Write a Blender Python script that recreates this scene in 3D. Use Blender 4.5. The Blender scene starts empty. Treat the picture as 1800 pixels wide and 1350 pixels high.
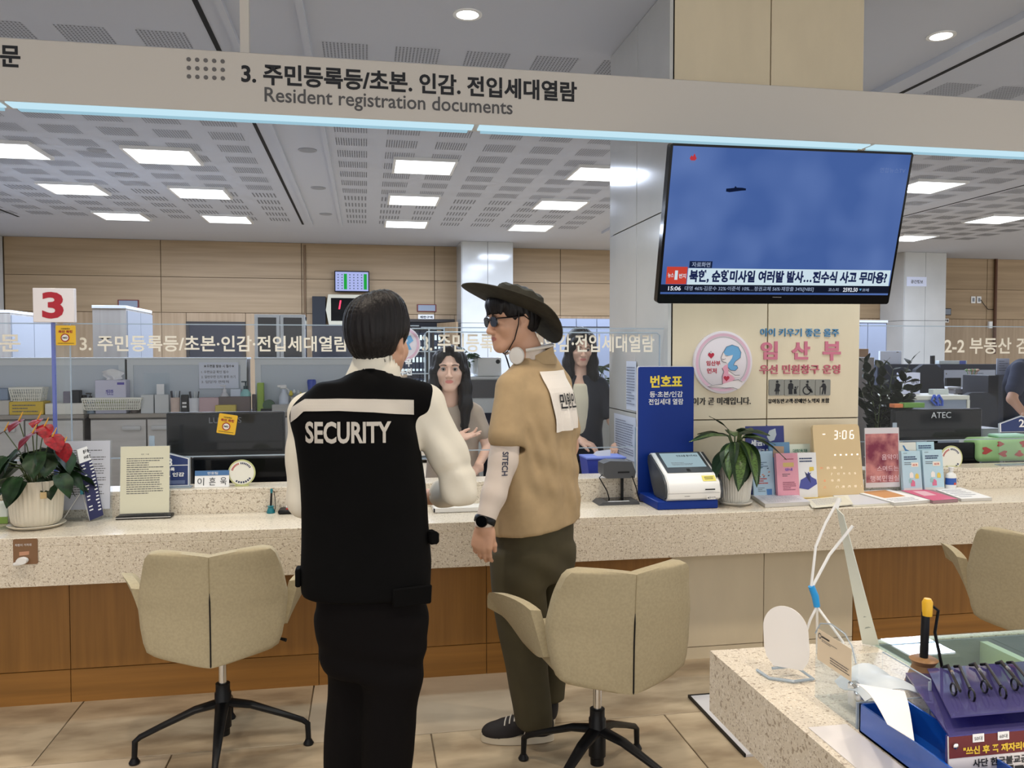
import bpy, bmesh, math, random
import numpy as np
from mathutils import Vector, Matrix, Euler
from mathutils.bvhtree import BVHTree
S = bpy.context.scene
C = S.collection
R = math.radians
PI = math.pi
random.seed(7)

# ---------------------------------------------------------------- camera
F_PX = 1440.0
YAW = math.atan(257/F_PX); PITCH = math.atan(52/F_PX); EYE = 1.5
cd = bpy.data.cameras.new('camera'); cam = bpy.data.objects.new('camera', cd); C.objects.link(cam)
cd.sensor_width = 36; cd.lens = 36*F_PX/1800; cd.clip_start = .05; cd.clip_end = 80
cam.location = (0, 0, EYE); cam.rotation_euler = (PI/2-PITCH, 0, -YAW)
S.camera = cam
_f = np.array([math.sin(YAW)*math.cos(PITCH), math.cos(YAW)*math.cos(PITCH), -math.sin(PITCH)])
_r = np.array([math.cos(YAW), -math.sin(YAW), 0]); _u = np.cross(_r, _f)
def ray(x, y): return _f+_r*(x-900)/F_PX-_u*(y-675)/F_PX
def atY(x, y, Y):
    d = ray(x, y); p = np.array([0, 0, EYE])+d*(Y/d[1]); return Vector(p)
def atZ(x, y, Z):
    d = ray(x, y); p = np.array([0, 0, EYE])+d*((Z-EYE)/d[2]); return Vector(p)

# ---------------------------------------------------------------- world, exposure
S.view_settings.view_transform = 'Standard'; S.view_settings.look = 'None'
S.view_settings.gamma = 1; S.view_settings.use_curve_mapping = False
EV = .78
S.view_settings.exposure = EV
S.cycles.transparent_max_bounces = 40
w = bpy.data.worlds.new('world'); S.world = w; w.use_nodes = True
w.node_tree.nodes['Background'].inputs[0].default_value = (1, .985, .96, 1)
w.node_tree.nodes['Background'].inputs[1].default_value = .95
def area(name, loc, size, power, color=(1, 1, 1), rot=(0, 0, 0), sizey=None, spread=PI):
    l = bpy.data.lights.new(name, 'AREA'); l.energy = power; l.color = color; l.shape = 'RECTANGLE' if sizey else 'SQUARE'
    l.size = size
    if sizey: l.size_y = sizey
    l.spread = spread
    o = bpy.data.objects.new(name, l); C.objects.link(o); o.location = loc; o.rotation_euler = rot; return o
def spot(name, loc, power, color, ang, blend=.5, r=.05, rot=(0, 0, 0)):
    l = bpy.data.lights.new(name, 'SPOT'); l.energy = power; l.color = color; l.spot_size = R(ang); l.spot_blend = blend; l.shadow_soft_size = r
    o = bpy.data.objects.new(name, l); C.objects.link(o); o.location = loc; o.rotation_euler = rot; return o
ZC = 3.4
WARM = (1, .87, .72)
# downlights of the public hall (behind and beside the camera as well as the two in view)
for (x, y) in [(-2.3, 2.5), (-.7, 2.35), (.9, 2.3), (2.6, 2.4), (-2.3, .6), (-.6, .2), (1.2, .3), (3.0, .5), (4.6, 2.4)]:
    spot('hall_downlight', (x, y, ZC-.03), 52, WARM, 105, .6, .07)
for (x, y) in [(.572, 4.62), (3.39, 4.43), (-2.0, 4.6)]:
    spot('counter_downlight', (x, y, ZC-.03), 44, (1, .90, .76), 95, .7, .06)
# luminous ceiling panels of the office (real lamps under each panel in view)
PANELS = [(x, y) for x in (-3.254, -1.882, .587, 2.42, 3.9, 6.2, 8.67) for y in (8.32, 10.13, 12.0)]
PANELS += [(x, 8.3) for x in (-4.7,)] 
for (x, y) in PANELS:
    area('panel_light', (x, y, ZC-.045), .56, 33, (.70, .80, 1), sizey=.56)
area('sign_strip_light', (.9, 3.65, 2.49), 4.6, 14, (.80, .93, 1), sizey=.07)

# ---------------------------------------------------------------- materials
def lin(c):
    c = c/255.0
    return c/12.92 if c <= .04045 else ((c+.055)/1.055)**2.4
def col(r, g, b): return (lin(r), lin(g), lin(b), 1)
MATS = {}
def mat(name, rgb, rough=.6, metal=0, spec=.5, var=0, scale=8, stretch=None, rgb2=None, bump=0, bscale=60, emit=0, coat=0, alpha=1, trans=0, ior=1.45, sheen=0, tint=None):
    if name in MATS: return MATS[name]
    m = bpy.data.materials.new(name); m.use_nodes = True; MATS[name] = m
    nt = m.node_tree; b = nt.nodes['Principled BSDF']; L = nt.links.new
    b.inputs['Base Color'].default_value = col(*rgb); b.inputs['Roughness'].default_value = rough
    b.inputs['Metallic'].default_value = metal; b.inputs['Specular IOR Level'].default_value = spec
    b.inputs['Coat Weight'].default_value = coat; b.inputs['Coat Roughness'].default_value = .1
    b.inputs['Sheen Weight'].default_value = sheen
    b.inputs['IOR'].default_value = ior
    if trans: b.inputs['Transmission Weight'].default_value = trans
    if alpha < 1: b.inputs['Alpha'].default_value = alpha
    if emit:
        b.inputs['Emission Color'].default_value = col(*rgb); b.inputs['Emission Strength'].default_value = emit
    if var or rgb2 or bump:
        tc = nt.nodes.new('ShaderNodeTexCoord'); mp = nt.nodes.new('ShaderNodeMapping'); L(tc.outputs['Object'], mp.inputs[0])
        if stretch: mp.inputs['Scale'].default_value = stretch
    if var or rgb2:
        n = nt.nodes.new('ShaderNodeTexNoise'); n.inputs['Scale'].default_value = scale; n.inputs['Detail'].default_value = 5
        L(mp.outputs[0], n.inputs[0])
        rp = nt.nodes.new('ShaderNodeValToRGB'); L(n.outputs[0], rp.inputs[0])
        a = rgb; c2 = rgb2 or tuple(max(0, min(255, v*(1-var))) for v in rgb)
        rp.color_ramp.elements[0].color = col(*c2); rp.color_ramp.elements[0].position = .35
        rp.color_ramp.elements[1].color = col(*a); rp.color_ramp.elements[1].position = .65
        L(rp.outputs[0], b.inputs['Base Color'])
    if bump:
        n2 = nt.nodes.new('ShaderNodeTexNoise'); n2.inputs['Scale'].default_value = bscale; n2.inputs['Detail'].default_value = 3
        L(mp.outputs[0], n2.inputs[0])
        bp = nt.nodes.new('ShaderNodeBump'); bp.inputs['Strength'].default_value = bump; bp.inputs['Distance'].default_value = .01
        L(n2.outputs[0], bp.inputs['Height']); L(bp.outputs[0], b.inputs['Normal'])
    return m
def emitmat(name, rgb, s):
    if name in MATS: return MATS[name]
    m = bpy.data.materials.new(name); m.use_nodes = True; MATS[name] = m
    nt = m.node_tree; nt.nodes.remove(nt.nodes['Principled BSDF']); e = nt.nodes.new('ShaderNodeEmission')
    e.inputs[0].default_value = col(*rgb); e.inputs[1].default_value = s*2**-EV
    nt.links.new(e.outputs[0], nt.nodes['Material Output'].inputs[0]); return m
def clearmat(name, rgb=(235, 240, 245), mix=.10, rough=.03):
    """thin clear acrylic or glass: mostly see-through with a faint glossy film"""
    if name in MATS: return MATS[name]
    m = bpy.data.materials.new(name); m.use_nodes = True; MATS[name] = m
    nt = m.node_tree; L = nt.links.new; nt.nodes.remove(nt.nodes['Principled BSDF'])
    t = nt.nodes.new('ShaderNodeBsdfTransparent'); t.inputs[0].default_value = col(*rgb)
    g = nt.nodes.new('ShaderNodeBsdfGlossy'); g.inputs['Roughness'].default_value = rough
    d = nt.nodes.new('ShaderNodeBsdfDiffuse'); d.inputs[0].default_value = col(*rgb)
    fr = nt.nodes.new('ShaderNodeFresnel'); fr.inputs[0].default_value = 1.2
    m1 = nt.nodes.new('ShaderNodeMixShader'); m1.inputs[0].default_value = mix
    m2 = nt.nodes.new('ShaderNodeMixShader'); ge = nt.nodes.new('ShaderNodeNewGeometry'); ma = nt.nodes.new('ShaderNodeMath'); ma.operation = 'SUBTRACT'; ma.use_clamp = True
    L(t.outputs[0], m1.inputs[1]); L(d.outputs[0], m1.inputs[2]); L(fr.outputs[0], ma.inputs[0]); L(ge.outputs['Backfacing'], ma.inputs[1])
    L(ma.outputs[0], m2.inputs[0]); L(m1.outputs[0], m2.inputs[1]); L(g.outputs[0], m2.inputs[2])
    L(m2.outputs[0], nt.nodes['Material Output'].inputs[0]); return m
def speckle(name, base, dark, light, rough=.35, sc=1.0, lo=.0):
    m = mat(name, base, rough); nt = m.node_tree; L = nt.links.new; b = nt.nodes['Principled BSDF']
    tc = nt.nodes.new('ShaderNodeTexCoord')
    prev = None
    for i, (s, thr, c) in enumerate([(140*sc, .60, light), (95*sc, .635, dark), (230*sc, .64, dark)]):
        n = nt.nodes.new('ShaderNodeTexNoise'); n.inputs['Scale'].default_value = s; n.inputs['Detail'].default_value = 1.5
        L(tc.outputs['Object'], n.inputs[0])
        rp = nt.nodes.new('ShaderNodeValToRGB'); rp.color_ramp.elements[0].position = thr-.02; rp.color_ramp.elements[1].position = thr+.02
        rp.color_ramp.elements[0].color = (0, 0, 0, 1); rp.color_ramp.elements[1].color = (.8, .8, .8, 1)
        L(n.outputs[0], rp.inputs[0])
        mx = nt.nodes.new('ShaderNodeMix'); mx.data_type = 'RGBA'
        L(rp.outputs[0], mx.inputs[0])
        if prev is None: mx.inputs[6].default_value = col(*base)
        else: L(prev, mx.inputs[6])
        mx.inputs[7].default_value = col(*c); prev = mx.outputs[2]
    L(prev, b.inputs['Base Color']); return m
def woodmat(name, a, b2, axis='x', rough=.45, sc=1.0):
    st = {'x': (.5*sc, 14*sc, 14*sc), 'z': (16*sc, 16*sc, .6*sc), 'y': (14*sc, .5*sc, 14*sc)}[axis]
    return mat(name, a, rough, rgb2=b2, scale=2.2, stretch=st, bump=.05, bscale=4)

M_STONE = speckle('terrazzo_cream', (216, 206, 188), (152, 136, 116), (232, 224, 210), .3)
M_WOODZ = woodmat('oak_veneer_upright', (150, 104, 46), (134, 92, 38), 'z')
M_WOODX = woodmat('oak_veneer_skirting', (150, 104, 46), (130, 90, 38), 'x')
M_WALLW = woodmat('wall_veneer', (168, 144, 112), (152, 129, 98), 'x', .5, .6)
M_WALLWZ = woodmat('wall_veneer_upright', (170, 146, 116), (156, 132, 102), 'z', .5, .6)
M_BEIGE = mat('beige_stone', (216, 203, 176), .28, var=.025, scale=4, stretch=(2, 2, .8))
M_MARBLE = mat('white_marble', (198, 199, 197), .11, var=.05, scale=1.6)
M_CEIL = mat('ceiling_paint', (198, 202, 212), .8)
M_FLOOR = mat('travertine', (190, 174, 148), .30, rgb2=(146, 130, 108), scale=5.5, stretch=(.6, 1.6, 1), bump=.02, bscale=30)
M_DARK = mat('dark_gap', (22, 22, 25), .8)
M_BLACK = mat('black_plastic', (18, 19, 22), .4, spec=.3)
M_BLACKG = mat('black_gloss', (10, 11, 14), .10, spec=.2)
M_WHITE = mat('white_plastic', (232, 232, 230), .35)
M_PAPER = mat('white_paper', (236, 236, 236), .75)
M_GREYW = mat('grey_laminate', (204, 202, 200), .5, var=.06, scale=3, stretch=(1, 1, 6))
M_LGREY = mat('light_grey_metal', (196, 198, 200), .4)
M_CHROME = mat('chrome', (215, 215, 215), .18, metal=1)
M_GLASS = clearmat('clear_pane', (253, 254, 255), .006)
M_ACR = clearmat('clear_acrylic', (249, 251, 252), .04, .05)
M_ACR2 = clearmat('acrylic_edge', (200, 212, 222), .55, .05)
M_BLUEED = clearmat('blue_acrylic_edge', (120, 135, 200), .6)
M_INK = mat('black_ink', (26, 28, 34), .6)
M_TXT = mat('cream_vinyl', (236, 228, 212), .6)

# ---------------------------------------------------------------- mesh helpers
def link(name, me, m, parent=None):
    o = bpy.data.objects.new(name, me); C.objects.link(o)
    if m is not None and not me.materials: me.materials.append(m)
    if parent is not None: o.parent = parent
    return o
class MB:
    def __init__(s): s.bm = bmesh.new()
    def xf(s, vs, loc, rot):
        M = Matrix.Translation(loc) @ (rot.to_matrix().to_4x4() if isinstance(rot, Euler) else (rot if isinstance(rot, Matrix) else Euler(rot).to_matrix().to_4x4()))
        for v in vs: v.co = M @ v.co
    def box(s, c, d, rot=(0, 0, 0), bev=0, seg=1):
        r = bmesh.ops.create_cube(s.bm, size=1); vs = r['verts']
        for v in vs: v.co = Vector((v.co.x*d[0], v.co.y*d[1], v.co.z*d[2]))
        if bev:
            es = list({e for v in vs for e in v.link_edges})
            bb = bmesh.ops.bevel(s.bm, geom=es, offset=min(bev, min(d)*.45), segments=seg, affect='EDGES', profile=.5)
            vs = list({v for f in bb['faces'] for v in f.verts} | {v for v in vs if v.is_valid})
        s.xf(vs, c, rot); return s
    def b2(s, x0, x1, y0, y1, z0, z1, bev=0, seg=1):
        return s.box(((x0+x1)/2, (y0+y1)/2, (z0+z1)/2), (abs(x1-x0), abs(y1-y0), abs(z1-z0)), bev=bev, seg=seg)
    def lathe(s, prof, seg=24, loc=(0, 0, 0), rot=(0, 0, 0), flute=0, nfl=0, sx=1, sy=1, close=True):
        rings = []; allv = []
        for (r, z) in prof:
            ring = []
            for i in range(seg):
                a = 2*PI*i/seg; rr = r
                if flute and nfl: rr = r*(1-flute*abs(math.sin(a*nfl/2))**.5 if False else 1-flute*(.5+.5*math.cos(a*nfl)))
                ring.append(s.bm.verts.new((rr*math.cos(a)*sx, rr*math.sin(a)*sy, z)))
            rings.append(ring); allv += ring
        for a, b in zip(rings, rings[1:]):
            for i in range(seg): s.bm.faces.new((a[i], a[(i+1) % seg], b[(i+1) % seg], b[i]))
        if close:
            if prof[0][0] > 1e-5: s.bm.faces.new(rings[0][::-1])
            if prof[-1][0] > 1e-5: s.bm.faces.new(rings[-1])
        s.xf(allv, loc, rot); return s
    def cyl(s, p0, p1, r, r2=None, seg=12):
        p0 = Vector(p0); p1 = Vector(p1); d = p1-p0; q = d.to_track_quat('Z', 'Y').to_matrix().to_4x4()
        return s.lathe([(r, 0), (r if r2 is None else r2, d.length)], seg, p0, q)
    def tube(s, pts, r, seg=8, cap=True, flat=None):
        pts = [Vector(p) for p in pts]; rr = r if isinstance(r, (list, tuple)) else [r]*len(pts)
        rings = []; n = None
        for i, p in enumerate(pts):
            t = (pts[min(i+1, len(pts)-1)]-pts[max(i-1, 0)]).normalized()
            if n is None: n = t.orthogonal().normalized() if flat is None else (Vector(flat)-t*Vector(flat).dot(t)).normalized()
            else: n = (n-t*n.dot(t)).normalized()
            b = t.cross(n); ra = rr[i]; ra, rb = ra if isinstance(ra, tuple) else (ra, ra)
            rings.append([s.bm.verts.new(p+n*(ra*math.cos(2*PI*k/seg))+b*(rb*math.sin(2*PI*k/seg))) for k in range(seg)])
        for a, b in zip(rings, rings[1:]):
            for i in range(seg): s.bm.faces.new((a[i], a[(i+1) % seg], b[(i+1) % seg], b[i]))
        if cap: s.bm.faces.new(rings[0][::-1]); s.bm.faces.new(rings[-1])
        return s
    def prism(s, poly, depth, M=None):
        """poly: 2D outline in local xz, extruded along +y by depth; M: matrix"""
        a = [s.bm.verts.new((x, 0, z)) for x, z in poly]; b = [s.bm.verts.new((x, depth, z)) for x, z in poly]
        n = len(poly); s.bm.faces.new(a); s.bm.faces.new(b[::-1])
        for i in range(n): s.bm.faces.new((a[i], b[i], b[(i+1) % n], a[(i+1) % n]))
        if M is not None:
            for v in a+b: v.co = M @ v.co
        return s
    def quad(s, *ps):
        s.bm.faces.new([s.bm.verts.new(p) for p in ps]); return s
    def grid(s, fn, nu, nv, cu=False):
        vs = [[s.bm.verts.new(fn(i/nu, j/nv)) for j in range(nv+1)] for i in range(nu+(0 if cu else 1))]
        n = len(vs)
        for i in range(nu):
            for j in range(nv):
                s.bm.faces.new((vs[i][j], vs[(i+1) % n][j], vs[(i+1) % n][j+1], vs[i][j+1]))
        return s
    def slab(s, fn, nu, nv, off):
        """closed panel: the surface fn(u, v) and its copy moved by off, joined round the rim"""
        off = Vector(off); A = [[s.bm.verts.new(fn(i/nu, j/nv)) for j in range(nv+1)] for i in range(nu+1)]
        B = [[s.bm.verts.new(v.co+off) for v in r] for r in A]; f = s.bm.faces.new
        for i in range(nu):
            for j in range(nv): f((A[i][j], A[i+1][j], A[i+1][j+1], A[i][j+1])); f((B[i][j], B[i][j+1], B[i+1][j+1], B[i+1][j]))
            f((A[i][0], B[i][0], B[i+1][0], A[i+1][0])); f((A[i][nv], A[i+1][nv], B[i+1][nv], B[i][nv]))
        for j in range(nv): f((A[0][j], A[0][j+1], B[0][j+1], B[0][j])); f((A[nu][j], B[nu][j], B[nu][j+1], A[nu][j+1]))
        return s
    def solid(s, th):
        bmesh.ops.recalc_face_normals(s.bm, faces=s.bm.faces)
        bmesh.ops.solidify(s.bm, geom=s.bm.faces[:], thickness=th); return s
    def mesh(s, name='m', smooth=True, ang=40):
        bmesh.ops.recalc_face_normals(s.bm, faces=s.bm.faces)
        me = bpy.data.meshes.new(name); s.bm.to_mesh(me); s.bm.free()
        if smooth:
            me.polygons.foreach_set('use_smooth', [True]*len(me.polygons))
            me.set_sharp_from_angle(angle=R(ang))
        return me
    def part(s, name, m, parent=None, **k):
        return link(name, s.mesh(name, **k), m, parent)
AUTO = []
def thing(name, label, cat, group=None, loc=None, rz=0):
    o = bpy.data.objects.new(name, None); C.objects.link(o); o.empty_display_size = .1
    o['label'] = label; o['category'] = cat
    if group: o['group'] = group
    if loc is None: AUTO.append(o)
    else: o.location = loc; o.rotation_euler = (0, 0, rz)
    return o
def tag(o, label, cat, group=None):
    o['label'] = label; o['category'] = cat
    if group: o['group'] = group
    return o
def struct(o): o['kind'] = 'structure'; return o
def dup(root, loc, rz=None, label=None):
    r = root.copy(); C.objects.link(r); r.location = loc
    if rz is not None: r.rotation_euler = (0, 0, rz)
    if label: r['label'] = label
    def rec(a, b):
        for ch in list(a.children):
            if ch == b: continue
            c = ch.copy(); C.objects.link(c); c.parent = b; rec(ch, c)
    rec(root, r); return r
# text ---------------------------------------------------------------
TC = {}
def text_data(s, bold=0.0, spacing=1.0):
    k = (s, bold, spacing)
    if k in TC: return TC[k]
    c = bpy.data.curves.new('t', 'FONT'); c.body = s; c.offset = bold; c.space_character = spacing; c.resolution_u = 3
    c.space_line = .95
    o = bpy.data.objects.new('t', c); C.objects.link(o)
    bpy.context.view_layer.update()
    dg = bpy.context.evaluated_depsgraph_get(); ev = o.evaluated_get(dg); me = ev.to_mesh()
    vs = np.array([v.co[:2] for v in me.vertices]) if len(me.vertices) else np.zeros((1, 2))
    fs = [tuple(p.vertices) for p in me.polygons]
    ev.to_mesh_clear(); bpy.data.objects.remove(o); bpy.data.curves.remove(c)
    TC[k] = (vs, fs, vs.min(0), vs.max(0)); return TC[k]
class Fr:
    """a flat frame: O origin, U right, V up, N outwards"""
    def __init__(s, O, U, V, N=None):
        s.O = Vector(O); s.U = Vector(U).normalized(); s.V = Vector(V).normalized(); s.N = Vector(N).normalized() if N is not None else s.U.cross(s.V)
    def p(s, u, v, n=0): return s.O+s.U*u+s.V*v+s.N*n
    def M(s):
        m = Matrix.Identity(4)
        for i in range(3): m[i][0] = s.U[i]; m[i][1] = -s.N[i]; m[i][2] = s.V[i]; m[i][3] = s.O[i]
        return m
def front(y): return Fr((0, y, 0), (1, 0, 0), (0, 0, 1), (0, -1, 0))
def text(parent, s, fr, u0, u1, v0, v1, m, name='lettering', bold=.0, n=.0012, fit='fill', extra=None):
    vs, fs, lo, hi = text_data(s, bold)
    d = np.maximum(hi-lo, 1e-6); q = (vs-lo)/d
    if fit == 'h':       # keep aspect, left aligned
        sc = (v1-v0)/d[1]; u1 = u0+d[0]*sc
    elif fit == 'c':
        sc = min((v1-v0)/d[1], (u1-u0)/d[0]); cu = (u0+u1)/2; cv = (v0+v1)/2
        u0, u1, v0, v1 = cu-d[0]*sc/2, cu+d[0]*sc/2, cv-d[1]*sc/2, cv+d[1]*sc/2
    me = bpy.data.meshes.new(name)
    me.from_pydata([tuple(fr.p(u0+(u1-u0)*a, v0+(v1-v0)*b, n)) for a, b in q], [], fs); me.update()
    o = link(name, me, m, parent)
    return o
def flat(parent, name, fr, u0, u1, v0, v1, m, n=.0008, th=0, **k):
    """a printed patch or thin card on the frame"""
    b = MB()
    if th: b.prism([(u0, v0), (u1, v0), (u1, v1), (u0, v1)], th, fr.M() @ Matrix.Translation((0, -n-th, 0)))
    else: b.quad(fr.p(u0, v0, n), fr.p(u1, v0, n), fr.p(u1, v1, n), fr.p(u0, v1, n))
    return b.part(name, m, parent, smooth=False)
def disc(parent, name, fr, cu, cv, r, m, n=.001, r2=0, seg=40, sv=1):
    b = MB(); pts = [(cu+r*math.cos(2*PI*i/seg), cv+r*sv*math.sin(2*PI*i/seg)) for i in range(seg)]
    if r2:
        q = [(cu+r2*math.cos(2*PI*i/seg), cv+r2*sv*math.sin(2*PI*i/seg)) for i in range(seg)]
        for i in range(seg):
            j = (i+1) % seg; b.quad(fr.p(*pts[i], n), fr.p(*pts[j], n), fr.p(*q[j], n), fr.p(*q[i], n))
    else: b.quad(*[fr.p(u, v, n) for u, v in pts])
    return b.part(name, m, parent, smooth=False)
def poly(parent, name, fr, pts, m, n=.001):
    return MB().quad(*[fr.p(u, v, n) for u, v in pts]).part(name, m, parent, smooth=False)
def lines(parent, fr, u0, u1, v0, v1, rows, m, n=.001, h=.35, rnd=None, name='printed_lines'):
    """rows of small print too fine to read, as short ink dashes"""
    b = MB(); rnd = rnd or random.Random(rows*7+int(abs(u0)*1000)); dv = (v1-v0)/rows
    for i in range(rows):
        v = v1-dv*(i+.5); u = u0; end = u0+(u1-u0)*rnd.choice([1, 1, .95, .9, .6])
        while u < end:
            wd = (u1-u0)*rnd.uniform(.03, .11); e = min(end, u+wd)
            b.quad(fr.p(u, v-dv*h/2, n), fr.p(e, v-dv*h/2, n), fr.p(e, v+dv*h/2, n), fr.p(u, v+dv*h/2, n)); u = e+(u1-u0)*.014
    o = b.part(name, m, parent, smooth=False); o['kind'] = 'stuff'; return o
# ================================================================ the room
CY0, CY1 = 4.06, 5.11          # column front and back
CX0, CX1 = 1.561, 2.645
YW = 14.49                     # back wall
# floor with travertine slabs -----------------------------------------
fl = struct(MB().b2(-7, 16, -3, YW, -.06, -.012).part('floor', mat('floor_grout', (150, 134, 110), .7), smooth=False))
sl = MB().box((0, 0, -.007), (.966, .596, .014), bev=.002).mesh('floor_tile'); sl.materials.append(M_FLOOR)
M_FLOOR2 = mat('travertine_pale', (198, 184, 162), .34, rgb2=(172, 157, 136), scale=3, stretch=(.6, 1.6, 1), bump=.02, bscale=30)
sl2 = sl.copy(); sl2.materials[0] = M_FLOOR2
for j in range(5):
    y = 1.4+.6*j+.3
    for i in range(8):
        x = -3.6+.97*i+(.485 if j % 2 else 0)+.45
        o = link('floor_tile', sl if (i*3+j*5) % 4 else sl2, None, fl); o.location = (x, y, 0)
# ceiling --------------------------------------------------------------
ceil = struct(MB().b2(-7, 16, -3, YW, ZC, ZC+.1).part('ceiling', M_CEIL, smooth=False))
pb = MB()
for i in range(13):
    for j in range(9):
        x = -.132+.022*i; y = -.118+.0295*j; pb.quad((x-.005, y-.009, 0), (x+.005, y-.009, 0), (x+.005, y+.009, 0), (x-.005, y+.009, 0))
M_PERF = mat('perforation_shadow', (138, 141, 149), .9)
pm = pb.mesh('acoustic_perforation', smooth=False); pm.materials.append(M_PERF)
xs = [-1.18-.445*n for n in range(9)]+[.332-.445+.445*n for n in range(8)]+[4.15+.445*n for n in range(7)]+[7.5+.445*n for n in range(6)]
far = MB()
for j in range(16):
    y = 5.3+.447*j
    if y > 12.2: continue
    for x in xs:
        if x > y*.98 or x < -y*.46: continue
        if j < 11:
            o = link('acoustic_perforation', pm, None, ceil); o.location = (x, y, ZC-.002)
        else:
            for i in range(7):
                a = x-.13+.0405*i; far.quad((a, y-.13, ZC-.002), (a+.018, y-.13, ZC-.002), (a+.018, y+.13, ZC-.002), (a, y+.13, ZC-.002))
o = far.part('acoustic_perforation', M_PERF, ceil, smooth=False); o['kind'] = 'stuff'
for (x0, x1, y0, y1) in [(-.905, -.875, 1.5, 12.4), (3.83, 3.86, 3.2, 12.4), (7.28, 7.30, 5, 12.4), (-4.72, -4.69, 5, 12.4)]:
    MB().b2(x0, x1, y0, y1, ZC-.004, ZC+.001).part('ceiling_slot', M_DARK, ceil, smooth=False)
# shallow coffer beside the slot
MB().b2(-.78, -.74, 2, 12.3, ZC-.03, ZC).b2(-.36, -.32, 2, 12.3, ZC-.03, ZC).part('ceiling_rib', M_CEIL, ceil)
MB().b2(3.6, 3.64, 2, 12.3, ZC-.04, ZC).part('ceiling_rib', M_CEIL, ceil)
for (x, y) in [(-.52, 7.9), (-.52, 9.66), (-.52, 11.43), (-2.45, 8.25), (-2.5, 9.3)]:
    t = thing('ceiling_speaker', 'small round flush ceiling disc '+{7.9: 'nearest the sign in the plain strip', 9.66: 'middle of the three in the plain strip', 11.43: 'farthest back in the plain strip', 8.25: 'between perforated patches near the left light panels', 9.3: 'between the second row of left light panels'}[y], 'speaker', 'round discs in the ceiling', (x, y, ZC))
    MB().lathe([(.085, -.008), (.085, 0)], 24).part('rim', mat('disc_grey', (170, 172, 178), .7), t)
    MB().lathe([(.07, -.010), (.07, -.007)], 24).part('grille', mat('disc_grey2', (158, 160, 166), .8), t)
# light panels
rows_nm = {8.32: 'front', 10.13: 'middle', 12.0: 'back', 8.3: 'front'}
cols_nm = {-4.7: 'beyond the left frame edge', -3.254: 'far left', -1.882: 'second from left', .587: 'middle', 2.42: 'just left of the tall stone column', 3.9: 'behind the stone column', 6.2: 'right of the television', 8.67: 'far right'}
pl = thing('ceiling_light_panel', 'x', 'light', 'square light panels in the office ceiling', (0, 0, 0))
MB().b2(-.31, .31, -.31, -.285, -.03, 0).b2(-.31, .31, .285, .31, -.03, 0).b2(-.31, -.285, -.285, .285, -.03, 0).b2(.285, .31, -.285, .285, -.03, 0).part('frame', M_WHITE, pl)
MB().b2(-.285, .285, -.285, .285, -.025, -.012).part('diffuser', emitmat('panel_glow', (238, 245, 255), 5), pl, smooth=False)
first = True
for (x, y) in PANELS:
    if x in (-4.7, 3.9): continue
    lab = 'square glowing ceiling light panel, %s column, %s row' % (cols_nm[x], rows_nm[y])
    if first: pl.location = (x, y, ZC); pl['label'] = lab; first = False
    else: dup(pl, (x, y, ZC), 0, lab)
# downlights
dl = thing('downlight', 'round recessed downlight above the word documents on the hanging sign', 'light', None, (.572, 4.62, ZC))
MB().lathe([(.082, -.006), (.082, 0), (.062, 0), (.062, -.006), (.082, -.006)], 32, close=False).part('trim_ring', M_WHITE, dl)
MB().lathe([(.060, -.005), (.060, -.001)], 32).part('lamp', emitmat('downlight_glow', (255, 252, 244), 9), dl)
dup(dl, (3.39, 4.43, ZC), 0, 'round recessed downlight at the upper right above the television')
# walls -----------------------------------------------------------------
wb = struct(MB().b2(-7, 16, YW, YW+.1, 0, ZC).part('wall_back', mat('wall_backing', (104, 86, 62), .8), smooth=False))
bx = [-5.72, -3.34, -1.07, 1.2, 3.47, 5.74, 8.0, 9.95, 12.2, 14.4, 16]
DOORS = [(-2.95, -2.0, 2.05), (.72, 1.55, 2.12), (10.25, 10.95, 2.05)]
for a, b in zip(bx, bx[1:]):
    for (z0, z1) in [(2.2, 2.79), (2.79, ZC)]:
        MB().b2(a+.006, b-.006, YW-.02, YW, z0+.005, z1-.004).part('veneer_panel', M_WALLW, wb)
    segs = [(a, b)]
    for (d0, d1, dz) in DOORS:
        ns = []
        for (p, q) in segs:
            if d1 <= p or d0 >= q: ns.append((p, q)); continue
            if d0 > p: ns.append((p, d0))
            if d1 < q: ns.append((d1, q))
            MB().b2(max(p, d0)+.004, min(q, d1)-.004, YW-.02, YW, dz, 2.195).part('veneer_panel', M_WALLWZ, wb)
        segs = ns
    for (p, q) in segs: MB().b2(p+.004, q-.004, YW-.02, YW, 0, 2.195).part('veneer_panel', M_WALLWZ, wb)
for k, (d0, d1, dz) in enumerate(DOORS):
    d = bpy.data.objects.new('door_%d' % (k+1), None); C.objects.link(d); d['kind'] = 'structure'; AUTO.append(d)
    MB().b2(d0, d0+.05, YW-.05, YW, 0, dz).b2(d1-.05, d1, YW-.05, YW, 0, dz).b2(d0+.05, d1-.05, YW-.05, YW, dz-.05, dz).part('door_frame', mat('dark_frame', (46, 40, 36), .5), d)
    if k == 0: MB().b2(d0+.05, d1-.05, YW-.035, YW-.005, 0, dz-.05).part('door_leaf', mat('dark_door', (44, 44, 52), .3), d)
    elif k == 2:
        MB().b2(d0+.05, d1-.05, YW-.035, YW-.005, 0, dz-.05).part('door_leaf', mat('brown_door', (120, 96, 70), .5), d)
    else:
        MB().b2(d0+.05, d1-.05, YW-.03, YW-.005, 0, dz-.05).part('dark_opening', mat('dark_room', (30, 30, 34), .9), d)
        MB().box((d1-.16, YW-.33, 1.03), (.035, .68, 2.04), (0, 0, R(24))).part('open_door_leaf', M_WALLWZ, d)
        MB().lathe([(.02, 0), (.025, .05)], 12, (d1-.22, YW-.6, 1.0), (0, PI/2, 0)).part('door_handle', M_CHROME, d)
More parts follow.
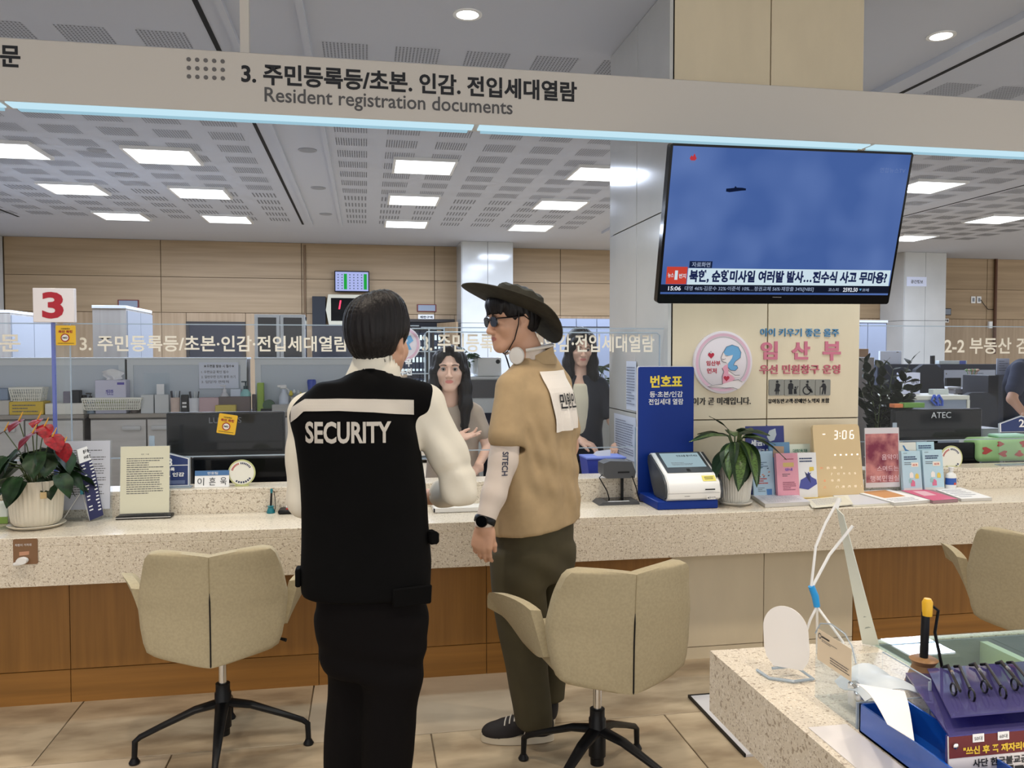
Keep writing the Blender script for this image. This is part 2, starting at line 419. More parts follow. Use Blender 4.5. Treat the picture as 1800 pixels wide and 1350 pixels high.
wl = struct(MB().b2(-7.1, -7, -3, YW, 0, ZC).part('wall_left', M_CEIL, smooth=False))
# rear columns and the marble pier at far left
def panels(parent, x0, x1, y, z0, z1, xsp, zsp, m, side=None, g=.003, name='stone_panel', th=.012):
    X = [x0]+xsp+[x1]; Z = [z0]+zsp+[z1]
    for a, b in zip(X, X[1:]):
        for c, d in zip(Z, Z[1:]):
            if side is None: MB().b2(a+g, b-g, y-th, y, c+g, d-g, bev=.0015).part(name, m, parent, smooth=False)
            else: MB().b2(side-th, side, a+g, b-g, c+g, d-g, bev=.0015).part(name, m, parent, smooth=False)
ca = atY(812, 500, 13.75).x; cb = atY(902, 500, 13.75).x
k1 = struct(MB().b2(ca, cb, 13.76, YW-.03, 0, ZC).part('trim_1', M_DARK, smooth=False))
panels(k1, ca, cb, 13.76, 0, ZC, [(ca+cb)/2], [2.03], M_MARBLE); panels(k1, 13.75, YW-.03, 0, 0, ZC, [], [2.03], M_MARBLE, side=ca)
ca = atY(1590, 500, 13.75).x; cb = atY(1663, 500, 13.75).x
k2 = struct(MB().b2(ca, cb, 13.76, YW-.03, 0, ZC).part('trim_2', M_DARK, smooth=False))
panels(k2, ca, cb, 13.76, 0, ZC, [(ca+cb)/2], [1.15, 2.13], M_MARBLE); panels(k2, 13.75, YW-.03, 0, 0, ZC, [], [1.15, 2.13], M_MARBLE, side=ca)
k3 = struct(MB().b2(-6.9, -5.74, 14.0, YW-.03, 0, ZC).part('trim_3', M_DARK, smooth=False))
panels(k3, -6.9, -5.74, 14.0, 0, ZC, [], [2.03], M_MARBLE); panels(k3, 14.0, YW-.03, 0, 0, ZC, [], [2.03], M_MARBLE, side=-5.73)
# the big stone column ---------------------------------------------------
k4 = struct(MB().b2(CX0+.012, CX1, CY0+.012, CY1, .0, ZC).part('trim_4', mat('joint_dark', (96, 86, 70), .8), smooth=False))
zr = [1.155, 2.255]
panels(k4, CX0, CX1, CY0+.012, .7575, ZC, [atY(1349, 600, CY0).x], zr, M_BEIGE, th=.014)
panels(k4, CY0+.06, CY1, 0, .72, ZC, [4.58], zr, M_MARBLE, side=CX0+.002)
MB().b2(CX0-.014, CX0+.012, CY0-.002, CY0+.055, .7575, ZC).part('corner_trim', M_MARBLE, k4)
panels(k4, CY0+.02, CY1, 0, .72, ZC, [4.58], zr, M_MARBLE, side=CX1+.014)
# hanging sign beam ---------------------------------------------------
SG = thing('hanging_sign', 'long cream hanging sign beam lettered in Korean and English above the counter', 'sign')
BZ0, BZ1 = 2.508, 2.757
M_SIGN = mat('sign_cream', (202, 197, 190), .38)
MB().b2(-4.5, 6.0, 3.6, 3.72, BZ0, BZ1, bev=.003).part('beam', M_SIGN, SG)
M_STRIP = emitmat('strip_glow', (196, 230, 244), 1.0); M_STRIP2 = emitmat('strip_glow_deep', (164, 206, 224), .88)
jx = [-4.45, atY(2, 182, 3.6).x, atY(838, 226, 3.6).x, atY(1535, 258, 3.6).x, 6.0]
for a, b in zip(jx, jx[1:]):
    MB().b2(a+.012, b-.012, 3.603, 3.68, BZ0-.006, BZ0-.001).part('light_diffuser', M_STRIP, SG, smooth=False)
    MB().b2(a+.03, b-.03, 3.68, 3.712, BZ0-.010, BZ0-.001).part('diffuser_lip', M_STRIP2, SG, smooth=False)
for x in (atY(431, 80, 3.66).x, 4.6, -3.1):
    MB().b2(x-.018, x+.018, 3.64, 3.68, BZ1, ZC).part('hanger_rod', M_SIGN, SG)
fs = front(3.6)
def T3(parent, s, a, b, fr, Yv, m, bold=.0, name='lettering', n=.0012):
    """fit text between two photo corners read on the plane y=Yv"""
    p = atY(a[0], a[1], Yv); q = atY(b[0], b[1], Yv); return text(parent, s, fr, p.x, q.x, min(p.z, q.z), max(p.z, q.z), m, name, bold, n)
def zat(px, py, Yv): return atY(px, py, Yv).z
def xat(px, py, Yv): return atY(px, py, Yv).x
zt = zat(470, 112, 3.6); zb = zat(470, 148, 3.6)
text(SG, '3. 주민등록등/초본. 인감. 전입세대열람', fs, xat(424, 125, 3.6), xat(1014, 160, 3.6), zb-.004, zt+.001, M_INK, bold=.03)
text(SG, 'Resident registration documents', fs, xat(465, 165, 3.6), xat(901, 190, 3.6), zat(465, 186, 3.6)-.002, zat(465, 153, 3.6), mat('grey_letter', (84, 84, 86), .6), bold=.012)
text(SG, '문', fs, xat(0, 97, 3.6), xat(36, 97, 3.6), zat(16, 118, 3.6), zat(16, 80, 3.6), M_INK, bold=.03)
text(SG, '민원', fs, xat(-80, 97, 3.6), xat(-6, 97, 3.6), zat(-16, 118, 3.6), zat(-16, 80, 3.6), M_INK, bold=.03)
db = MB()
for i in range(5):
    for j in range(3):
        cx = xat(332+14.9*i, 120, 3.6); cz = zat(332, 104.5+15*j, 3.6)
        db.lathe([(.0088, 0), (.0088, .002)], 14, (cx, 3.5995, cz), (PI/2, 0, 0))
o = db.part('dot_pattern', mat('dot_grey', (104, 102, 102), .6), SG); o['kind'] = 'stuff'
# ================================================================ service counter
CT = thing('writing_ledge', 'long cream terrazzo front ledge of the service counter', 'counter')
CU = thing('upper_counter', 'raised cream terrazzo rear shelf of the service counter under the clear screens', 'counter')
CB = thing('counter_panelling', 'oak and stone front panels under the long counter', 'counter')
LX0, LX1 = -3.6, 6.0
YF = 3.59
MB().b2(LX0, LX1, YF, 3.984, .718, .757, bev=.002).b2(CX0-.01, CX1+.01, 3.984, CY0-.003, .718, .757).b2(LX0, LX1, YF, YF+.03, .555, .7182, bev=.002).part('writing_ledge', M_STONE, CT, smooth=False)
MB().b2(LX0, CX0-.012, 3.985, 4.02, .70, .852).b2(CX1+.012, LX1, 3.985, 4.02, .70, .852).part('riser', M_STONE, CU, smooth=False)
MB().b2(LX0, CX0-.016, 3.985, 4.16, .852, .873, bev=.002).b2(CX1+.016, LX1, 3.985, 4.16, .852, .873, bev=.002).part('upper_shelf', M_STONE, CU, smooth=False)
MB().b2(LX0, CX0-.016, 4.16, 4.60, .70, .725).b2(CX1+.016, LX1, 4.16, 4.60, .70, .725).part('inner_desktop', mat('inner_desk', (206, 204, 200), .5), CU, smooth=False)
MB().b2(LX0, LX1, 3.79, 3.82, 0, .717).part('carcass', M_DARK, CB, smooth=False)
wj = [LX0, -2.52, xat(123, 1100, 3.765), xat(560, 1100, 3.765), .55, xat(1180, 1060, 3.765)]
for a, b in zip(wj, wj[1:]):
    MB().b2(a+.0015, b-.0015, 3.765, 3.79, .145, .7175).part('front_panel', M_WOODZ, CB, smooth=False)
    MB().b2(a+.0015, b-.0015, 3.762, 3.79, 0, .142).part('plinth', M_WOODX, CB, smooth=False)
sx = [xat(1180, 1060, 3.765), xat(1343, 1000, 3.765), xat(1500, 1000, 3.765)]
for a, b in zip(sx, sx[1:]):
    MB().b2(a+.002, b-.002, 3.765, 3.79, .062, .7175).part('front_panel', M_BEIGE, CB, smooth=False)
    MB().b2(a+.002, b-.002, 3.765, 3.79, 0, .058).part('plinth', M_BEIGE, CB, smooth=False)
for a, b in ((sx[-1], 3.9), (3.9, LX1)):
    MB().b2(a+.0015, b-.0015, 3.765, 3.79, .145, .7175).part('front_panel', M_WOODZ, CB, smooth=False)
    MB().b2(a+.0015, b-.0015, 3.762, 3.79, 0, .142).part('plinth', M_WOODX, CB, smooth=False)
# ================================================================ glass screens on the counter
YG = 4.1; fg = front(YG)
M_PANELN = M_GLASS
def screen(label, x0, x1, z0, z1, txts, feet=(), edge=False):
    t = thing('counter_screen', label, 'glass screen', 'clear screens standing on the counter')
    MB().b2(x0, x1, YG, YG+.006, z0, z1).part('pane', M_GLASS, t, smooth=False)
    MB().b2(x0, x1, YG-.001, YG+.008, z1, z1+.005).b2(x0, x1, YG-.001, YG+.008, z0-.005, z0).part('polished_edge', M_ACR2, t, smooth=False)
    for (s, a, b, px0, px1) in txts:
        za = zat(px0, a, YG); zb_ = zat(px0, b, YG)
        text(t, s, fg, xat(px0, 600, YG), xat(px1, 600, YG), zb_, za, M_TXT, bold=.018)
    for fx in feet:
        MB().b2(fx-.012, fx+.012, YG-.03, YG+.036, .873, .879).b2(fx-.012, fx+.012, YG+.0065, YG+.012, .879, z0+.10).part('foot_bracket', M_ACR2, t, smooth=False)
    return t
xa = xat(112, 600, YG)
screen('wide clear screen in front of the black screens, lettered for counter 3', xa, .262, 1.015, 1.64,
       [('3. 주민등록등/초본·인감·전입세대열람', 589, 618, 140, 612)], (-1.0, .15))
s2 = screen('clear screen in front of the seated clerk, with cream lettering', .272, CX0-.02, 1.018, 1.632,
       [('3. 주민등록등/초본·인감·전입세대열람', 586, 619, 742, 1150)], (.42, 1.4))
MB().tube([(.29, YG-.008, 1.04), (.29, YG-.008, 1.60), (.30, YG-.008, 1.612), (1.50, YG-.008, 1.612), (1.515, YG-.008, 1.60), (1.515, YG-.008, 1.04)], .004, 6).part('rim_tube', M_ACR2, s2)
screen('clear screen at the far left edge with one Korean syllable', -2.9, xa-.03, 1.015, 1.64, [('문', 588, 618, 0, 36), ('민원', 588, 618, -80, -6)], (-1.9,))
screen('clear screen right of the stone column lettered 2-2', CX1+.03, 5.2, 1.02, 1.655, [('2-2 부동산 검인', 593, 622, 1660, 1832)], (2.9, 4.4))
t = thing('number_post', 'blue-edged clear post holding the white number 3 sign', 'sign post')
px = xat(100, 700, 4.06)
MB().b2(px-.012, px+.0, 4.04, 4.06, .873, 1.645).part('blue_post', mat('blue_acrylic', (92, 104, 176), .2), t, smooth=False)
MB().b2(px, px+.065, 4.045, 4.05, .873, 1.64).part('post_fin', M_ACR, t, smooth=False)
MB().b2(px+.063, px+.067, 4.043, 4.052, .873, 1.64).part('fin_edge', M_ACR2, t, smooth=False)
MB().b2(px-.04, px+.07, 4.01, 4.09, .8735, .879).part('foot', M_ACR2, t, smooth=False)
t = thing('number_sign', 'white square sign with a large red number 3', 'sign')
a = atY(57, 506, 4.03); b = atY(131, 570, 4.03)
MB().b2(a.x, b.x, 4.03, 4.062, 1.6455, a.z, bev=.002).part('plate', mat('sign_white', (236, 226, 224), .35), t)
text(t, '3', front(4.03), xat(74, 540, 4.03), xat(112, 540, 4.03), zat(80, 560, 4.03), zat(80, 513, 4.03), mat('sign_red', (178, 26, 44), .5), bold=.035)
def stop_sticker(fr, w, h, label):
    t = thing('warning_sticker', label, 'sticker', 'yellow warning cards at counter 3')
    MB().prism([(w*.04, 0), (w*.96, 0), (w, h*.04), (w, h*.96), (w*.96, h), (w*.04, h), (0, h*.96), (0, h*.04)], .0012, fr.M()).part('card', mat('sticker_yellow', (226, 178, 40), .5), t, smooth=False)
    text(t, '그만멈춰요', fr, w*.25, w*.72, h*.80, h*.87, M_INK, bold=.03)
    text(t, '폭언 폭행', fr, w*.14, w*.84, h*.62, h*.76, mat('sticker_red', (150, 40, 34), .5), bold=.04)
    disc(t, 'round_mark', fr, w*.47, h*.38, w*.22, mat('mark_red', (160, 42, 40), .5), n=.0014)
    disc(t, 'round_mark_inner', fr, w*.47, h*.38, w*.165, mat('mark_white', (230, 224, 214), .5), n=.0018)
    text(t, 'NO', fr, w*.35, w*.59, h*.33, h*.43, M_INK, bold=.06, n=.0022)
    lines(t, fr, w*.1, w*.9, h*.07, h*.14, 1, M_INK, n=.0014)
    return t
a = atY(97, 572, 4.03); b = atY(133, 607, 4.03)
stop_sticker(Fr((a.x, 4.034, b.z), (1, 0, 0), (0, 0, 1)), b.x-a.x, a.z-b.z, 'yellow warning card hanging just below the number 3 sign')
# ================================================================ body modelling: implicit surfaces meshed by surface nets
def smin(a, b, k):
    h = np.maximum(k-np.abs(a-b), 0)/k; return np.minimum(a, b)-h*h*k*.25
def smax(a, b, k): return -smin(-a, -b, k)
def axis(lo, hi, step, fine=None):
    """coordinates from lo to hi, denser inside the fine spans [(a, b, step)]"""
    out = [lo]; fine = fine or []
    while out[-1] < hi:
        s = step
        for (a, b, f) in fine:
            if a <= out[-1] <= b: s = min(s, f)
            elif out[-1] < a < out[-1]+s: s = max(a-out[-1]+1e-4, f)
        out.append(out[-1]+s)
    return np.array(out, np.float32)
class Sdf:
    def __init__(s, xs, ys, zs):
        s.ax = (xs, ys, zs); s.D = np.full((len(xs), len(ys), len(zs)), .3, np.float32)
    def sl(s, lo, hi, m):
        r = []
        for a, l, h in zip(s.ax, lo, hi): r.append(slice(max(0, np.searchsorted(a, l-m)-1), min(len(a), np.searchsorted(a, h+m)+1)))
        return tuple(r)
    def op(s, f, lo, hi, k=.01, mode='u', m=.05):
        q = s.sl(lo, hi, m+k)
        X = s.ax[0][q[0]][:, None, None]; Y = s.ax[1][q[1]][None, :, None]; Z = s.ax[2][q[2]][None, None, :]
        if min(X.size, Y.size, Z.size) == 0: return s
        d = f(X, Y, Z).astype(np.float32); A = s.D[q]
        if mode == 'u': s.D[q] = smin(A, d, k)
        elif mode == 's': s.D[q] = smax(A, -d, k)
        elif mode == 'i': s.D[q] = smax(A, d, k)
        elif mode == '+': s.D[q] = A+d
        return s
    def cone(s, a, b, r1, r2, k=.01, mode='u'):
        a = np.array(a, np.float32); b = np.array(b, np.float32); ab = b-a; L2 = float(ab @ ab)+1e-9; r = max(r1, r2)
        def f(X, Y, Z):
            t = np.clip(((X-a[0])*ab[0]+(Y-a[1])*ab[1]+(Z-a[2])*ab[2])/L2, 0, 1)
            return np.sqrt((X-a[0]-ab[0]*t)**2+(Y-a[1]-ab[1]*t)**2+(Z-a[2]-ab[2]*t)**2)-(r1+(r2-r1)*t)
        return s.op(f, np.minimum(a, b)-r, np.maximum(a, b)+r, k, mode)
    def chain(s, pts, rs, k=.01):
        for i in range(len(pts)-1): s.cone(pts[i], pts[i+1], rs[i], rs[i+1], k)
        return s
    def ell(s, c, r, M=None, k=.01, mode='u'):
        c = np.array(c, np.float32); R_ = np.array(M if M is not None else np.eye(3), np.float32)   # rows: local axes in world
        mr = max(r)
        def f(X, Y, Z):
            x, y, z = X-c[0], Y-c[1], Z-c[2]
            u = [(x*R_[i][0]+y*R_[i][1]+z*R_[i][2])/r[i] for i in range(3)]
            q = np.sqrt(u[0]**2+u[1]**2+u[2]**2)
            g = np.sqrt((u[0]/r[0])**2+(u[1]/r[1])**2+(u[2]/r[2])**2)+1e-6
            return q*(q-1)/g
        return s.op(f, c-mr, c+mr, k, mode)
    def loft(s, st, k=.015, p=2.4, mode='u', cap=.02):
        """st: (z, cx, cy, rx, ry, yaw) from low to high"""
        st = sorted(st); z = np.array([q[0] for q in st]); A = np.array([q[1:] for q in st])
        zz = s.ax[2]; V = [np.interp(zz, z, A[:, i]) for i in range(5)]
        for _ in range(2): V = [np.convolve(np.pad(v, 2, 'edge'), [.1, .2, .4, .2, .1], 'valid') for v in V]
        r = float(max(A[:, 2].max(), A[:, 3].max()))
        lo = (A[:, 0].min()-r, A[:, 1].min()-r, z[0]); hi = (A[:, 0].max()+r, A[:, 1].max()+r, z[-1])
        def f(X, Y, Z):
            i = np.searchsorted(zz, Z.ravel()); g = [v[np.clip(i, 0, len(zz)-1)][None, None, :] for v in V]
            c, sn = np.cos(g[4]), np.sin(g[4]); x = X-g[0]; y = Y-g[1]
            u = (x*c+y*sn)/g[2]; w_ = (-x*sn+y*c)/g[3]
            q = (np.abs(u)**p+np.abs(w_)**p)**(1/p)
            d = (q-1)*np.minimum(g[2], g[3])
            return smax(smax(d, z[0]-Z, cap), Z-z[-1], cap)
        return s.op(f, lo, hi, k, mode)
    def wave(s, lo, hi, amp, fr, ph=0):
        def f(X, Y, Z):
            a = np.sin(X*fr[0]+Y*fr[1]+Z*fr[2]+ph+2*np.sin(Z*fr[2]*.37+X*fr[0]*.21+1.3*ph))
            return (a*amp)*np.ones_like(X+Y+Z)
        q = s.sl(lo, hi, 0)
        X = s.ax[0][q[0]][:, None, None]; Y = s.ax[1][q[1]][None, :, None]; Z = s.ax[2][q[2]][None, None, :]
        def win(A, l, h): return np.clip(np.minimum(A-l, h-A)/(.18*(h-l)+1e-6), 0, 1)
        s.D[q] += (f(X, Y, Z)*win(X, lo[0], hi[0])*win(Y, lo[1], hi[1])*win(Z, lo[2], hi[2])).astype(np.float32); return s
    def mesh(s, name='body', smooth=1):
        D = s.D; ins = D < 0; nx, ny, nz = D.shape
        D = D.copy(); D[[0, -1]] = .3; D[:, [0, -1]] = .3; D[:, :, [0, -1]] = .3; ins = D < 0
        cnt = np.zeros((nx-1, ny-1, nz-1), np.int8)
        for a in (0, 1):
            for b in (0, 1):
                for c in (0, 1): cnt += ins[a:nx-1+a, b:ny-1+b, c:nz-1+c]
        cells = np.argwhere((cnt > 0) & (cnt < 8)); idx = -np.ones(cnt.shape, np.int64); idx[tuple(cells.T)] = np.arange(len(cells))
        acc = np.zeros((len(cells), 3)); n = np.zeros(len(cells))
        cr = [(a, b, c) for a in (0, 1) for b in (0, 1) for c in (0, 1)]
        X, Y, Z = [a.astype(np.float64) for a in s.ax]
        val = {c: D[cells[:, 0]+c[0], cells[:, 1]+c[1], cells[:, 2]+c[2]] for c in cr}
        def pos(c): return np.stack([X[cells[:, 0]+c[0]], Y[cells[:, 1]+c[1]], Z[cells[:, 2]+c[2]]], 1)
        for c in cr:
            for ax_ in range(3):
                if c[ax_]: continue
                e = list(c); e[ax_] = 1; e = tuple(e); va, vb = val[c], val[e]; m = (va < 0) != (vb < 0)
                t = np.where(m, va/(va-vb+1e-12), 0)[:, None]; p = pos(c)*(1-t)+pos(e)*t
                acc += p*m[:, None]; n += m
        V = acc/n[:, None]; faces = []
        for ax_ in range(3):
            sh = [slice(None)]*3; sh2 = [slice(None)]*3; sh[ax_] = slice(0, -1); sh2[ax_] = slice(1, None)
            A = ins[tuple(sh)]; B = ins[tuple(sh2)]; e = np.argwhere(A != B); fl = A[tuple(e.T)]
            o1, o2 = [(1, 2), (2, 0), (0, 1)][ax_]
            ok = (e[:, o1] > 0) & (e[:, o2] > 0); e = e[ok]; fl = fl[ok]
            def at(d1, d2):
                q = e.copy(); q[:, o1] -= d1; q[:, o2] -= d2; return idx[tuple(q.T)]
            Q = np.stack([at(1, 1), at(0, 1), at(0, 0), at(1, 0)], 1); Q[~fl] = Q[~fl][:, ::-1]; faces.append(Q)
        Fq = np.concatenate(faces); Fq = Fq[(Fq >= 0).all(1)]
        for _ in range(smooth):
            S_ = np.zeros_like(V); N_ = np.zeros(len(V))
            for i in range(4):
                a, b = Fq[:, i], Fq[:, (i+1) % 4]
                np.add.at(S_, a, V[b]); np.add.at(N_, a, 1); np.add.at(S_, b, V[a]); np.add.at(N_, b, 1)
            V = V*.5+S_/np.maximum(N_, 1)[:, None]*.5
        return V, Fq
def to_mesh(name, parts, mats, matfn=None):
    """join (V, F) surfaces into one mesh; matfn(centres) -> material index"""
    Vs = []; Fs = []; o = 0
    for V, Fq in parts: Vs.append(V); Fs.append(Fq+o); o += len(V)
    V = np.concatenate(Vs); Fq = np.concatenate(Fs)
    me = bpy.data.meshes.new(name); me.vertices.add(len(V)); me.vertices.foreach_set('co', V.astype(np.float32).ravel())
    me.loops.add(Fq.size); me.loops.foreach_set('vertex_index', Fq.astype(np.int32).ravel())
    me.polygons.add(len(Fq)); me.polygons.foreach_set('loop_start', np.arange(0, Fq.size, 4, dtype=np.int32)); me.polygons.foreach_set('loop_total', np.full(len(Fq), 4, np.int32))
    me.update(calc_edges=True); me.polygons.foreach_set('use_smooth', [True]*len(Fq))
    for m in mats: me.materials.append(m)
    if matfn is not None:
        me.polygons.foreach_set('material_index', np.asarray(matfn(V[Fq].mean(1)), np.int32))
    me.validate(); return me
def wrapmesh(target_me, me, d, off=.0015):
    """lay a flat mesh onto a body surface along direction d"""
    bvh = BVHTree.FromPolygons([v.co.copy() for v in target_me.vertices], [tuple(p.vertices) for p in target_me.polygons]); d = Vector(d).normalized()
    for v in me.vertices:
        h = bvh.ray_cast(v.co-d*1.0, d)
        if h[0] is not None: v.co = h[0]-d*off+h[1]*off*.5
    me.update(); return me
def subdiv_text(s, fr, u0, u1, v0, v1, bold, cell=.006):
    vs, fs, lo, hi = text_data(s, bold); d = hi-lo; q = (vs-lo)/d
    bm = bmesh.new(); V = [bm.verts.new(fr.p(u0+(u1-u0)*a, v0+(v1-v0)*b)) for a, b in q]
    for f in fs:
        try: bm.faces.new([V[i] for i in f])
        except ValueError: pass
    # slice by planes so that the letters can follow a curved back
    n = int(abs(u1-u0)/cell); m_ = int(abs(v1-v0)/cell)
    for i in range(1, n): bmesh.ops.bisect_plane(bm, geom=bm.verts[:]+bm.edges[:]+bm.faces[:], plane_co=fr.p(u0+(u1-u0)*i/n, 0), plane_no=fr.U)
    for i in range(1, m_): bmesh.ops.bisect_plane(bm, geom=bm.verts[:]+bm.edges[:]+bm.faces[:], plane_co=fr.p(0, v0+(v1-v0)*i/m_), plane_no=fr.V)
    me = bpy.data.meshes.new('lettering'); bm.to_mesh(me); bm.free(); return me
class Head:
    """local frame: s (to the figure's left), f (forwards), u (up); centre between the ears"""
    def __init__(h, c, yaw, pitch=0, roll=0, sc=1.0):
        h.c = np.array(c, float); f = np.array([math.cos(yaw)*math.cos(pitch), math.sin(yaw)*math.cos(pitch), math.sin(pitch)])
        s = np.cross([0, 0, 1], f); s /= np.linalg.norm(s); u = np.cross(f, s)
        s, u = s*math.cos(roll)+u*math.sin(roll), u*math.cos(roll)-s*math.sin(roll)
        h.s, h.f, h.u, h.k = s, f, u, sc
    def p(h, a, b, c): return h.c+(h.s*a+h.f*b+h.u*c)*h.k
    def M(h): return np.array([h.s, h.f, h.u])
    def loc(h, P): return ((P-h.c) @ h.M().T)/h.k
    def build(h, D, female=False, neck_to=None, ears=True):
        k = h.k; M = h.M(); E = lambda c, r, kk=.012, mode='u': D.ell(h.p(*c), tuple(q*k for q in r), M, kk*k, mode)
        N = lambda a, b, r1, r2, kk=.01, mode='u': D.cone(h.p(*a), h.p(*b), r1*k, r2*k, kk*k, mode)
        E((0, -.012, .040), (.072, .094, .078)); jw = .050 if female else .056
        E((0, .022, -.020), (jw+.008, .066, .084), .02)
        for sg in (1, -1):
            N((sg*.052, .0, -.048), (sg*.018, .070, -.098), .020, .015, .03)
            E((sg*.036, .058, -.026), (.027, .027, .024), .03)
            N((sg*.012, .088, .024), (sg*.050, .070, .026), .007, .006, .02)
            E((sg*.031, .098, .002), (.019, .016, .012), .014, 's')
            E((sg*.0125, .101, -.038), (.0085, .010, .0075), .008)
            E((sg*.031, .0775, .001), (.0165, .0125, .0125), .004)
            E((sg*.007, .108, -.0455), (.0035, .004, .003), .002, 's')
            if ears:
                E((sg*.073, -.012, -.006), (.009, .019, .031), .006); E((sg*.080, -.004, -.002), (.007, .010, .017), .005, 's')
                E((sg*.072, .002, -.030), (.006, .008, .010), .006)
        E((0, .070, -.100), (.021, .019, .017), .03)
        N((0, .086, .012), (0, .110, -.034), .0065, .0105, .012)
        E((0, .084, -.066), (.026, .012, .018), .02)
        E((0, .0925, -.0610), (.0215, .0055, .0042), .004); E((0, .0910, -.0695), (.0185, .0062, .0052), .004)
        E((0, .0985, -.0650), (.0190, .0035, .0011), .002, 's')
        nt = neck_to if neck_to is not None else h.p(0, -.045, -.20)
        r = .046 if female else .056
        D.cone(h.p(0, -.018, -.055), nt, r*k, (r+.006)*k, .03*k)
        return D
    def mf(h, P):
        """material index: 1 on the lips"""
        L = h.loc(P); q = (L[:, 0]/.0225)**2+((L[:, 2]+.0652)/.0088)**2
        return ((q < 1) & (L[:, 1] > .086)).astype(int)
    def face(h, par, iris=(40, 26, 20), lash=True):
        def P(a, b, c): return Vector(h.p(a, b, c))
        for sg in (1, -1):
            e = MB().lathe([(0, -.0128*h.k)]+[(.0128*h.k*math.cos(t), .0128*h.k*math.sin(t)) for t in [R(-60+20*i) for i in range(7)]]+[(0, .0128*h.k)], 20, P(sg*.031, .0815, .001), close=False).part('eye', mat('eye_white', (176, 166, 158), .5, spec=.2), par)
            q = Vector(h.f).to_track_quat('Z', 'Y').to_matrix().to_4x4()
            MB().lathe([(.0056*h.k, 0), (.0050*h.k, .0012*h.k), (0, .0016*h.k)], 16, P(sg*.0308, .0935, .0005), q).part('iris', mat('iris', (20, 14, 12), .5, spec=.2), e)
            MB().tube([P(sg*(.031+x), .0955-abs(x)*.30-max(0, sg*0+x)*.15, .0068-x*x*28) for x in (-.0135, -.008, 0, .008, .0145)], [.0009*h.k, .0013*h.k, .0015*h.k, .0013*h.k, .0008*h.k], 6).part('eyelid', mat('lash', (34, 24, 22), .6), par)
            MB().tube([P(sg*(.031+x), .0975-abs(x+.004)*.30, .0245-x*x*14-x*.02) for x in (-.017, -.008, 0, .010, .019)], [(.0012*h.k, .0022*h.k), (.0015*h.k, .003*h.k), (.0014*h.k, .0028*h.k), (.0012*h.k, .0022*h.k), .0008*h.k], 6).part('eyebrow', mat('brow', (52, 38, 32), .8), par)
def hand(wrist, d, n, side, L=.185, curl=(.35, .45, .5, .55), thumb=.6, res=.0028):
    """wrist point, d to the fingers, n back-of-hand normal, side = direction of the thumb; returns (V, F)"""
    w_ = np.array(wrist, float); d = np.array(d, float); d /= np.linalg.norm(d); n = np.array(n, float); n -= d*(n@d); n /= np.linalg.norm(n)
    t = np.cross(d, n); t *= np.sign(t@np.array(side)) or 1; k = L/.185
    P = lambda a, b, c: w_+(d*a+t*b+n*c)*k
    pts = []; fins = []
    for i, (b, ln, r) in enumerate([(.029, .078, .0088), (.009, .086, .0092), (-.011, .080, .0088), (-.030, .064, .0078)]):
        a0 = .092-(.004 if i == 0 else 0)-(.010 if i == 3 else 0)-(.003 if i == 2 else 0)
        ang = 0; p = np.array([a0, b, 0]); ch = [(a0-.035, b*.8, 0), tuple(p)]; rr = [r*1.15, r*1.12]
        for j, f in enumerate((.46, .30, .24)):
            ang += curl[i]*(1.0 if j else .75); p = p+np.array([math.cos(ang), b*.06, -math.sin(ang)])*ln*f; ch.append(tuple(p)); rr.append(r*(1-.10*j-.04))
        fins.append((ch, rr))
    allp = np.array([P(*q) for c_, _ in fins for q in c_]+[P(0, .04, 0), P(0, -.04, 0), P(.08, .085, -.05), P(.05, .07, .02)])
    lo = allp.min(0)-.03; hi = allp.max(0)+.03
    D = Sdf(axis(lo[0], hi[0], res), axis(lo[1], hi[1], res), axis(lo[2], hi[2], res))
    M = np.array([d, t, n])
    D.ell(P(.052, .002, -.001), (.052*k, .041*k, .0165*k), M, .01); D.ell(P(.075, -.001, .001), (.030*k, .041*k, .0135*k), M, .012)
    D.cone(P(-.045, 0, 0), P(.015, 0, 0), .0255*k, .0245*k, .02)
    D.ell(P(.035, .026, -.010), (.030*k, .018*k, .016*k), M, .014)
    for ch, rr in fins: 
        for i in range(len(ch)-1): D.cone(P(*ch[i]), P(*ch[i+1]), rr[i]*k, rr[i+1]*k, .004 if i > 1 else .008)
    a = thumb
    tp = [(.022, .026, -.008), (.052, .026+.028*math.sin(a), -.014), (.080, .030+.045*math.sin(a), -.022), (.103, .030+.050*math.sin(a), -.030)]
    for i in range(3): D.cone(P(*tp[i]), P(*tp[i+1]), (.0135, .0115, .0100, .0080)[i]*k, (.0135, .0115, .0100, .0080)[i+1]*k, .006)
    return D.mesh()
# ================================================================ people
M_SKIN = mat('skin', (204, 160, 134), .5, spec=.35); M_SKIN2 = mat('skin_fair', (226, 186, 164), .45, spec=.35)
M_LIP = mat('lips', (178, 112, 98), .4); M_LIP2 = mat('lips_pink', (208, 128, 120), .35)
M_HAIR = mat('black_hair', (18, 16, 18), .5, spec=.3, rgb2=(30, 27, 28), scale=6, stretch=(30, 30, 1.2), bump=.25, bscale=5)
def grid_for(lo, hi, step, fines=None):
    f = fines or [[], [], []]
    return Sdf(*[axis(lo[i], hi[i], step, f[i]) for i in range(3)])
def head_fines(c, st=.0036): return [[(c[0]-.13, c[0]+.13, st)], [(c[1]-.14, c[1]+.14, st)], [(c[2]-.14, c[2]+.14, st)]]
def sdf_part(D, name, m, parent, mf=None, sm=1):
    V, Fq = D.mesh(smooth=sm); return link(name, to_mesh(name, [(V, Fq)], [m] if not isinstance(m, list) else m, mf), None, parent)
def px2(py, l, r, Y, ry, cy=None, yaw=0):
    a = atY(l, py, Y); b = atY(r, py, Y); return (a.z, (a.x+b.x)/2, cy if cy is not None else Y, abs(b.x-a.x)/2, ry, yaw)

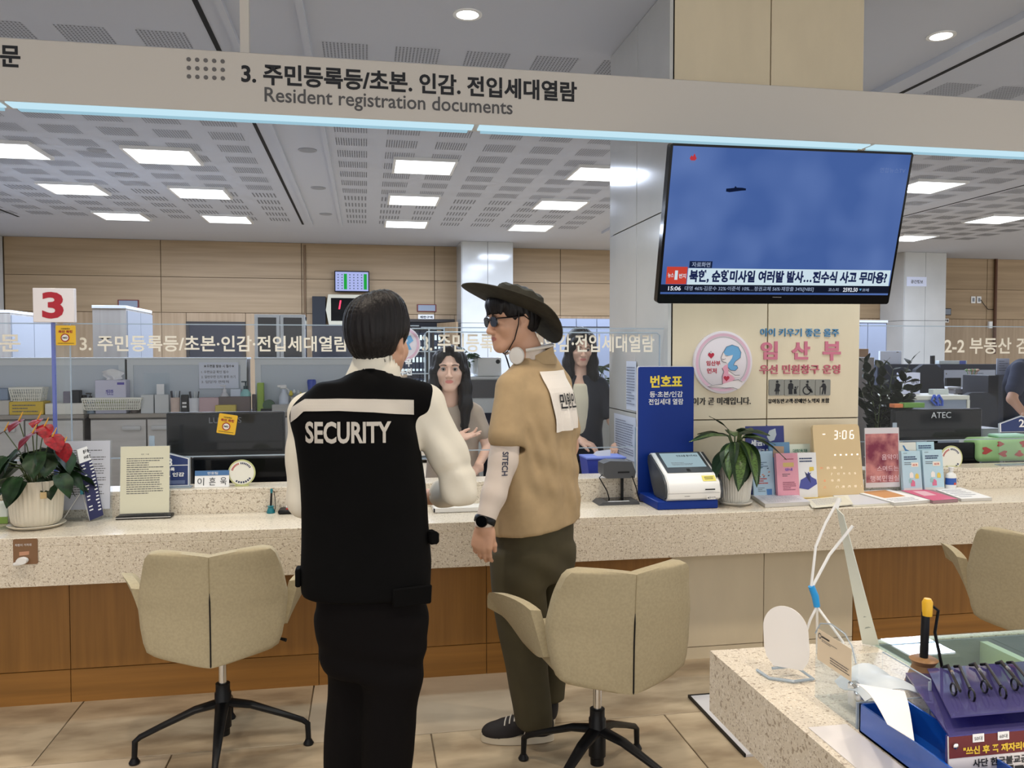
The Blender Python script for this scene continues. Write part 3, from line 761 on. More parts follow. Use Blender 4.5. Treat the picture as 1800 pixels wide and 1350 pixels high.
# ---- the guard, seen from behind -------------------------------------
def guard():
    G = thing('person', 'person seen from behind in a black vest lettered SECURITY over a white shirt', 'person')
    hc = (.036, 2.36, 1.540); H = Head(hc, R(64), R(-4))
    D = grid_for((-.32, 2.0, 0), (.46, 2.8, 1.72), .011, head_fines(hc))
    H.build(D, neck_to=(.012, 2.345, 1.40))
    D.loft([(.80, .01, 2.34, .13, .10, 0), (1.0, .0, 2.34, .125, .095, 0), (1.25, -.005, 2.34, .145, .10, 0), (1.37, 0, 2.34, .13, .085, 0), (1.42, .01, 2.34, .07, .06, 0)])
    D.chain([(.0, 2.34, 1.37), (.165, 2.335, 1.36)], [.05, .045]); D.chain([(.0, 2.34, 1.37), (-.155, 2.35, 1.335)], [.05, .045])
    arms = [[(.17, 2.335, 1.355), (.262, 2.33, 1.115), (.20, 2.55, 1.055)], [(-.16, 2.35, 1.335), (-.165, 2.36, 1.09), (-.10, 2.58, 1.03)]]
    for a in arms: D.chain(a, [.043, .036, .026], .02)
    legs = [[(-.04, 2.38, .80), (-.045, 2.41, .45), (-.06, 2.41, .07)], [(.075, 2.33, .80), (.06, 2.31, .45), (.05, 2.31, .07)]]
    for a in legs: D.chain(a, [.075, .05, .036], .03)
    V, Fq = D.mesh()
    hs = [hand(arms[0][2], (-.45, .85, -.1), (.2, .1, 1), (-1, 0, 0)), hand(arms[1][2], (.3, .9, -.1), (0, .1, 1), (1, 0, 0))]
    link('body', to_mesh('body', [(V, Fq)]+hs, [M_SKIN, M_LIP], H.mf), None, G)
    H.face(G)
    # hair: full cap, tapered at the nape
    D = grid_for((hc[0]-.15, hc[1]-.16, hc[2]-.14), (hc[0]+.15, hc[1]+.15, hc[2]+.17), .0034)
    M = H.M(); D.ell(H.p(0, -.014, .046), (.090, .106, .088), M, .01); D.ell(H.p(0, -.036, .002), (.073, .076, .074), M, .03)
    D.ell(H.p(.03, .04, .085), (.058, .06, .044), M, .03); D.ell(H.p(-.035, -.03, .09), (.045, .06, .045), M, .03)
    D.ell(H.p(0, .115, -.045), (.085, .085, .085), M, .012, 's')          # face
    for sg in (1, -1): D.ell(H.p(sg*.090, -.002, -.030), (.030, .036, .044), M, .008, 's')
    D.ell(H.p(0, -.06, -.122), (.12, .12, .060), M, .012, 's')
    q0 = H.p(0, -.05, .12)
    def strands(X, Y, Z):
        a = np.arctan2((Y-q0[1]), (X-q0[0])); rr = np.sqrt((X-q0[0])**2+(Y-q0[1])**2)
        return .0013*np.sin(a*46+6*np.sin(a*5)+Z*30)+.0012*np.sin(a*23+2+8*rr)
    D.op(strands, H.c-.2, H.c+.2, .01, '+')
    sdf_part(D, 'hair', M_HAIR, G)
    # white shirt: collar, sleeves
    D = grid_for((-.32, 2.08, .95), (.45, 2.72, 1.56), .0075)
    D.loft([(1.0, .0, 2.34, .145, .11, 0), (1.25, 0, 2.34, .155, .11, 0), (1.36, 0, 2.34, .14, .09, 0), (1.425, .012, 2.34, .09, .075, 0)])
    D.loft([(1.39, .012, 2.342, .098, .088, 0), (1.43, .018, 2.344, .080, .080, 0), (1.475, .028, 2.35, .068, .074, 0), (1.502, .032, 2.355, .065, .072, 0)], .01, 2, cap=.004)
    D.loft([(1.47, .031, 2.353, .0605, .067, 0), (1.53, .034, 2.357, .0600, .0665, 0)], .004, 2, 's', cap=.003)
    def tilt(X, Y, Z): return (Z-1.507)+(X-.0)*.30+(Y-2.34)*.42
    D.op(tilt, (-.3, 2.1, 1.44), (.3, 2.6, 1.56), .004, 'i')
    D.chain([(.0, 2.34, 1.365), (.165, 2.335, 1.362)], [.06, .056], .02); D.chain([(.0, 2.34, 1.365), (-.155, 2.35, 1.338)], [.06, .056], .02)
    D.chain([(.168, 2.335, 1.352), (.225, 2.33, 1.22), (.266, 2.33, 1.112), (.225, 2.50, 1.070)], [.052, .056, .049, .042], .02)
    D.chain([(-.162, 2.35, 1.335), (-.172, 2.355, 1.2), (-.170, 2.36, 1.09), (-.11, 2.55, 1.035)], [.050, .050, .045, .040], .02)
    D.wave((.12, 2.2, 1.0), (.40, 2.6, 1.40), .004, (55, 25, 34), 1); D.wave((.18, 2.2, 1.0), (.36, 2.5, 1.22), .003, (-30, 25, 80), 3); D.wave((-.28, 2.2, 1.0), (-.1, 2.6, 1.30), .003, (35, 22, 38), 2)
    sh = sdf_part(D, 'shirt', mat('white_cotton', (228, 222, 206), .8), G)
    # black vest
    Y = 2.33
    st = [px2(1046, 531, 758, Y, .138), px2(1000, 530, 761, Y, .138), px2(940, 530, 756, Y, .132), px2(853, 528, 748, Y, .128), px2(783, 519, 738, Y, .130), px2(733, 513, 733, Y, .128), px2(712, 517, 728, Y, .118), px2(694, 535, 715, Y, .10), px2(672, 560, 700, Y, .08)]
    D = grid_for((-.28, 2.08, .77), (.30, 2.62, 1.50), .0072)
    D.loft([(q[0], q[1], 2.345, q[3], q[4], R(-6)) for q in st], .02, 2.7, cap=.012)
    D.chain([(.03, 2.335, 1.385), (.150, 2.332, 1.365)], [.068, .060], .03); D.chain([(.0, 2.335, 1.385), (-.145, 2.345, 1.325)], [.068, .058], .03)
    D.chain([(.02, 2.31, 1.40), (.02, 2.33, 1.412)], [.074, .070], .03)
    D.loft([(1.41, .03, 2.36, .078, .085, 0), (1.55, .034, 2.37, .085, .095, 0)], .006, 2, 's')
    D.ell((.238, 2.335, 1.20), (.060, .075, .17), None, .012, 's'); D.ell((-.236, 2.35, 1.20), (.040, .075, .15), None, .012, 's')
    D.wave((-.22, 2.1, .80), (.24, 2.4, 1.10), .0035, (9, 3, 26), 0); D.wave((-.22, 2.1, 1.25), (.22, 2.4, 1.42), .002, (22, 3, 20), 2)
    vm = mat('vest_black', (9, 9, 10), .85, spec=.12, var=.15, scale=14, bump=.06, bscale=25)
    vest = sdf_part(D, 'vest', vm, G, sm=2)
    MB().box((.180, 2.30, .985), (.03, .05, .035), (0, 0, .3), bev=.006).part('strap_tab', vm, vest); MB().box((-.187, 2.32, .885), (.016, .05, .05), (0, 0, 0), bev=.004).part('strap_tab', vm, vest)
    MB().box((.12, 2.212, .845), (.11, .008, .055), (R(8), 0, R(14)), bev=.004).part('hem_flap', vm, vest)
    # reflective stripe and lettering follow the back
    refl = mat('reflective_grey', (196, 190, 180), .45)
    n = 50; vs = []; fs = []
    pt = [(514, 716, 741), (527, 708, 732), (540, 700, 720), (600, 698, 718), (660, 698, 720), (727, 701, 726)]
    for i in range(n+1):
        x = 514+(727-514)*i/n; t0 = np.interp(x, [q[0] for q in pt], [q[1] for q in pt]); t1 = np.interp(x, [q[0] for q in pt], [q[2] for q in pt])
        for j in range(5): vs.append(tuple(atY(x, t0+(t1-t0)*j/4, 2.33)))
    for i in range(n):
        for j in range(4): a = i*5+j; fs.append((a, a+5, a+6, a+1))
    me = bpy.data.meshes.new('stripe'); me.from_pydata(vs, [], fs); wrapmesh(vest.data, me, (.05, 1, 0), .002); link('reflective_stripe', me, refl, vest)
    a = atY(536, 783, 2.2); b = atY(690, 741, 2.2)
    me = subdiv_text('SECURITY', Fr((0, 2.2, 0), (1, 0, 0), (0, 0, 1)), a.x-.004, b.x-.004, a.z+.001, b.z, .03)
    wrapmesh(vest.data, me, (.05, 1, 0), .002); link('lettering', me, refl, vest)
    # trousers
    D = grid_for((-.30, 2.12, .04), (.32, 2.66, .95), .0095)
    D.loft([(.60, .01, 2.35, .128, .110, 0), (.67, .01, 2.35, .146, .120, 0), (.74, .012, 2.35, .156, .122, 0), (.83, .012, 2.35, .152, .120, 0), (.92, .01, 2.35, .15, .115, 0)], .02, 2.4)
    D.loft([(.06, -.075, 2.42, .066, .080, 0), (.31, -.058, 2.41, .072, .082, 0), (.50, -.040, 2.41, .078, .088, 0), (.60, -.038, 2.40, .080, .092, 0), (.76, -.050, 2.37, .092, .105, 0)], .03, 2.3)
    D.loft([(.06, .045, 2.30, .064, .080, 0), (.31, .050, 2.30, .066, .082, 0), (.50, .062, 2.30, .078, .088, 0), (.60, .068, 2.31, .086, .095, 0), (.76, .075, 2.34, .092, .105, 0)], .03, 2.3)
    D.wave((-.2, 2.1, .45), (.22, 2.5, .72), .004, (10, 4, 45), 1); D.wave((-.2, 2.1, .05), (.2, 2.5, .45), .003, (12, 6, 30), 4)
    sdf_part(D, 'trousers', mat('black_trousers', (13, 11, 12), .85, spec=.12), G, sm=2)
    for (x, y, dx) in ((-.075, 2.47, -.02), (.05, 2.35, .05)):
        D = grid_for((x-.09, y-.14, -.002), (x+.09, y+.22, .14), .007)
        D.ell((x, y-.045, .055), (.042, .07, .055), None, .02); D.ell((x+dx, y+.08, .035), (.046, .105, .042), None, .03)
        D.op(lambda X, Y, Z: .002-Z+0*X*Y, (x-.1, y-.15, -.01), (x+.1, y+.25, .05), .003, 'i')
        sdf_part(D, 'shoe', mat('black_leather', (18, 17, 18), .3), G)
    return G
guard()

# ---- the visitor in the bucket hat ------------------------------------
def visitor():
    G = thing('person', 'person in a tan short-sleeved shirt, wide olive hat and sunglasses at the counter', 'person')
    hc = (.562, 3.125, 1.638); H = Head(hc, R(196), R(-9))
    D = grid_for((.33, 2.75, 0), (.98, 3.5, 1.75), .011, head_fines(hc))
    H.build(D, neck_to=(.645, 3.13, 1.45))
    D.loft([(.80, .65, 3.13, .14, .10, R(45)), (1.1, .65, 3.13, .14, .10, R(45)), (1.32, .65, 3.13, .15, .10, R(45)), (1.42, .65, 3.13, .08, .07, R(45))])
    LA = [(.535, 3.02, 1.365), (.50, 2.965, 1.13), (.415, 2.895, .905)]; RA = [(.765, 3.24, 1.365), (.83, 3.30, 1.12), (.80, 3.33, .92)]
    for a in (LA, RA): D.chain(a, [.045, .038, .027], .02)
    for a in ([(.59, 3.06, .80), (.585, 3.02, .45), (.62, 3.04, .08)], [(.71, 3.18, .80), (.71, 3.20, .45), (.715, 3.21, .08)]): D.chain(a, [.075, .05, .036], .03)
    V, Fq = D.mesh()
    hs = [hand((.412, 2.893, .893), (-.06, .02, -1), (-.45, -.9, .0), (.9, -.4, 0), L=.178, curl=(.42, .5, .55, .6), thumb=.25, res=.0026), hand(RA[2], (0, .1, -1), (.7, .7, 0), (-1, .5, 0))]
    link('body', to_mesh('body', [(V, Fq)]+hs, [M_SKIN, M_LIP], H.mf), None, G); H.face(G)
    D = grid_for(tuple(H.c-.15), tuple(H.c+.15), .0036); M = H.M()
    D.ell(H.p(0, -.012, .045), (.082, .102, .083), M, .01); D.ell(H.p(0, -.03, -.01), (.076, .078, .07), M, .03); D.ell(H.p(0, .055, .062), (.066, .048, .040), M, .02)
    for i in range(7): a = -.054+.018*i; D.cone(H.p(a, .083-abs(a)*.35, .06), H.p(a*1.02, .104-abs(a)*.5, .030+.003*(i % 3)), .014, .006, .008)
    D.ell(H.p(0, .118, -.055), (.085, .075, .080), M, .008, 's')
    for sg in (1, -1): D.ell(H.p(sg*.088, .008, -.03), (.03, .042, .045), M, .008, 's')
    D.ell(H.p(0, -.06, -.125), (.12, .12, .05), M, .012, 's')
    D.op(lambda X, Y, Z: .0014*np.sin(X*230+Z*60+3*np.sin(Y*80)), H.c-.2, H.c+.2, .01, '+'); sdf_part(D, 'hair', M_HAIR, G)
    # sunglasses
    bk = mat('sunglass_black', (14, 14, 16), .12); sg_ = MB()
    P = lambda a, b, c: Vector(H.p(a, b, c))
    q = Matrix((Vector(H.s), Vector(H.f), Vector(H.u))).transposed().to_4x4()
    for s_ in (1, -1):
        pts = [(s_*.033+.0245*math.copysign(abs(math.cos(t))**.75, math.cos(t)), .0+.0205*math.copysign(abs(math.sin(t))**.8, math.sin(t))-(.002 if math.sin(t) > 0 else 0)) for t in [2*PI*i/26 for i in range(26)]]
        M4 = Matrix.Translation(Vector(H.c)) @ q @ Matrix.Translation((0, .100, .002)) @ Matrix.Rotation(-s_*.10, 4, 'Z')
        sg_.prism(pts, .004, M4)
    L_ = sg_.part('lens', bk, G)
    fr = MB().tube([P(-.012, .106, .008), P(0, .109, .011), P(.012, .106, .008)], .0022, 8)
    for s_ in (1, -1): fr.tube([P(s_*.056, .096, .012), P(s_*.068, .088, .012), P(s_*.077, .04, .009), P(s_*.081, -.008, .008), P(s_*.080, -.03, -.012)], [(.0042, .002)]*5, 8)
    fr.part('frame', mat('sunglass_frame', (30, 22, 20), .2), G)
    # hat
    hp = Head(H.p(0, -.010, .022), R(192), R(20)); M = hp.M(); hatm = mat('olive_canvas', (52, 50, 40), .85, var=.2, scale=30, bump=.05, bscale=300)
    def brim(u, v):
        t = 2*PI*u; c = math.cos(t); s_ = math.sin(t)         # c forwards
        r0 = .088; r1 = .208 if c > 0 else .208-.012*c*c; r = r0+(r1-r0)*v
        drop = v**1.5*(-.022*abs(s_)**1.6+(.066 if c < 0 else -.012)*abs(c)**1.7)
        x = s_*r*(.96); y = c*(r+.010+(.012 if c > 0 else 0)*v)
        return tuple(hp.p(x, y, .018-drop))
    MB().grid(brim, 64, 8, cu=True).solid(.004).part('hat_brim', hatm, G)
    b = MB(); rings = [(.089, .012), (.090, .040), (.089, .066), (.084, .083), (.070, .092), (.045, .095), (.0, .096)]
    vv = []
    for (r, z) in rings:
        vv.append([b.bm.verts.new(hp.p(r*math.sin(2*PI*i/40)*.98, r*math.cos(2*PI*i/40)*1.12+.0, z+.004*math.sin(i*1.3)*(z > .03))) for i in range(40)] if r > 0 else None)
    for A, B in zip(vv, vv[1:]):
        if B is None: c_ = b.bm.verts.new(hp.p(0, 0, .096)); [b.bm.faces.new((A[i], A[(i+1) % 40], c_)) for i in range(40)]
        else: [b.bm.faces.new((A[i], A[(i+1) % 40], B[(i+1) % 40], B[i])) for i in range(40)]
    crown = b.part('hat_crown', hatm, G)
    mesh_p = MB()
    for sg in (1,):
        pts = [hp.p(.0915*math.sin(t)*1.0, .0915*math.cos(t)*1.13, .030+zz) for zz in (0, .030) for t in [R(95+6*i) for i in range(12)]]
        for i in range(11): mesh_p.quad(pts[i], pts[i+1], pts[i+13], pts[i+12])
    mesh_p.part('mesh_vent', mat('mesh_black', (20, 22, 26), .8), crown)
    # chin cord
    MB().tube([P(.083, .012, .028), P(.0805, .02, -.02), P(.066, .038, -.075), P(.034, .058, -.118), P(.012, .062, -.128), P(.020, .06, -.150), P(.028, .058, -.185)], [.0022]*5+[.003, .0028], 8).tube([P(-.083, .012, .028), P(-.080, .02, -.02), P(-.064, .038, -.075), P(-.034, .058, -.118), P(.012, .062, -.128)], .0022, 8).part('chin_cord', mat('cord_black', (16, 15, 15), .6), G)
    # headphones round the neck
    hw = mat('headphone_white', (222, 220, 216), .3)
    n0 = Vector((.625, 3.135, 1.505))
    ring = [n0+Vector((.088*math.cos(t), .088*math.sin(t), .016*math.cos(t)+.015)) for t in [R(-108+13*i) for i in range(22)]]
    MB().tube(ring, [(.007, .013)]*22, 8, flat=(0, 0, 1)).part('headphone_band', hw, G)
    for (p, dr) in ((Vector((.562, 3.045, 1.495)), Vector((-.35, -.93, -.1))), (Vector((.60, 3.225, 1.495)), Vector((-.3, .95, -.1)))):
        cup = MB().lathe([(.0, -.016), (.026, -.016), (.033, -.008), (.034, .004), (.030, .012), (0, .014)], 28, p, dr.to_track_quat('Z', 'Y').to_matrix().to_4x4(), sx=.86, close=False).part('headphone_cup', hw, G)
    # shirt
    yw = R(45); D = grid_for((.36, 2.80, .78), (1.0, 3.46, 1.56), .0075)
    D.loft([(.80, .652, 3.12, .215, .150, yw), (.95, .650, 3.12, .208, .148, yw), (1.10, .645, 3.12, .200, .145, yw), (1.25, .645, 3.12, .195, .140, yw), (1.36, .65, 3.125, .180, .118, yw), (1.42, .652, 3.13, .12, .085, yw), (1.445, .652, 3.135, .088, .080, yw)], .03, 2.3)
    D.chain([(.62, 3.10, 1.395), (.535, 3.02, 1.372)], [.060, .052], .03); D.chain([(.68, 3.16, 1.395), (.765, 3.24, 1.372)], [.060, .052], .03)
    D.cone((.672, 3.165, 1.478), (.765, 3.24, 1.388), .066, .052, .03); D.cone((.650, 3.13, 1.455), (.545, 3.03, 1.385), .068, .052, .03)
    D.op(lambda X, Y, Z: (.815+.10*(X-.47)-Z)+0*Y+.0, (.3, 2.7, .7), (1.1, 3.5, .95), .004, 'i')
    # folds from the shoulder down the back
    D.wave((.45, 2.85, .84), (.92, 3.12, 1.36), .009, (52, 30, 6), .5); D.wave((.50, 2.88, .95), (.92, 3.14, 1.30), .003, (90, 40, 26), 1.5); D.wave((.55, 2.9, .84), (.95, 3.2, 1.2), .0035, (20, 0, 34), 2)
    D.cone((.535, 3.02, 1.372), (.508, 2.968, 1.20), .056, .068, .015); D.ell((.50, 2.955, 1.150), (.078, .078, .018), None, .006, 's')
    D.op(lambda X, Y, Z: np.where((X+Y*.9 < .56+2.98*.9), (1.172-.35*(X-.50))-Z, -1)+0*Y, (.38, 2.8, 1.0), (.60, 3.05, 1.22), .004, 'i') if False else None
    D.cone((.765, 3.24, 1.372), (.81, 3.28, 1.19), .055, .063, .012)
    # collar
    D.loft([(1.462, .642, 3.135, .068, .066, 0), (1.55, .63, 3.135, .074, .070, 0)], .003, 2, 's', cap=.003)
    shirt = sdf_part(D, 'shirt', mat('tan_cotton', (176, 152, 116), .85, var=.05, scale=20), G, sm=2)
    # collar leaf standing round the neck
    b = MB(); cc = Vector((.650, 3.136, 1.462))
    b.grid(lambda u, v: tuple(cc+Vector(((.084-.012*v)*math.cos(R(-100+210*u)), (.080-.010*v)*math.sin(R(-100+210*u)), .040*v+.032*math.cos(R(-100+210*u))*v))), 30, 3).solid(.003)
    b.part('collar', MATS['tan_cotton'], shirt)
    # white undershirt at the neck and arm sleeves
    uw = mat('arm_sleeve_white', (214, 202, 192), .8)
    D = grid_for((.5, 2.98, 1.36), (.76, 3.28, 1.56), .006)
    D.loft([(1.38, .65, 3.135, .075, .072, 0), (1.47, .640, 3.132, .066, .066, 0), (1.53, .628, 3.13, .063, .063, 0)], .01, 2); sdf_part(D, 'undershirt', uw, G)
    D = grid_for((.34, 2.80, .86), (.60, 3.06, 1.22), .006)
    D.chain([(.505, 2.97, 1.17), (.497, 2.962, 1.11), (.455, 2.925, .99), (.414, 2.894, .888)], [.054, .053, .044, .034], .02)
    D.op(lambda X, Y, Z: .883-Z+0*X*Y, (.3, 2.8, .8), (.6, 3.1, .92), .003, 'i'); D.op(lambda X, Y, Z: Z-1.185+0*X*Y, (.3, 2.8, 1.1), (.6, 3.1, 1.3), .003, 'i')
    slv = sdf_part(D, 'arm_sleeve', uw, G)
    me = subdiv_text('SITECH', Fr((.478, 2.85, 1.148), (-.05, 0, -1), (1, .0, 0)), 0, .085, -.002, .020, .02, .01)
    wrapmesh(slv.data, me, (.15, 1, 0), .0015); link('sleeve_lettering', me, mat('navy_ink', (38, 44, 70), .6), slv)
    # watch on the wrist
    dr = Vector((-.34, -.26, -.90)).normalized(); wp = Vector((.418, 2.897, .903))
    D = None
    ringp = []; aa = dr.orthogonal().normalized(); bb = dr.cross(aa)
    ringp = [wp+aa*.0375*math.cos(2*PI*i/24)+bb*.0375*math.sin(2*PI*i/24) for i in range(25)]
    MB().tube(ringp, [(.012, .0025)]*25, 8, flat=dr).part('watch_strap', M_BLACK, G)
    fd = Vector((-.42, -.90, .12)).normalized()
    MB().lathe([(.0215, 0), (.0225, .004), (.0205, .011), (0, .0115)], 28, wp+fd*.034, fd.to_track_quat('Z', 'Y').to_matrix().to_4x4()).part('watch_case', M_BLACKG, G)
    # paper sign taped to the back
    nb = Vector((.66, -.75, 0)).normalized(); ub = Vector((.75, .66, 0)).normalized(); cb_ = atY(1003, 700, 3.02)
    fr = Fr(cb_+Vector((.0, 0, 0)), ub, (0, 0, 1), nb)
    n = 14; vs = []; fs = []
    for i in range(n+1):
        for j in range(n+1): vs.append(tuple(fr.p(-.090+.18*i/n, -.125+.225*j/n-.015*(i/n)+.02*(i/n)*(1 if False else 1), 0)))
    for i in range(n):
        for j in range(n): a = i*(n+1)+j; fs.append((a, a+n+1, a+n+2, a+1))
    me = bpy.data.meshes.new('paper'); me.from_pydata(vs, [], fs); wrapmesh(shirt.data, me, -nb, .006)
    pp = link('back_paper', me, mat('cloth_paper', (232, 226, 218), .8), shirt)
    me2 = subdiv_text('민원인', fr, -.042, .078, -.040, .018, .02, .006); wrapmesh(shirt.data, me2, -nb, .009); link('lettering', me2, M_INK, shirt)
    # trousers
    D = grid_for((.40, 2.84, .04), (.95, 3.42, .90), .0095)
    D.loft([(.62, .645, 3.12, .165, .125, yw), (.72, .648, 3.12, .178, .132, yw), (.88, .65, 3.12, .175, .130, yw)], .02, 2.3)
    D.loft([(.075, .628, 3.045, .068, .090, R(8)), (.30, .600, 3.03, .078, .092, R(8)), (.55, .570, 3.04, .096, .100, yw), (.75, .575, 3.07, .105, .11, yw)], .03, 2.3, cap=.006)
    D.loft([(.10, .712, 3.215, .062, .08, yw), (.35, .715, 3.20, .075, .088, yw), (.55, .715, 3.19, .090, .100, yw), (.75, .71, 3.16, .10, .11, yw)], .02, 2.3, cap=.006)
    D.wave((.45, 2.9, .45), (.85, 3.3, .80), .004, (24, 10, 30), 1); D.wave((.5, 2.9, .08), (.8, 3.3, .5), .003, (18, 10, 14), 3)
    sdf_part(D, 'trousers', mat('olive_trousers', (70, 64, 44), .85, var=.08, scale=10), G, sm=2)
    # shoes: (toe direction, heel point)
    soleM = mat('shoe_sole', (206, 196, 176), .6); up = mat('shoe_black', (30, 26, 28), .75); lace = mat('lace_white', (206, 200, 190), .7)
    for (hx, hy, dx, dy) in ((.695, 3.06, -.985, .17), (.72, 3.17, .10, .995)):
        d = Vector((dx, dy, 0)); s_ = Vector((-dy, dx, 0)); W = lambda a, b, c: Vector((hx, hy, 0))+d*a+s_*b+Vector((0, 0, c))
        out = []
        for i in range(32):
            t = 2*PI*i/32; a = .125+.142*math.cos(t)*1.0; wd = .040+.012*math.cos(t-.3)*(1 if math.cos(t) > 0 else .6); out.append((a, wd*math.sin(t)*(1.0)))
        b = MB(); r0 = [b.bm.verts.new(W(a, w_, .002)) for a, w_ in out]; r1 = [b.bm.verts.new(W(a, w_*1.04, .028+.008*max(0, (a-.2)/.07))) for a, w_ in out]
        b.bm.faces.new(r0[::-1]); b.bm.faces.new(r1)
        for i in range(32): b.bm.faces.new((r0[i], r0[(i+1) % 32], r1[(i+1) % 32], r1[i]))
        shoe = b.part('shoe_sole', soleM, G)
        lo = [min(W(a, b_, 0)[i] for a in (-.03, .28) for b_ in (-.06, .06)) for i in range(2)]; hi = [max(W(a, b_, 0)[i] for a in (-.03, .28) for b_ in (-.06, .06)) for i in range(2)]
        D = grid_for((lo[0], lo[1], .0), (hi[0], hi[1], .15), .0055); Mx = np.array([d, s_, (0, 0, 1)])
        D.ell(W(.045, 0, .065), (.062, .040, .062), Mx, .02); D.ell(W(.19, 0, .035), (.076, .046, .042), Mx, .03); D.cone(W(.06, 0, .085), W(.17, 0, .055), .036, .034, .02)
        D.ell(W(.035, 0, .135), (.042, .034, .035), Mx, .006, 's'); D.op(lambda X, Y, Z: .024-Z+0*X*Y, tuple(lo)+(-.01,), tuple(hi)+(.05,), .002, 'i')
        u = sdf_part(D, 'shoe_upper', up, G)
        lb = MB()
        for k in range(4):
            a = .105+.019*k; z = .116-.0085*k; lb.tube([W(a, -.030, z-.018), W(a+.004, -.014, z-.002), W(a+.008, .004, z+.001), W(a+.012, .020, z-.006), W(a+.014, .032, z-.018)], .0028, 6)
        lb.tube([W(.10, .02, .116), W(.085, .050, .095), W(.10, .056, .05)], .0022, 6).tube([W(.10, -.02, .112), W(.085, -.048, .10), W(.075, -.058, .07)], .0022, 6)
        lb.part('laces', lace, u)
    return G
visitor()

# ---- staff behind the counter -----------------------------------------
def staff_woman(label, hc, yaw, pitch, torso, topm, arms, hair_len, extra):
    G = thing('person', label, 'person'); H = Head(hc, yaw, pitch, sc=extra.get('sc', .94))
    lo = np.array([hc[0]-.30, hc[1]-.34, torso[0][0]-.02]); hi = np.array([hc[0]+.30, hc[1]+.28, hc[2]+.16])
    D = grid_for(lo, hi, .010, head_fines(hc, .0032)); base = (hc[0], hc[1]+.045, hc[2]-.19)
    H.build(D, True, neck_to=(hc[0], hc[1]+.03, hc[2]-.19))
    D.loft([(t[0], t[1], t[2], t[3]-.018, t[4]-.018, 0) for t in torso])
    for a in arms: D.chain(a, [.036, .031, .022], .02)
    V, Fq = D.mesh(); hs = []
    for k, a in enumerate(arms): hs.append(hand(a[2], extra['hd'][k], extra['hn'][k], extra['ht'][k], L=.165, curl=extra['cu'][k], res=.0030))
    link('body', to_mesh('body', [(V, Fq)]+hs, [M_SKIN2, M_LIP2], H.mf), None, G); H.face(G)
    # hair
    D = grid_for((hc[0]-.17, hc[1]-.20, hc[2]-hair_len-.03), (hc[0]+.17, hc[1]+.17, hc[2]+.16), .0044); M = H.M()
    D.ell(H.p(0, -.014, .044), (.087, .108, .090), M, .01)
    D.ell(H.p(0, .118, -.022), (.067, .088, .098), M, .010, 's'); D.ell(H.p(.0, .095, .03), (.055, .052, .050), M, .010, 's')
    D.chain([H.p(0, -.055, .02), H.p(0, -.075, -.12), H.p(0, -.07, -.22)], [.085, .070, .06], .03)
    for sg in (1, -1):
        pts = [H.p(sg*.064, .008, .055), H.p(sg*.080, .012, -.02), H.p(sg*.085, .018, -.10), H.p(sg*.086, .045, -.19), H.p(sg*.080, .075, -hair_len)]
        D.chain(pts, [.030, .026, .034, .036, .018], .03)
        D.chain([H.p(sg*.008, .070, .112), H.p(sg*.050, .075, .068), H.p(sg*.070, .048, .0)], [.012, .017, .018], .02)
        D.chain([H.p(sg*.072, -.02, -.06), H.p(sg*.085, -.01, -.2), H.p(sg*.07, .02, -hair_len+.03)], [.03, .035, .02], .03)
    D.op(lambda X, Y, Z: .0016*np.sin(X*300+4*np.sin(Z*18)+Y*90), lo-.1, hi+.1, .01, '+')
    sdf_part(D, 'hair', M_HAIR, G)
    return G, H
hc = (.476, 4.70, 1.420)
tor = [(.72, .50, 4.80, .16, .11), (.90, .50, 4.79, .145, .105), (1.05, .495, 4.78, .165, .11), (1.16, .49, 4.775, .165, .095), (1.215, .485, 4.77, .10, .07)]
LA = [(.625, 4.76, 1.155), (.70, 4.72, .96), (.60, 4.50, .86)]; RA = [(.355, 4.76, 1.155), (.32, 4.68, .98), (.475, 4.52, 1.035)]
W, H = staff_woman('person seated behind the screen with long black hair, talking with a raised hand', hc, R(262), R(-3), tor, None, [LA, RA], .34,
                   dict(hd=[(-.8, -.4, -.2), (1, -.15, .12)], hn=[(0, 0, 1), (.1, .2, -1)], ht=[(-.3, -1, 0), (0, -.2, 1)], cu=[(.3, .3, .3, .3), (.35, .15, .1, .2)], sc=1.06))
D = grid_for((.20, 4.50, .70), (.82, 5.0, 1.36), .0075)
D.loft([(t[0], t[1], t[2], t[3]+.004, t[4]+.006, 0) for t in tor], .02, 2.4)
for a, s_ in ((LA, 1), (RA, -1)): D.cone((.5+s_*.10, 4.77, 1.17), a[0], .055, .05, .03); D.cone(a[0], np.array(a[0])*.45+np.array(a[1])*.55, .052, .056, .02)
D.wave((.3, 4.6, .8), (.75, 4.8, 1.15), .004, (50, 0, 12), 1)
sdf_part(D, 'blouse', mat('taupe_knit', (172, 156, 140), .85), W, sm=2)
D = grid_for((.38, 4.64, 1.15), (.60, 4.88, 1.34), .006)
D.loft([(1.16, .487, 4.755, .085, .068, 0), (1.215, .484, 4.755, .062, .056, 0), (1.30, .482, 4.745, .052, .052, 0)], .01, 2); sdf_part(D, 'turtleneck', mat('ecru_knit', (206, 192, 164), .9), W)
hc = (1.385, 5.2, 1.548)
tor = [(.10, 1.385, 5.28, .16, .13), (.80, 1.385, 5.28, .17, .12), (1.0, 1.385, 5.27, .15, .11), (1.20, 1.385, 5.26, .175, .115), (1.31, 1.385, 5.25, .165, .09), (1.365, 1.385, 5.24, .09, .065)]
LA = [(1.525, 5.24, 1.295), (1.60, 5.20, 1.06), (1.60, 4.98, .95)]; RA = [(1.245, 5.24, 1.295), (1.20, 5.18, 1.06), (1.33, 4.98, .96)]
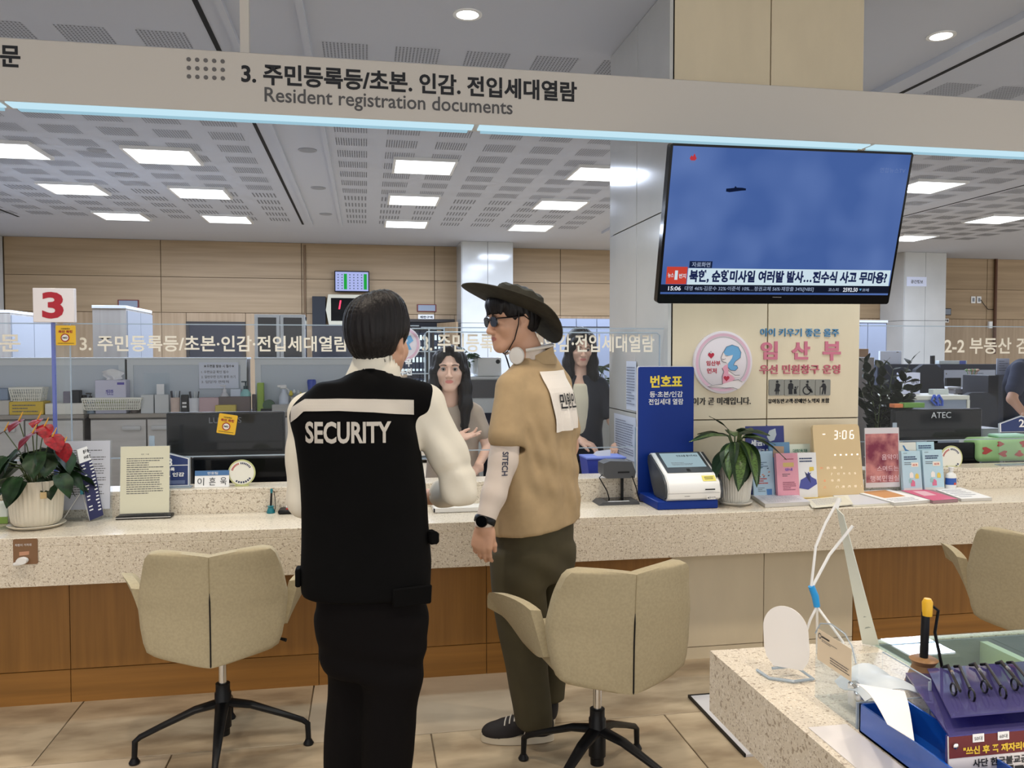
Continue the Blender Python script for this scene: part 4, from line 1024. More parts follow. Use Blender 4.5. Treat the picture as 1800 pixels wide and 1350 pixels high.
W, H = staff_woman('person standing in a black jacket looking down behind the screen near the stone column', hc, R(268), R(-14), tor, None, [LA, RA], .32,
                   dict(hd=[(-.6, -.5, -.3), (.6, -.5, -.3)], hn=[(0, 0, 1), (0, 0, 1)], ht=[(-.3, -1, 0), (.3, -1, 0)], cu=[(.4, .4, .4, .4), (.4, .4, .4, .4)]))
D = grid_for((1.07, 4.95, .06), (1.72, 5.50, 1.42), .010)
D.loft([(t[0], t[1], t[2], t[3]+.006, t[4]+.008, 0) for t in tor if t[0] < .9], .02, 2.4); sdf_part(D, 'trousers', mat('charcoal_cloth', (40, 42, 50), .8), W)
D = grid_for((1.07, 4.92, .74), (1.72, 5.50, 1.42), .0078)
D.loft([(t[0] if t[0] > .2 else .76, t[1], t[2]+.008, t[3]+.012, t[4]+.012, 0) for t in tor[1:]], .02, 2.4)
for a, s_ in ((LA, 1), (RA, -1)): D.cone((1.385+s_*.10, 5.25, 1.315), a[0], .055, .052, .03); D.cone(a[0], np.array(a[0])*.25+np.array(a[1])*.75, .053, .053, .02)
D.ell((1.37, 5.08, 1.20), (.062, .14, .26), None, .006, 's')
sdf_part(D, 'jacket', mat('black_jacket', (42, 44, 54), .8), W, sm=2)
D = grid_for((1.22, 5.05, .80), (1.55, 5.45, 1.38), .0078)
D.loft([(.84, 1.38, 5.275, .14, .105, 0), (1.0, 1.38, 5.265, .135, .108, 0), (1.2, 1.38, 5.255, .14, .108, 0), (1.31, 1.385, 5.245, .10, .085, 0)], .02, 2.3)
D.ell((1.385, 5.12, 1.37), (.055, .09, .055), None, .01, 's'); sdf_part(D, 'blouse', mat('cream_top', (226, 218, 194), .8), W)
# man at the right edge
G = thing('person', 'person in a navy T-shirt cut off by the right frame edge', 'person')
hc = (5.52, 5.92, 1.655); H = Head(hc, R(200), R(-20))
tor = [(.1, 5.47, 6.0, .16, .12), (.80, 5.47, 6.0, .17, .12), (1.0, 5.46, 6.0, .165, .12), (1.25, 5.45, 5.99, .185, .125), (1.40, 5.46, 5.98, .17, .10), (1.46, 5.48, 5.97, .09, .07)]
D = grid_for((5.0, 5.55, .02), (5.85, 6.3, 1.82), .012, head_fines(hc, .005)); H.build(D, neck_to=(5.49, 5.96, 1.48))
D.loft([(t[0], t[1], t[2], t[3]-.02, t[4]-.02, 0) for t in tor])
LA = [(5.28, 5.88, 1.375), (5.14, 5.80, 1.14), (5.19, 5.68, .985)]; RA = [(5.64, 6.05, 1.375), (5.70, 6.0, 1.12), (5.6, 5.8, .98)]
for a in (LA, RA): D.chain(a, [.045, .038, .027], .02)
V, Fq = D.mesh(); hs = [hand(LA[2], (.45, -.25, -.65), (-.5, -.5, .5), (.3, -.9, 0), curl=(.5, .5, .5, .5), res=.0034), hand(RA[2], (-.5, -.4, -.5), (0, 0, 1), (-1, 0, 0), res=.004)]
link('body', to_mesh('body', [(V, Fq)]+hs, [M_SKIN, M_LIP], H.mf), None, G); H.face(G)
D = grid_for(tuple(np.array(hc)-.15), tuple(np.array(hc)+.16), .006); M = H.M(); D.ell(H.p(0, -.012, .045), (.085, .104, .086), M, .01); D.ell(H.p(0, .11, -.04), (.085, .08, .085), M, .01, 's'); sdf_part(D, 'hair', M_HAIR, G)
D = grid_for((5.0, 5.6, .76), (5.85, 6.3, 1.52), .010); D.loft([(t[0], t[1], t[2], t[3]+.012, t[4]+.012, 0) for t in tor[1:]], .02, 2.4)
for a, s_ in ((LA, -1), (RA, 1)): D.cone((5.46+s_*.10, 5.97, 1.40), a[0], .06, .062, .03); D.cone(a[0], np.array(a[0])*.35+np.array(a[1])*.65, .064, .068, .02)
D.wave((5.1, 5.7, .8), (5.7, 6.0, 1.35), .005, (30, 0, 22), 1)
sdf_part(D, 't_shirt', mat('navy_jersey', (36, 44, 68), .85), G, sm=2)
D = grid_for((5.25, 5.85, .06), (5.70, 6.15, .86), .012); D.loft([(.08, 5.47, 6.0, .15, .11, 0), (.84, 5.47, 6.0, .175, .125, 0)], .02); sdf_part(D, 'trousers', MATS['charcoal_cloth'], G)
# ================================================================ chairs
M_CHAIR = mat('chair_fabric', (178, 166, 136), .9, var=.05, scale=120)
def make_chair(label, loc, rz, base_rot):
    t = thing('swivel_chair', label, 'chair', 'beige swivel chairs at the counter', loc, rz)
    zs = [.455, .463, .478, .51, .56, .62, .655, .72, .78, .812, .828, .834]
    ws = [.15, .195, .218, .230, .240, .247, .247, .236, .222, .212, .198, .165]
    def back(u, v):
        z = float(np.interp(v, np.linspace(0, 1, len(zs)), zs)); w_ = float(np.interp(v, np.linspace(0, 1, len(zs)), ws)); a = 2*u-1
        y = -.235+.085*abs(a)**2.4*float(np.interp(z, [.46, .63, .75, .84], [.7, 1, .8, .35]))-.012*(1-abs(a))+.02*(.6-z)
        if z > .80: z -= .016*(1-abs(a))**2
        if z < .50: z -= .022*(1-abs(a))
        return (a*w_, y-.05*max(0, z-.6), z)
    b = MB().slab(back, 24, 33, (0, -.042, 0))
    es = [e for e in b.bm.edges if len(e.link_faces) == 2 and e.calc_face_angle(0) > 1.0]
    bmesh.ops.bevel(b.bm, geom=es, offset=.014, segments=3, affect='EDGES', profile=.5)
    b.part('backrest', M_CHAIR, t, ang=60)
    pts = [back(.5, v) for v in np.linspace(.02, .60, 14)]
    MB().tube([(p[0], p[1]-.0425, p[2]) for p in pts], [.001]+[.0028]*12+[.001], 6).part('back_slit', M_BLACK, t)
    pts = [back(.5, v) for v in np.linspace(.60, .97, 8)]
    MB().tube([(p[0], p[1]-.0422, p[2]) for p in pts], .0016, 5).part('seam', mat('seam_thread', (150, 138, 108), .9), t)
    for s in (1, -1):
        def arm(u, v):
            y = -.12+.30*u; top = .70-.02*u-.06*u**3; bot = .49-.02*u
            zc = (top+bot)/2; hh = (top-bot)/2*(1-(max(0, u-.7)/.3)**3*.55)*(1-.25*(1-u)**6); z = zc+.02*u+hh*(2*v-1)
            x = .250+.075*math.sin(u*2.2)*v-.045*(1-v)
            return (s*x, y, z)
        b = MB().slab(arm, 14, 8, (s*.036, 0, .004))
        es = [e for e in b.bm.edges if len(e.link_faces) == 2 and e.calc_face_angle(0) > 1.0]
        bmesh.ops.bevel(b.bm, geom=es, offset=.013, segments=3, affect='EDGES', profile=.5); b.part('armrest', M_CHAIR, t, ang=60)
    MB().box((0, .02, .495), (.42, .44, .075), bev=.03, seg=3).part('seat', M_CHAIR, t)
    MB().box((0, .0, .447), (.20, .24, .03), bev=.008).part('seat_mount', M_BLACK, t)
    MB().tube([(.10, -.02, .45), (.20, -.06, .448), (.235, -.08, .443)], [.004, .004, .007], 8).part('height_lever', M_BLACK, t)
    MB().cyl((0, 0, .25), (0, 0, .44), .0145, seg=20).part('gas_column', M_CHROME, t)
    MB().lathe([(.024, .075), (.024, .10), (.030, .105), (.030, .235), (.026, .24), (.026, .27), (.018, .272)], 24).part('hub', M_BLACK, t)
    for k in range(4):
        a = base_rot+PI/2*k; d = Vector((math.cos(a), math.sin(a), 0))
        MB().tube([d*.02+Vector((0, 0, .195)), d*.10+Vector((0, 0, .178)), d*.22+Vector((0, 0, .128)), d*.288+Vector((0, 0, .098)), d*.307+Vector((0, 0, .082)), d*.310+Vector((0, 0, .02))], [(.015, .026), (.013, .022), (.011, .015), .011, .011, .010], 10, flat=(0, 0, 1)).lathe([(.018, 0), (.020, .006), (.011, .022)], 14, d*.31).part('leg', M_BLACK, t)
    return t
make_chair('beige fabric swivel chair left of the person in the black vest', (-.535, 3.17, 0), R(2), R(4)-R(2))
make_chair('beige fabric swivel chair right of the person in the bucket hat', (.785, 2.71, 0), R(7), R(45)-R(7))
p = atZ(1893, 951, .80); make_chair('beige fabric swivel chair cut off by the right frame edge', (p.x+.03, p.y+.2, 0), R(-42), R(20))

# ================================================================ television
TV = thing('television', 'large black wall television showing a news broadcast with Korean headlines', 'television')
a = atY(1182, 252, 3.20); b = atY(1152, 533, 3.365); c = atY(1608, 268, 3.20); d = atY(1560, 535, 3.365)
TL, BL_, TR_, BR_ = a, b, c, d
U = ((TR_-TL)+(BR_-BL_)).normalized(); Vv = (TL-BL_); Vv = (Vv-U*Vv.dot(U)).normalized(); ft = Fr((BL_+(BL_-BL_)), U, Vv, U.cross(Vv))
Wt = ((TR_-TL).length+(BR_-BL_).length)/2; Ht = ((TL-BL_).length+(TR_-BR_).length)/2; ft.O = (TL+BR_+TR_+BL_)/4-U*Wt/2-Vv*Ht/2
def rr(w, h, r, n=4, x=0, z=0):
    o = []
    for cx, cz, a0 in ((w-r, r, -90), (w-r, h-r, 0), (r, h-r, 90), (r, r, 180)):
        for i in range(n+1): t_ = R(a0+90*i/n); o.append((x+cx+r*math.cos(t_), z+cz+r*math.sin(t_)))
    return o
MB().prism(rr(Wt, Ht, .012), .04, ft.M()).part('cabinet', M_BLACKG, TV, smooth=False)
def F(u, v): return u*Wt, v*Ht     # photo-fraction of the set, v from the bottom
def tvbox(name, u0, u1, v0, v1, m, n=.001, sk=0): return poly(TV, name, ft, [F(u0, v0), F(u1, v0), F(u1+sk, v1), F(u0+sk, v1)], m, n)
# picture: blue sky footage
m = bpy.data.materials.new('screen_picture'); m.use_nodes = True; nt = m.node_tree; nt.nodes.remove(nt.nodes['Principled BSDF'])
tc = nt.nodes.new('ShaderNodeTexCoord'); nz = nt.nodes.new('ShaderNodeTexNoise'); nz.inputs['Scale'].default_value = 2.6; nz.inputs['Detail'].default_value = 2
rp = nt.nodes.new('ShaderNodeValToRGB'); rp.color_ramp.elements[0].position = .38; rp.color_ramp.elements[0].color = col(70, 98, 160); rp.color_ramp.elements[1].position = .66; rp.color_ramp.elements[1].color = col(100, 126, 184)
em = nt.nodes.new('ShaderNodeEmission'); em.inputs[1].default_value = .95*2**-EV
nt.links.new(tc.outputs['Object'], nz.inputs[0]); nt.links.new(nz.outputs[0], rp.inputs[0]); nt.links.new(rp.outputs[0], em.inputs[0]); nt.links.new(em.outputs[0], nt.nodes['Material Output'].inputs[0])
tvbox('screen', .010, .990, .062, .985, m, .0008)
navy = emitmat('tv_navy', (28, 40, 72), .8); tvw = emitmat('tv_white', (206, 226, 236), .95); tvt = emitmat('tv_ink', (34, 44, 86), .8); tvr = emitmat('tv_red', (206, 70, 56), .9); tvg = emitmat('tv_grey', (150, 164, 190), .9); tvd = emitmat('tv_dark', (26, 32, 50), .7)
tvbox('ticker_band', .010, .990, .075, .125, tvd, .0012)
tvbox('headline_band', .115, .985, .125, .232, tvw, .0014)
tvbox('programme_badge', .028, .112, .128, .240, tvr, .0016)
tvbox('caption_tab', .118, .212, .234, .278, navy, .0016)
def tvt_(s, u0, u1, v0, v1, mm, b_=.02): text(TV, s, ft, u0*Wt, u1*Wt, v0*Ht, v1*Ht, mm, 'screen_text', b_, n=.0022)
tvt_('자료화면', .128, .204, .240, .272, tvg)
tvt_('북한, 순항미사일 여러발 발사…진수식 사고 무마용?', .122, .972, .136, .222, tvt, .045)
tvt_('뉴스', .034, .058, .170, .200, tvw); tvt_('1', .062, .074, .156, .216, tvw, .0); tvt_('번지', .080, .108, .166, .196, tvw)
tvt_('15:06', .040, .092, .086, .114, emitmat('tv_bright', (225, 230, 240), 1), .02)
tvt_('대명 46%·김문수 32%·이준석 10%…정권교체 56%·재창출 34%[NBS]', .108, .655, .082, .116, tvg, .01)
tvt_('코스피', .72, .765, .086, .110, tvg, .01); tvt_('2592.50', .785, .850, .084, .112, emitmat('tv_bright', (225, 230, 240), 1), .02); tvt_('▼', .856, .868, .090, .106, emitmat('tv_cyan', (110, 170, 210), .9)); tvt_('코메', .870, .900, .086, .108, tvg)
tvt_('연합뉴스TV', .865, .975, .868, .900, emitmat('tv_faint', (106, 128, 180), .9), .0)
# drone footage and the station mark
ms = MB()
for (u0, u1, v0, v1, sk) in [(.236, .312, .722, .738, .0)]:
    pts = [(.236, .720), (.250, .716), (.300, .728), (.316, .730), (.316, .742), (.300, .746), (.278, .746), (.272, .756), (.268, .744), (.250, .740), (.236, .738)]
    ms.quad(*[ft.p(*F(*q), .0018) for q in pts])
ms.part('screen_aircraft', emitmat('tv_black', (24, 34, 66), .6), TV, smooth=False)
disc(TV, 'station_mark', ft, .090*Wt, .905*Ht, .013, emitmat('tv_mark', (104, 122, 176), .9), n=.0014)
pts = [(.078, .915), (.084, .932), (.090, .925), (.096, .945), (.102, .925), (.106, .915), (.100, .902), (.084, .902)]
poly(TV, 'station_flame', ft, [F(*q) for q in pts], emitmat('tv_flame', (190, 60, 70), .9), .002)
MB().b2(-.02, .02, 0, .006, 0, .0015).part('brand_strip', mat('silver_print', (150, 150, 155), .3), TV).matrix_world = Matrix.Translation(ft.p(Wt/2, .045*Ht, .006))
MB().box(tuple((TL+BR_)/2+Vector((0, .10, 0))), (.30, .12, .30)).b2((TL.x+BR_.x)/2-.04, (TL.x+BR_.x)/2+.04, 3.40, CY0-.004, 2.0, 2.14).b2((TL.x+BR_.x)/2-.12, (TL.x+BR_.x)/2+.12, CY0-.02, CY0-.003, 1.95, 2.25).part('wall_mount', M_BLACK, TV, smooth=False)

# ================================================================ lettering and plaques on the stone column
YP = CY0-.002; fp = front(YP)
def pbox(px0, py0, px1, py1, Yv=YP): a = atY(px0, py0, Yv); b = atY(px1, py1, Yv); return a.x, b.x, b.z, a.z
def wallsign(label, items, cat='lettering'):
    t = thing('wall_lettering', label, cat, 'raised lettering on the stone column')
    for (s, px0, py0, px1, py1, mm, bd) in items:
        x0, x1, z0, z1 = pbox(px0, py0, px1, py1)
        vs_, fs_, lo_, hi_ = text_data(s, bd); o = text(t, s, fp, x0, x1, z0, z1, mm, 'letters', bd, n=.006)
        bm = bmesh.new(); bm.from_mesh(o.data); r = bmesh.ops.extrude_face_region(bm, geom=bm.faces[:])
        bmesh.ops.translate(bm, vec=(0, .0075, 0), verts=[v for v in r['geom'] if isinstance(v, bmesh.types.BMVert)]); bmesh.ops.recalc_face_normals(bm, faces=bm.faces); bm.to_mesh(o.data); bm.free()
    return t
cb = mat('letter_blue', (66, 132, 178), .5); cp = mat('letter_pink', (196, 112, 134), .5); cpk = mat('letter_pink_dark', (186, 96, 112), .5)
wallsign('raised blue Korean line at the top of the stone column', [('아이 키우기 좋은 울주', 1336, 577, 1474, 592, cb, .012)])
wallsign('three large raised pink Korean syllables on the stone column', [('임', 1337, 600, 1366, 632, cp, .035), ('산', 1391, 600, 1423, 632, cp, .035), ('부', 1446, 600, 1477, 634, cp, .035)])
wallsign('raised pink Korean line under the three large syllables', [('우선 민원창구 운영', 1335, 641, 1476, 657, cpk, .018)])
t = wallsign('small black Korean line under the four pictogram plates', [('유아동반고객·장애인·노약자 포함', 1350, 701, 1457, 708, M_INK, .0)])
t = wallsign('black handwritten Korean line below the round emblem', [('아이가 곧 미래입니다.', 1206, 699, 1319, 711, M_INK, .0)])
# four pictogram plates
picto = mat('plate_grey', (132, 132, 126), .4); pk = M_INK
def plate(i, label):
    x0, x1, z0, z1 = pbox(1351+27.1*i, 667, 1377.5+27.1*i, 695); w_ = x1-x0; h_ = z1-z0
    t = thing('pictogram_plate', label, 'plaque', 'pictogram plates on the stone column'); fr = Fr((x0, YP-.0, z0), (1, 0, 0), (0, 0, 1))
    f2 = Fr((x0, YP-.008, z0), (1, 0, 0), (0, 0, 1)); MB().prism(rr(w_-.002, h_, .006), .008, f2.M()).part('plate', picto, t, smooth=False)
    return t, f2, w_, h_
def pic(i, label, discs, polys, rings=()):
    t, f, w_, h_ = plate(i, label)
    b = MB()
    for (u, v, r) in discs: b.quad(*[f.p((u+r*math.cos(a))*w_, (v+r*math.sin(a))*h_, .001) for a in [2*PI*k/16 for k in range(16)]])
    for q in polys: b.quad(*[f.p(u*w_, v*h_, .0012) for u, v in q])
    for (u, v, r, r2, a0, a1) in rings:
        A = [R(a0+(a1-a0)*k/14) for k in range(15)]
        for k in range(14): b.quad(*[f.p((u+q*math.cos(a))*w_, (v+q*math.sin(a))*h_, .0012) for q, a in ((r, A[k]), (r, A[k+1]), (r2, A[k+1]), (r2, A[k]))])
    o = b.part('pictogram', pk, t, smooth=False); o['kind'] = 'stuff'
pic(0, 'grey plate with a standing pregnant figure, leftmost of four', [(.52, .86, .085)], [[(.42, .74), (.60, .76), (.72, .66), (.66, .50), (.64, .42), (.70, .26), (.32, .26), (.42, .48)], [(.42, .26), (.50, .26), (.49, .06), (.43, .06)], [(.54, .26), (.62, .26), (.60, .06), (.55, .06)]])
pic(1, 'grey plate with an adult and child, second of four', [(.40, .88, .08), (.70, .50, .065)], [[(.24, .72), (.36, .78), (.46, .78), (.56, .70), (.56, .40), (.50, .40), (.52, .08), (.26, .08), (.26, .40), (.20, .45)], [(.60, .42), (.80, .42), (.90, .58), (.86, .60), (.76, .34), (.80, .10), (.60, .10), (.60, .30)]])
pic(2, 'grey plate with a wheelchair figure, third of four', [(.48, .86, .08)], [[(.36, .72), (.52, .76), (.54, .58), (.66, .52), (.66, .46), (.50, .48), (.50, .38), (.66, .36), (.76, .16), (.84, .20), (.72, .44), (.44, .46)]], [(.44, .32, .28, .21, 100, 350)])
pic(3, 'grey plate with an elderly figure on a stick, rightmost of four', [(.48, .88, .08)], [[(.46, .76), (.62, .74), (.70, .56), (.66, .08), (.58, .08), (.54, .38), (.48, .08), (.40, .08), (.48, .52), (.34, .58), (.34, .52)], [(.28, .56), (.32, .56), (.32, .06), (.29, .06)]])
# round emblem
EM = thing('round_emblem', 'round pink and white emblem of a blue-haired figure in profile resting on a hand', 'emblem')
c0 = atY(1269, 637, YP); er = (xat(1321, 637, YP)-xat(1218, 637, YP))/2
fe = Fr((c0.x, YP-.015, c0.z), (1, 0, 0), (0, 0, 1)); K = er
MB().lathe([(er, 0), (er, .014), (er-.003, .0155)], 64, (c0.x, YP, c0.z), (PI/2, 0, 0)).part('disc', mat('emblem_white', (222, 214, 220), .4), EM)
disc(EM, 'pink_ring', fe, 0, 0, K*.93, mat('emblem_pink', (216, 178, 196), .5), n=.0012, r2=K*.84, seg=64); disc(EM, 'grey_ring', fe, 0, 0, K*.82, mat('emblem_grey', (170, 166, 172), .5), n=.0012, r2=K*.80, seg=64)
def E_(x, y): return ((x-455)/258*K, (383-y)/258*K)      # read off a 5x enlargement centred on the emblem
def epoly(name, pts, m_, n): return poly(EM, name, fe, [E_(*q) for q in pts], m_, n)
hb = mat('emblem_blue', (104, 164, 210), .5); ek = mat('emblem_line', (40, 48, 70), .5); sk = mat('emblem_face', (232, 222, 222), .5); pkk = mat('emblem_dress', (226, 160, 180), .5); rd = mat('emblem_red', (180, 30, 60), .5)
o = epoly('hand', [(320, 570), (360, 568), (450, 562), (540, 530), (600, 525), (640, 545), (600, 600), (570, 604), (500, 590), (420, 595), (350, 590)], sk, .0015)
epoly('face', [(452, 300), (434, 345), (446, 375), (480, 384), (500, 400), (530, 380), (540, 300)], sk, .0020)
epoly('hair', [(455, 300), (480, 255), (530, 238), (585, 255), (610, 300), (604, 345), (560, 375), (545, 405), (575, 410), (584, 430), (560, 452), (520, 448), (496, 425), (498, 390), (530, 350), (540, 320), (500, 330), (470, 320)], hb, .0026)
epoly('dress', [(470, 405), (492, 402), (500, 440), (520, 480), (560, 520), (540, 535), (450, 560), (446, 500), (460, 460), (446, 430)], pkk, .0022)
epoly('arm', [(500, 450), (560, 490), (600, 488), (606, 500), (560, 505), (500, 475)], sk, .0024)
def heart(cx, cy, r): return [(cx+r*.062*16*math.sin(t)**3, cy-r*.062*(13*math.cos(t)-5*math.cos(2*t)-2*math.cos(3*t)-math.cos(4*t))) for t in [2*PI*k/24 for k in range(24)]]
epoly('heart', heart(348, 325, 28), rd, .002); epoly('heart', heart(484, 514, 26), rd, .003)
ob = MB()
def eline(pts, r=.0011):
    ob.tube([fe.p(*E_(*q), .003) for q in pts], r, 4)
eline([(320, 582), (360, 572), (450, 562)]); eline([(330, 588), (400, 585), (480, 595), (540, 590), (580, 604)]); eline([(540, 532), (590, 526), (625, 545)])
eline([(455, 300), (480, 255), (530, 238), (585, 255), (610, 300), (604, 345), (560, 375), (545, 405), (575, 410), (584, 430), (560, 452), (520, 448), (496, 425)]); eline([(452, 300), (434, 345), (446, 375), (480, 384)]); eline([(446, 430), (460, 460), (446, 500), (450, 560)]); eline([(500, 450), (560, 490), (600, 488)]); eline([(446, 354), (458, 360), (474, 352)]); eline([(470, 325), (482, 330), (494, 328)])
eline([(330, 298), (334, 308)]); eline([(345, 290), (347, 302)])
ob.part('outline', ek, EM)
text(EM, '임산부', fe, *[E_(307, 410)[0], E_(430, 410)[0]], E_(0, 410)[1], E_(0, 368)[1], rd, bold=.03, n=.002); text(EM, '먼저', fe, E_(314, 0)[0], E_(398, 0)[0], E_(0, 474)[1], E_(0, 430)[1], rd, bold=.03, n=.002)

# ================================================================ plants
def leaf_bm(L_, W_, droop, fold=.25, shape='oval', nu=10, nv=4):
    """leaf along +x starting at the stalk, tip drooping"""
    b = MB(); rows = []
    for i in range(nu+1):
        u = i/nu
        if shape == 'heart': w_ = W_*(math.sin(PI*min(1, u*.88+.12))**.7)*(1-u**3*.55)
        elif shape == 'lance': w_ = W_*math.sin(PI*u**.9)**.8
        else: w_ = W_*math.sin(PI*u**.8)**.75
        if u in (0, 1): w_ = max(w_*.02, .0004)
        x = L_*u-(.10*L_ if shape == 'heart' else 0); row = []
        for j in range(-nv, nv+1):
            v = j/nv; z = -droop*L_*u*u+fold*abs(v)*w_-.25*fold*v*v*w_+.015*L_*math.sin(u*9+j)
            row.append(b.bm.verts.new((x-(.12*L_*abs(v)**1.5 if shape == 'heart' and u < .3 else 0), v*w_, z)))
        rows.append(row)
    for A, B in zip(rows, rows[1:]):
        for k in range(2*nv): b.bm.faces.new((A[k], A[k+1], B[k+1], B[k]))
    return b
def place(me_or_part, p, yaw, pitch, roll=0): return Matrix.Translation(p) @ Euler((roll, -pitch, yaw), 'XYZ').to_matrix().to_4x4() if False else Matrix.Translation(p) @ Matrix.Rotation(yaw, 4, 'Z') @ Matrix.Rotation(-pitch, 4, 'Y') @ Matrix.Rotation(roll, 4, 'X')
def add_leaf(t, name, m, p, yaw, pitch, roll, L_, W_, droop, shape, fold=.25, inner=None):
    b = leaf_bm(L_, W_, droop, fold, shape)
    me = b.mesh(name); me.materials.append(m)
    if inner:
        me.materials.append(inner); n = 8
        for k, pl_ in enumerate(me.polygons):
            if k % 8 in (2, 3, 4, 5): pl_.material_index = 1
    me.transform(place(None, p, yaw, pitch, roll)); return link(name, me, None, t)
def pot(t, c, rt, rb, h, m, nfl=36):
    MB().lathe([(rb*.86, .012), (rb, .03), (rb*1.04, .06), (rt, h*.96), (rt, h), (rt*.93, h), (rt*.90, h*.9)], 144, c, flute=.035, nfl=nfl, close=False).part('pot', m, t)
    MB().lathe([(0, h*.9), (rt*.92, h*.9)], 24, c, close=False).part('soil', mat('soil', (50, 40, 32), .95), t)
    MB().lathe([(rb*.8, 0), (rb*1.0, .002), (rb*1.16, .013), (rb*1.14, .016), (rb*.9, .009), (0, .009)], 48, c, close=False).part('saucer', m, t)
M_POT = mat('pot_ceramic', (222, 214, 196), .45)
rl = random.Random(3)
t = thing('potted_anthurium', 'red-flowered anthurium in a fluted cream pot on the counter ledge', 'plant')
pc = Vector((-1.405, 3.825, .7577)); pot(t, pc, .112, .098, .205, M_POT)
gl = mat('anthurium_leaf', (36, 62, 34), .42, spec=.3, var=.4, scale=30); rdm = mat('anthurium_red', (150, 22, 32), .45, spec=.2, var=.3, scale=60); rdm2 = mat('anthurium_maroon', (104, 30, 42), .45, spec=.2); stm = mat('stem_green', (78, 92, 52), .5); spx = mat('spadix', (222, 168, 70), .5)
pc2 = pc+Vector((0, 0, .19))
LV = []
for i in range(34):
    a = 2*PI*i/34*2.4+rl.uniform(-.3, .3); r_ = rl.uniform(.07, .175); z = rl.uniform(.0, .15)-(r_-.07)*.3
    LV.append((a, r_, z))
for k, (a, r_, z) in enumerate(LV):
    p = pc2+Vector((math.cos(a)*r_, math.sin(a)*r_*.9, max(.01, z)))
    o = add_leaf(t, 'leaf', gl, p, a+rl.uniform(-.4, .4), rl.uniform(-.9, -.2), rl.uniform(-.3, .3), rl.uniform(.095, .13), rl.uniform(.038, .052), rl.uniform(.1, .5), 'heart')
    MB().tube([pc2+Vector((math.cos(a)*.02, math.sin(a)*.02, -.01)), (pc2+p)/2+Vector((0, 0, .03)), p], .0022, 5).part('stalk', stm, t)
for (px_, py_, dy, yaw, pit, m_, L_) in [(33, 740, 3.80, -1.9, -.35, rdm2, .080), (78, 750, 3.80, -1.2, -.45, rdm, .088), (57, 762, 3.76, -2.2, -.5, rdm2, .10), (92, 768, 3.76, -.9, -.5, rdm, .098), (110, 784, 3.76, -.9, -.95, rdm, .08), (8, 758, 3.80, -2.5, -.5, rdm2, .10), (66, 738, 3.84, -1.6, -.2, rdm, .07)]:
    p = atY(px_, py_, dy)
    o = add_leaf(t, 'flower', m_, p, yaw, pit, .2, L_, L_*.42, .25, 'heart', .1)
    MB().tube([p+Vector((0, 0, .002)), p+Vector((.012, -.006, .022)), p+Vector((.020, -.008, .04))], [.0034, .003, .0016], 8).part('spadix', spx, o)
    MB().tube([pc2+Vector(((p.x-pc2.x)*.15, 0, -.01)), (pc2+p)/2+Vector((0, 0, .02)), p], .0024, 5).part('stalk', stm, t)
tg = MB().box((pc.x+.068, pc.y-.108, pc.z+.150), (.024, .003, .028), (0, 0, .5), bev=.004).part('wooden_tag', mat('tag_wood', (196, 172, 128), .7), t)
MB().tube([(pc.x+.06, pc.y-.10, pc.z+.205), (pc.x+.066, pc.y-.108, pc.z+.165)], .001, 4).part('tag_string', M_INK, t)

t = thing('potted_dieffenbachia', 'broad-leaved green plant in a fluted white pot beside the ticket machine', 'plant')
pc = Vector((1.805, 3.80, .7577)); pot(t, pc, .094, .075, .205, mat('pot_white', (224, 222, 214), .4), 40)
g1 = mat('leaf_dark_green', (30, 52, 26), .42, spec=.3, var=.25, scale=60, stretch=(1, 4, 1)); g2 = mat('leaf_pale_green', (92, 122, 62), .3, var=.45, scale=70, stretch=(1, 5, 1)); pc2 = pc+Vector((0, 0, .19))
for i, (a, pit, L_, W_, h, dr) in enumerate([(-1.75, -.35, .19, .048, .12, .75), (-1.25, -.3, .18, .045, .13, .8), (-2.3, -.3, .16, .040, .12, .7), (3.0, .1, .17, .036, .15, .28), (-.5, .05, .18, .036, .14, .55), (-.1, .15, .15, .032, .14, .4), (-.9, -.5, .15, .040, .09, .6), (2.2, .3, .15, .036, .14, .3), (1.2, .4, .15, .036, .14, .4), (.5, .3, .16, .034, .15, .3), (-2.8, -.3, .15, .04, .09, .7), (-1.5, .5, .11, .028, .17, .4), (2.7, .7, .10, .022, .18, .1), (-.3, -.7, .13, .034, .08, .4), (-1.0, .3, .13, .03, .16, .3), (-1.55, -.8, .14, .042, .08, .3)]):
    p = pc2+Vector((math.cos(a)*.035, math.sin(a)*.035, h)); add_leaf(t, 'leaf', g1, p, a, pit, rl.uniform(-.25, .25), L_*1.12, W_*1.25, dr, 'oval', .22, inner=g2 if i < 9 else None)
    MB().tube([pc2+Vector((0, 0, -.02)), pc2+Vector((math.cos(a)*.012, math.sin(a)*.012, h*.6)), p], .004, 6).part('stalk', stm, t)

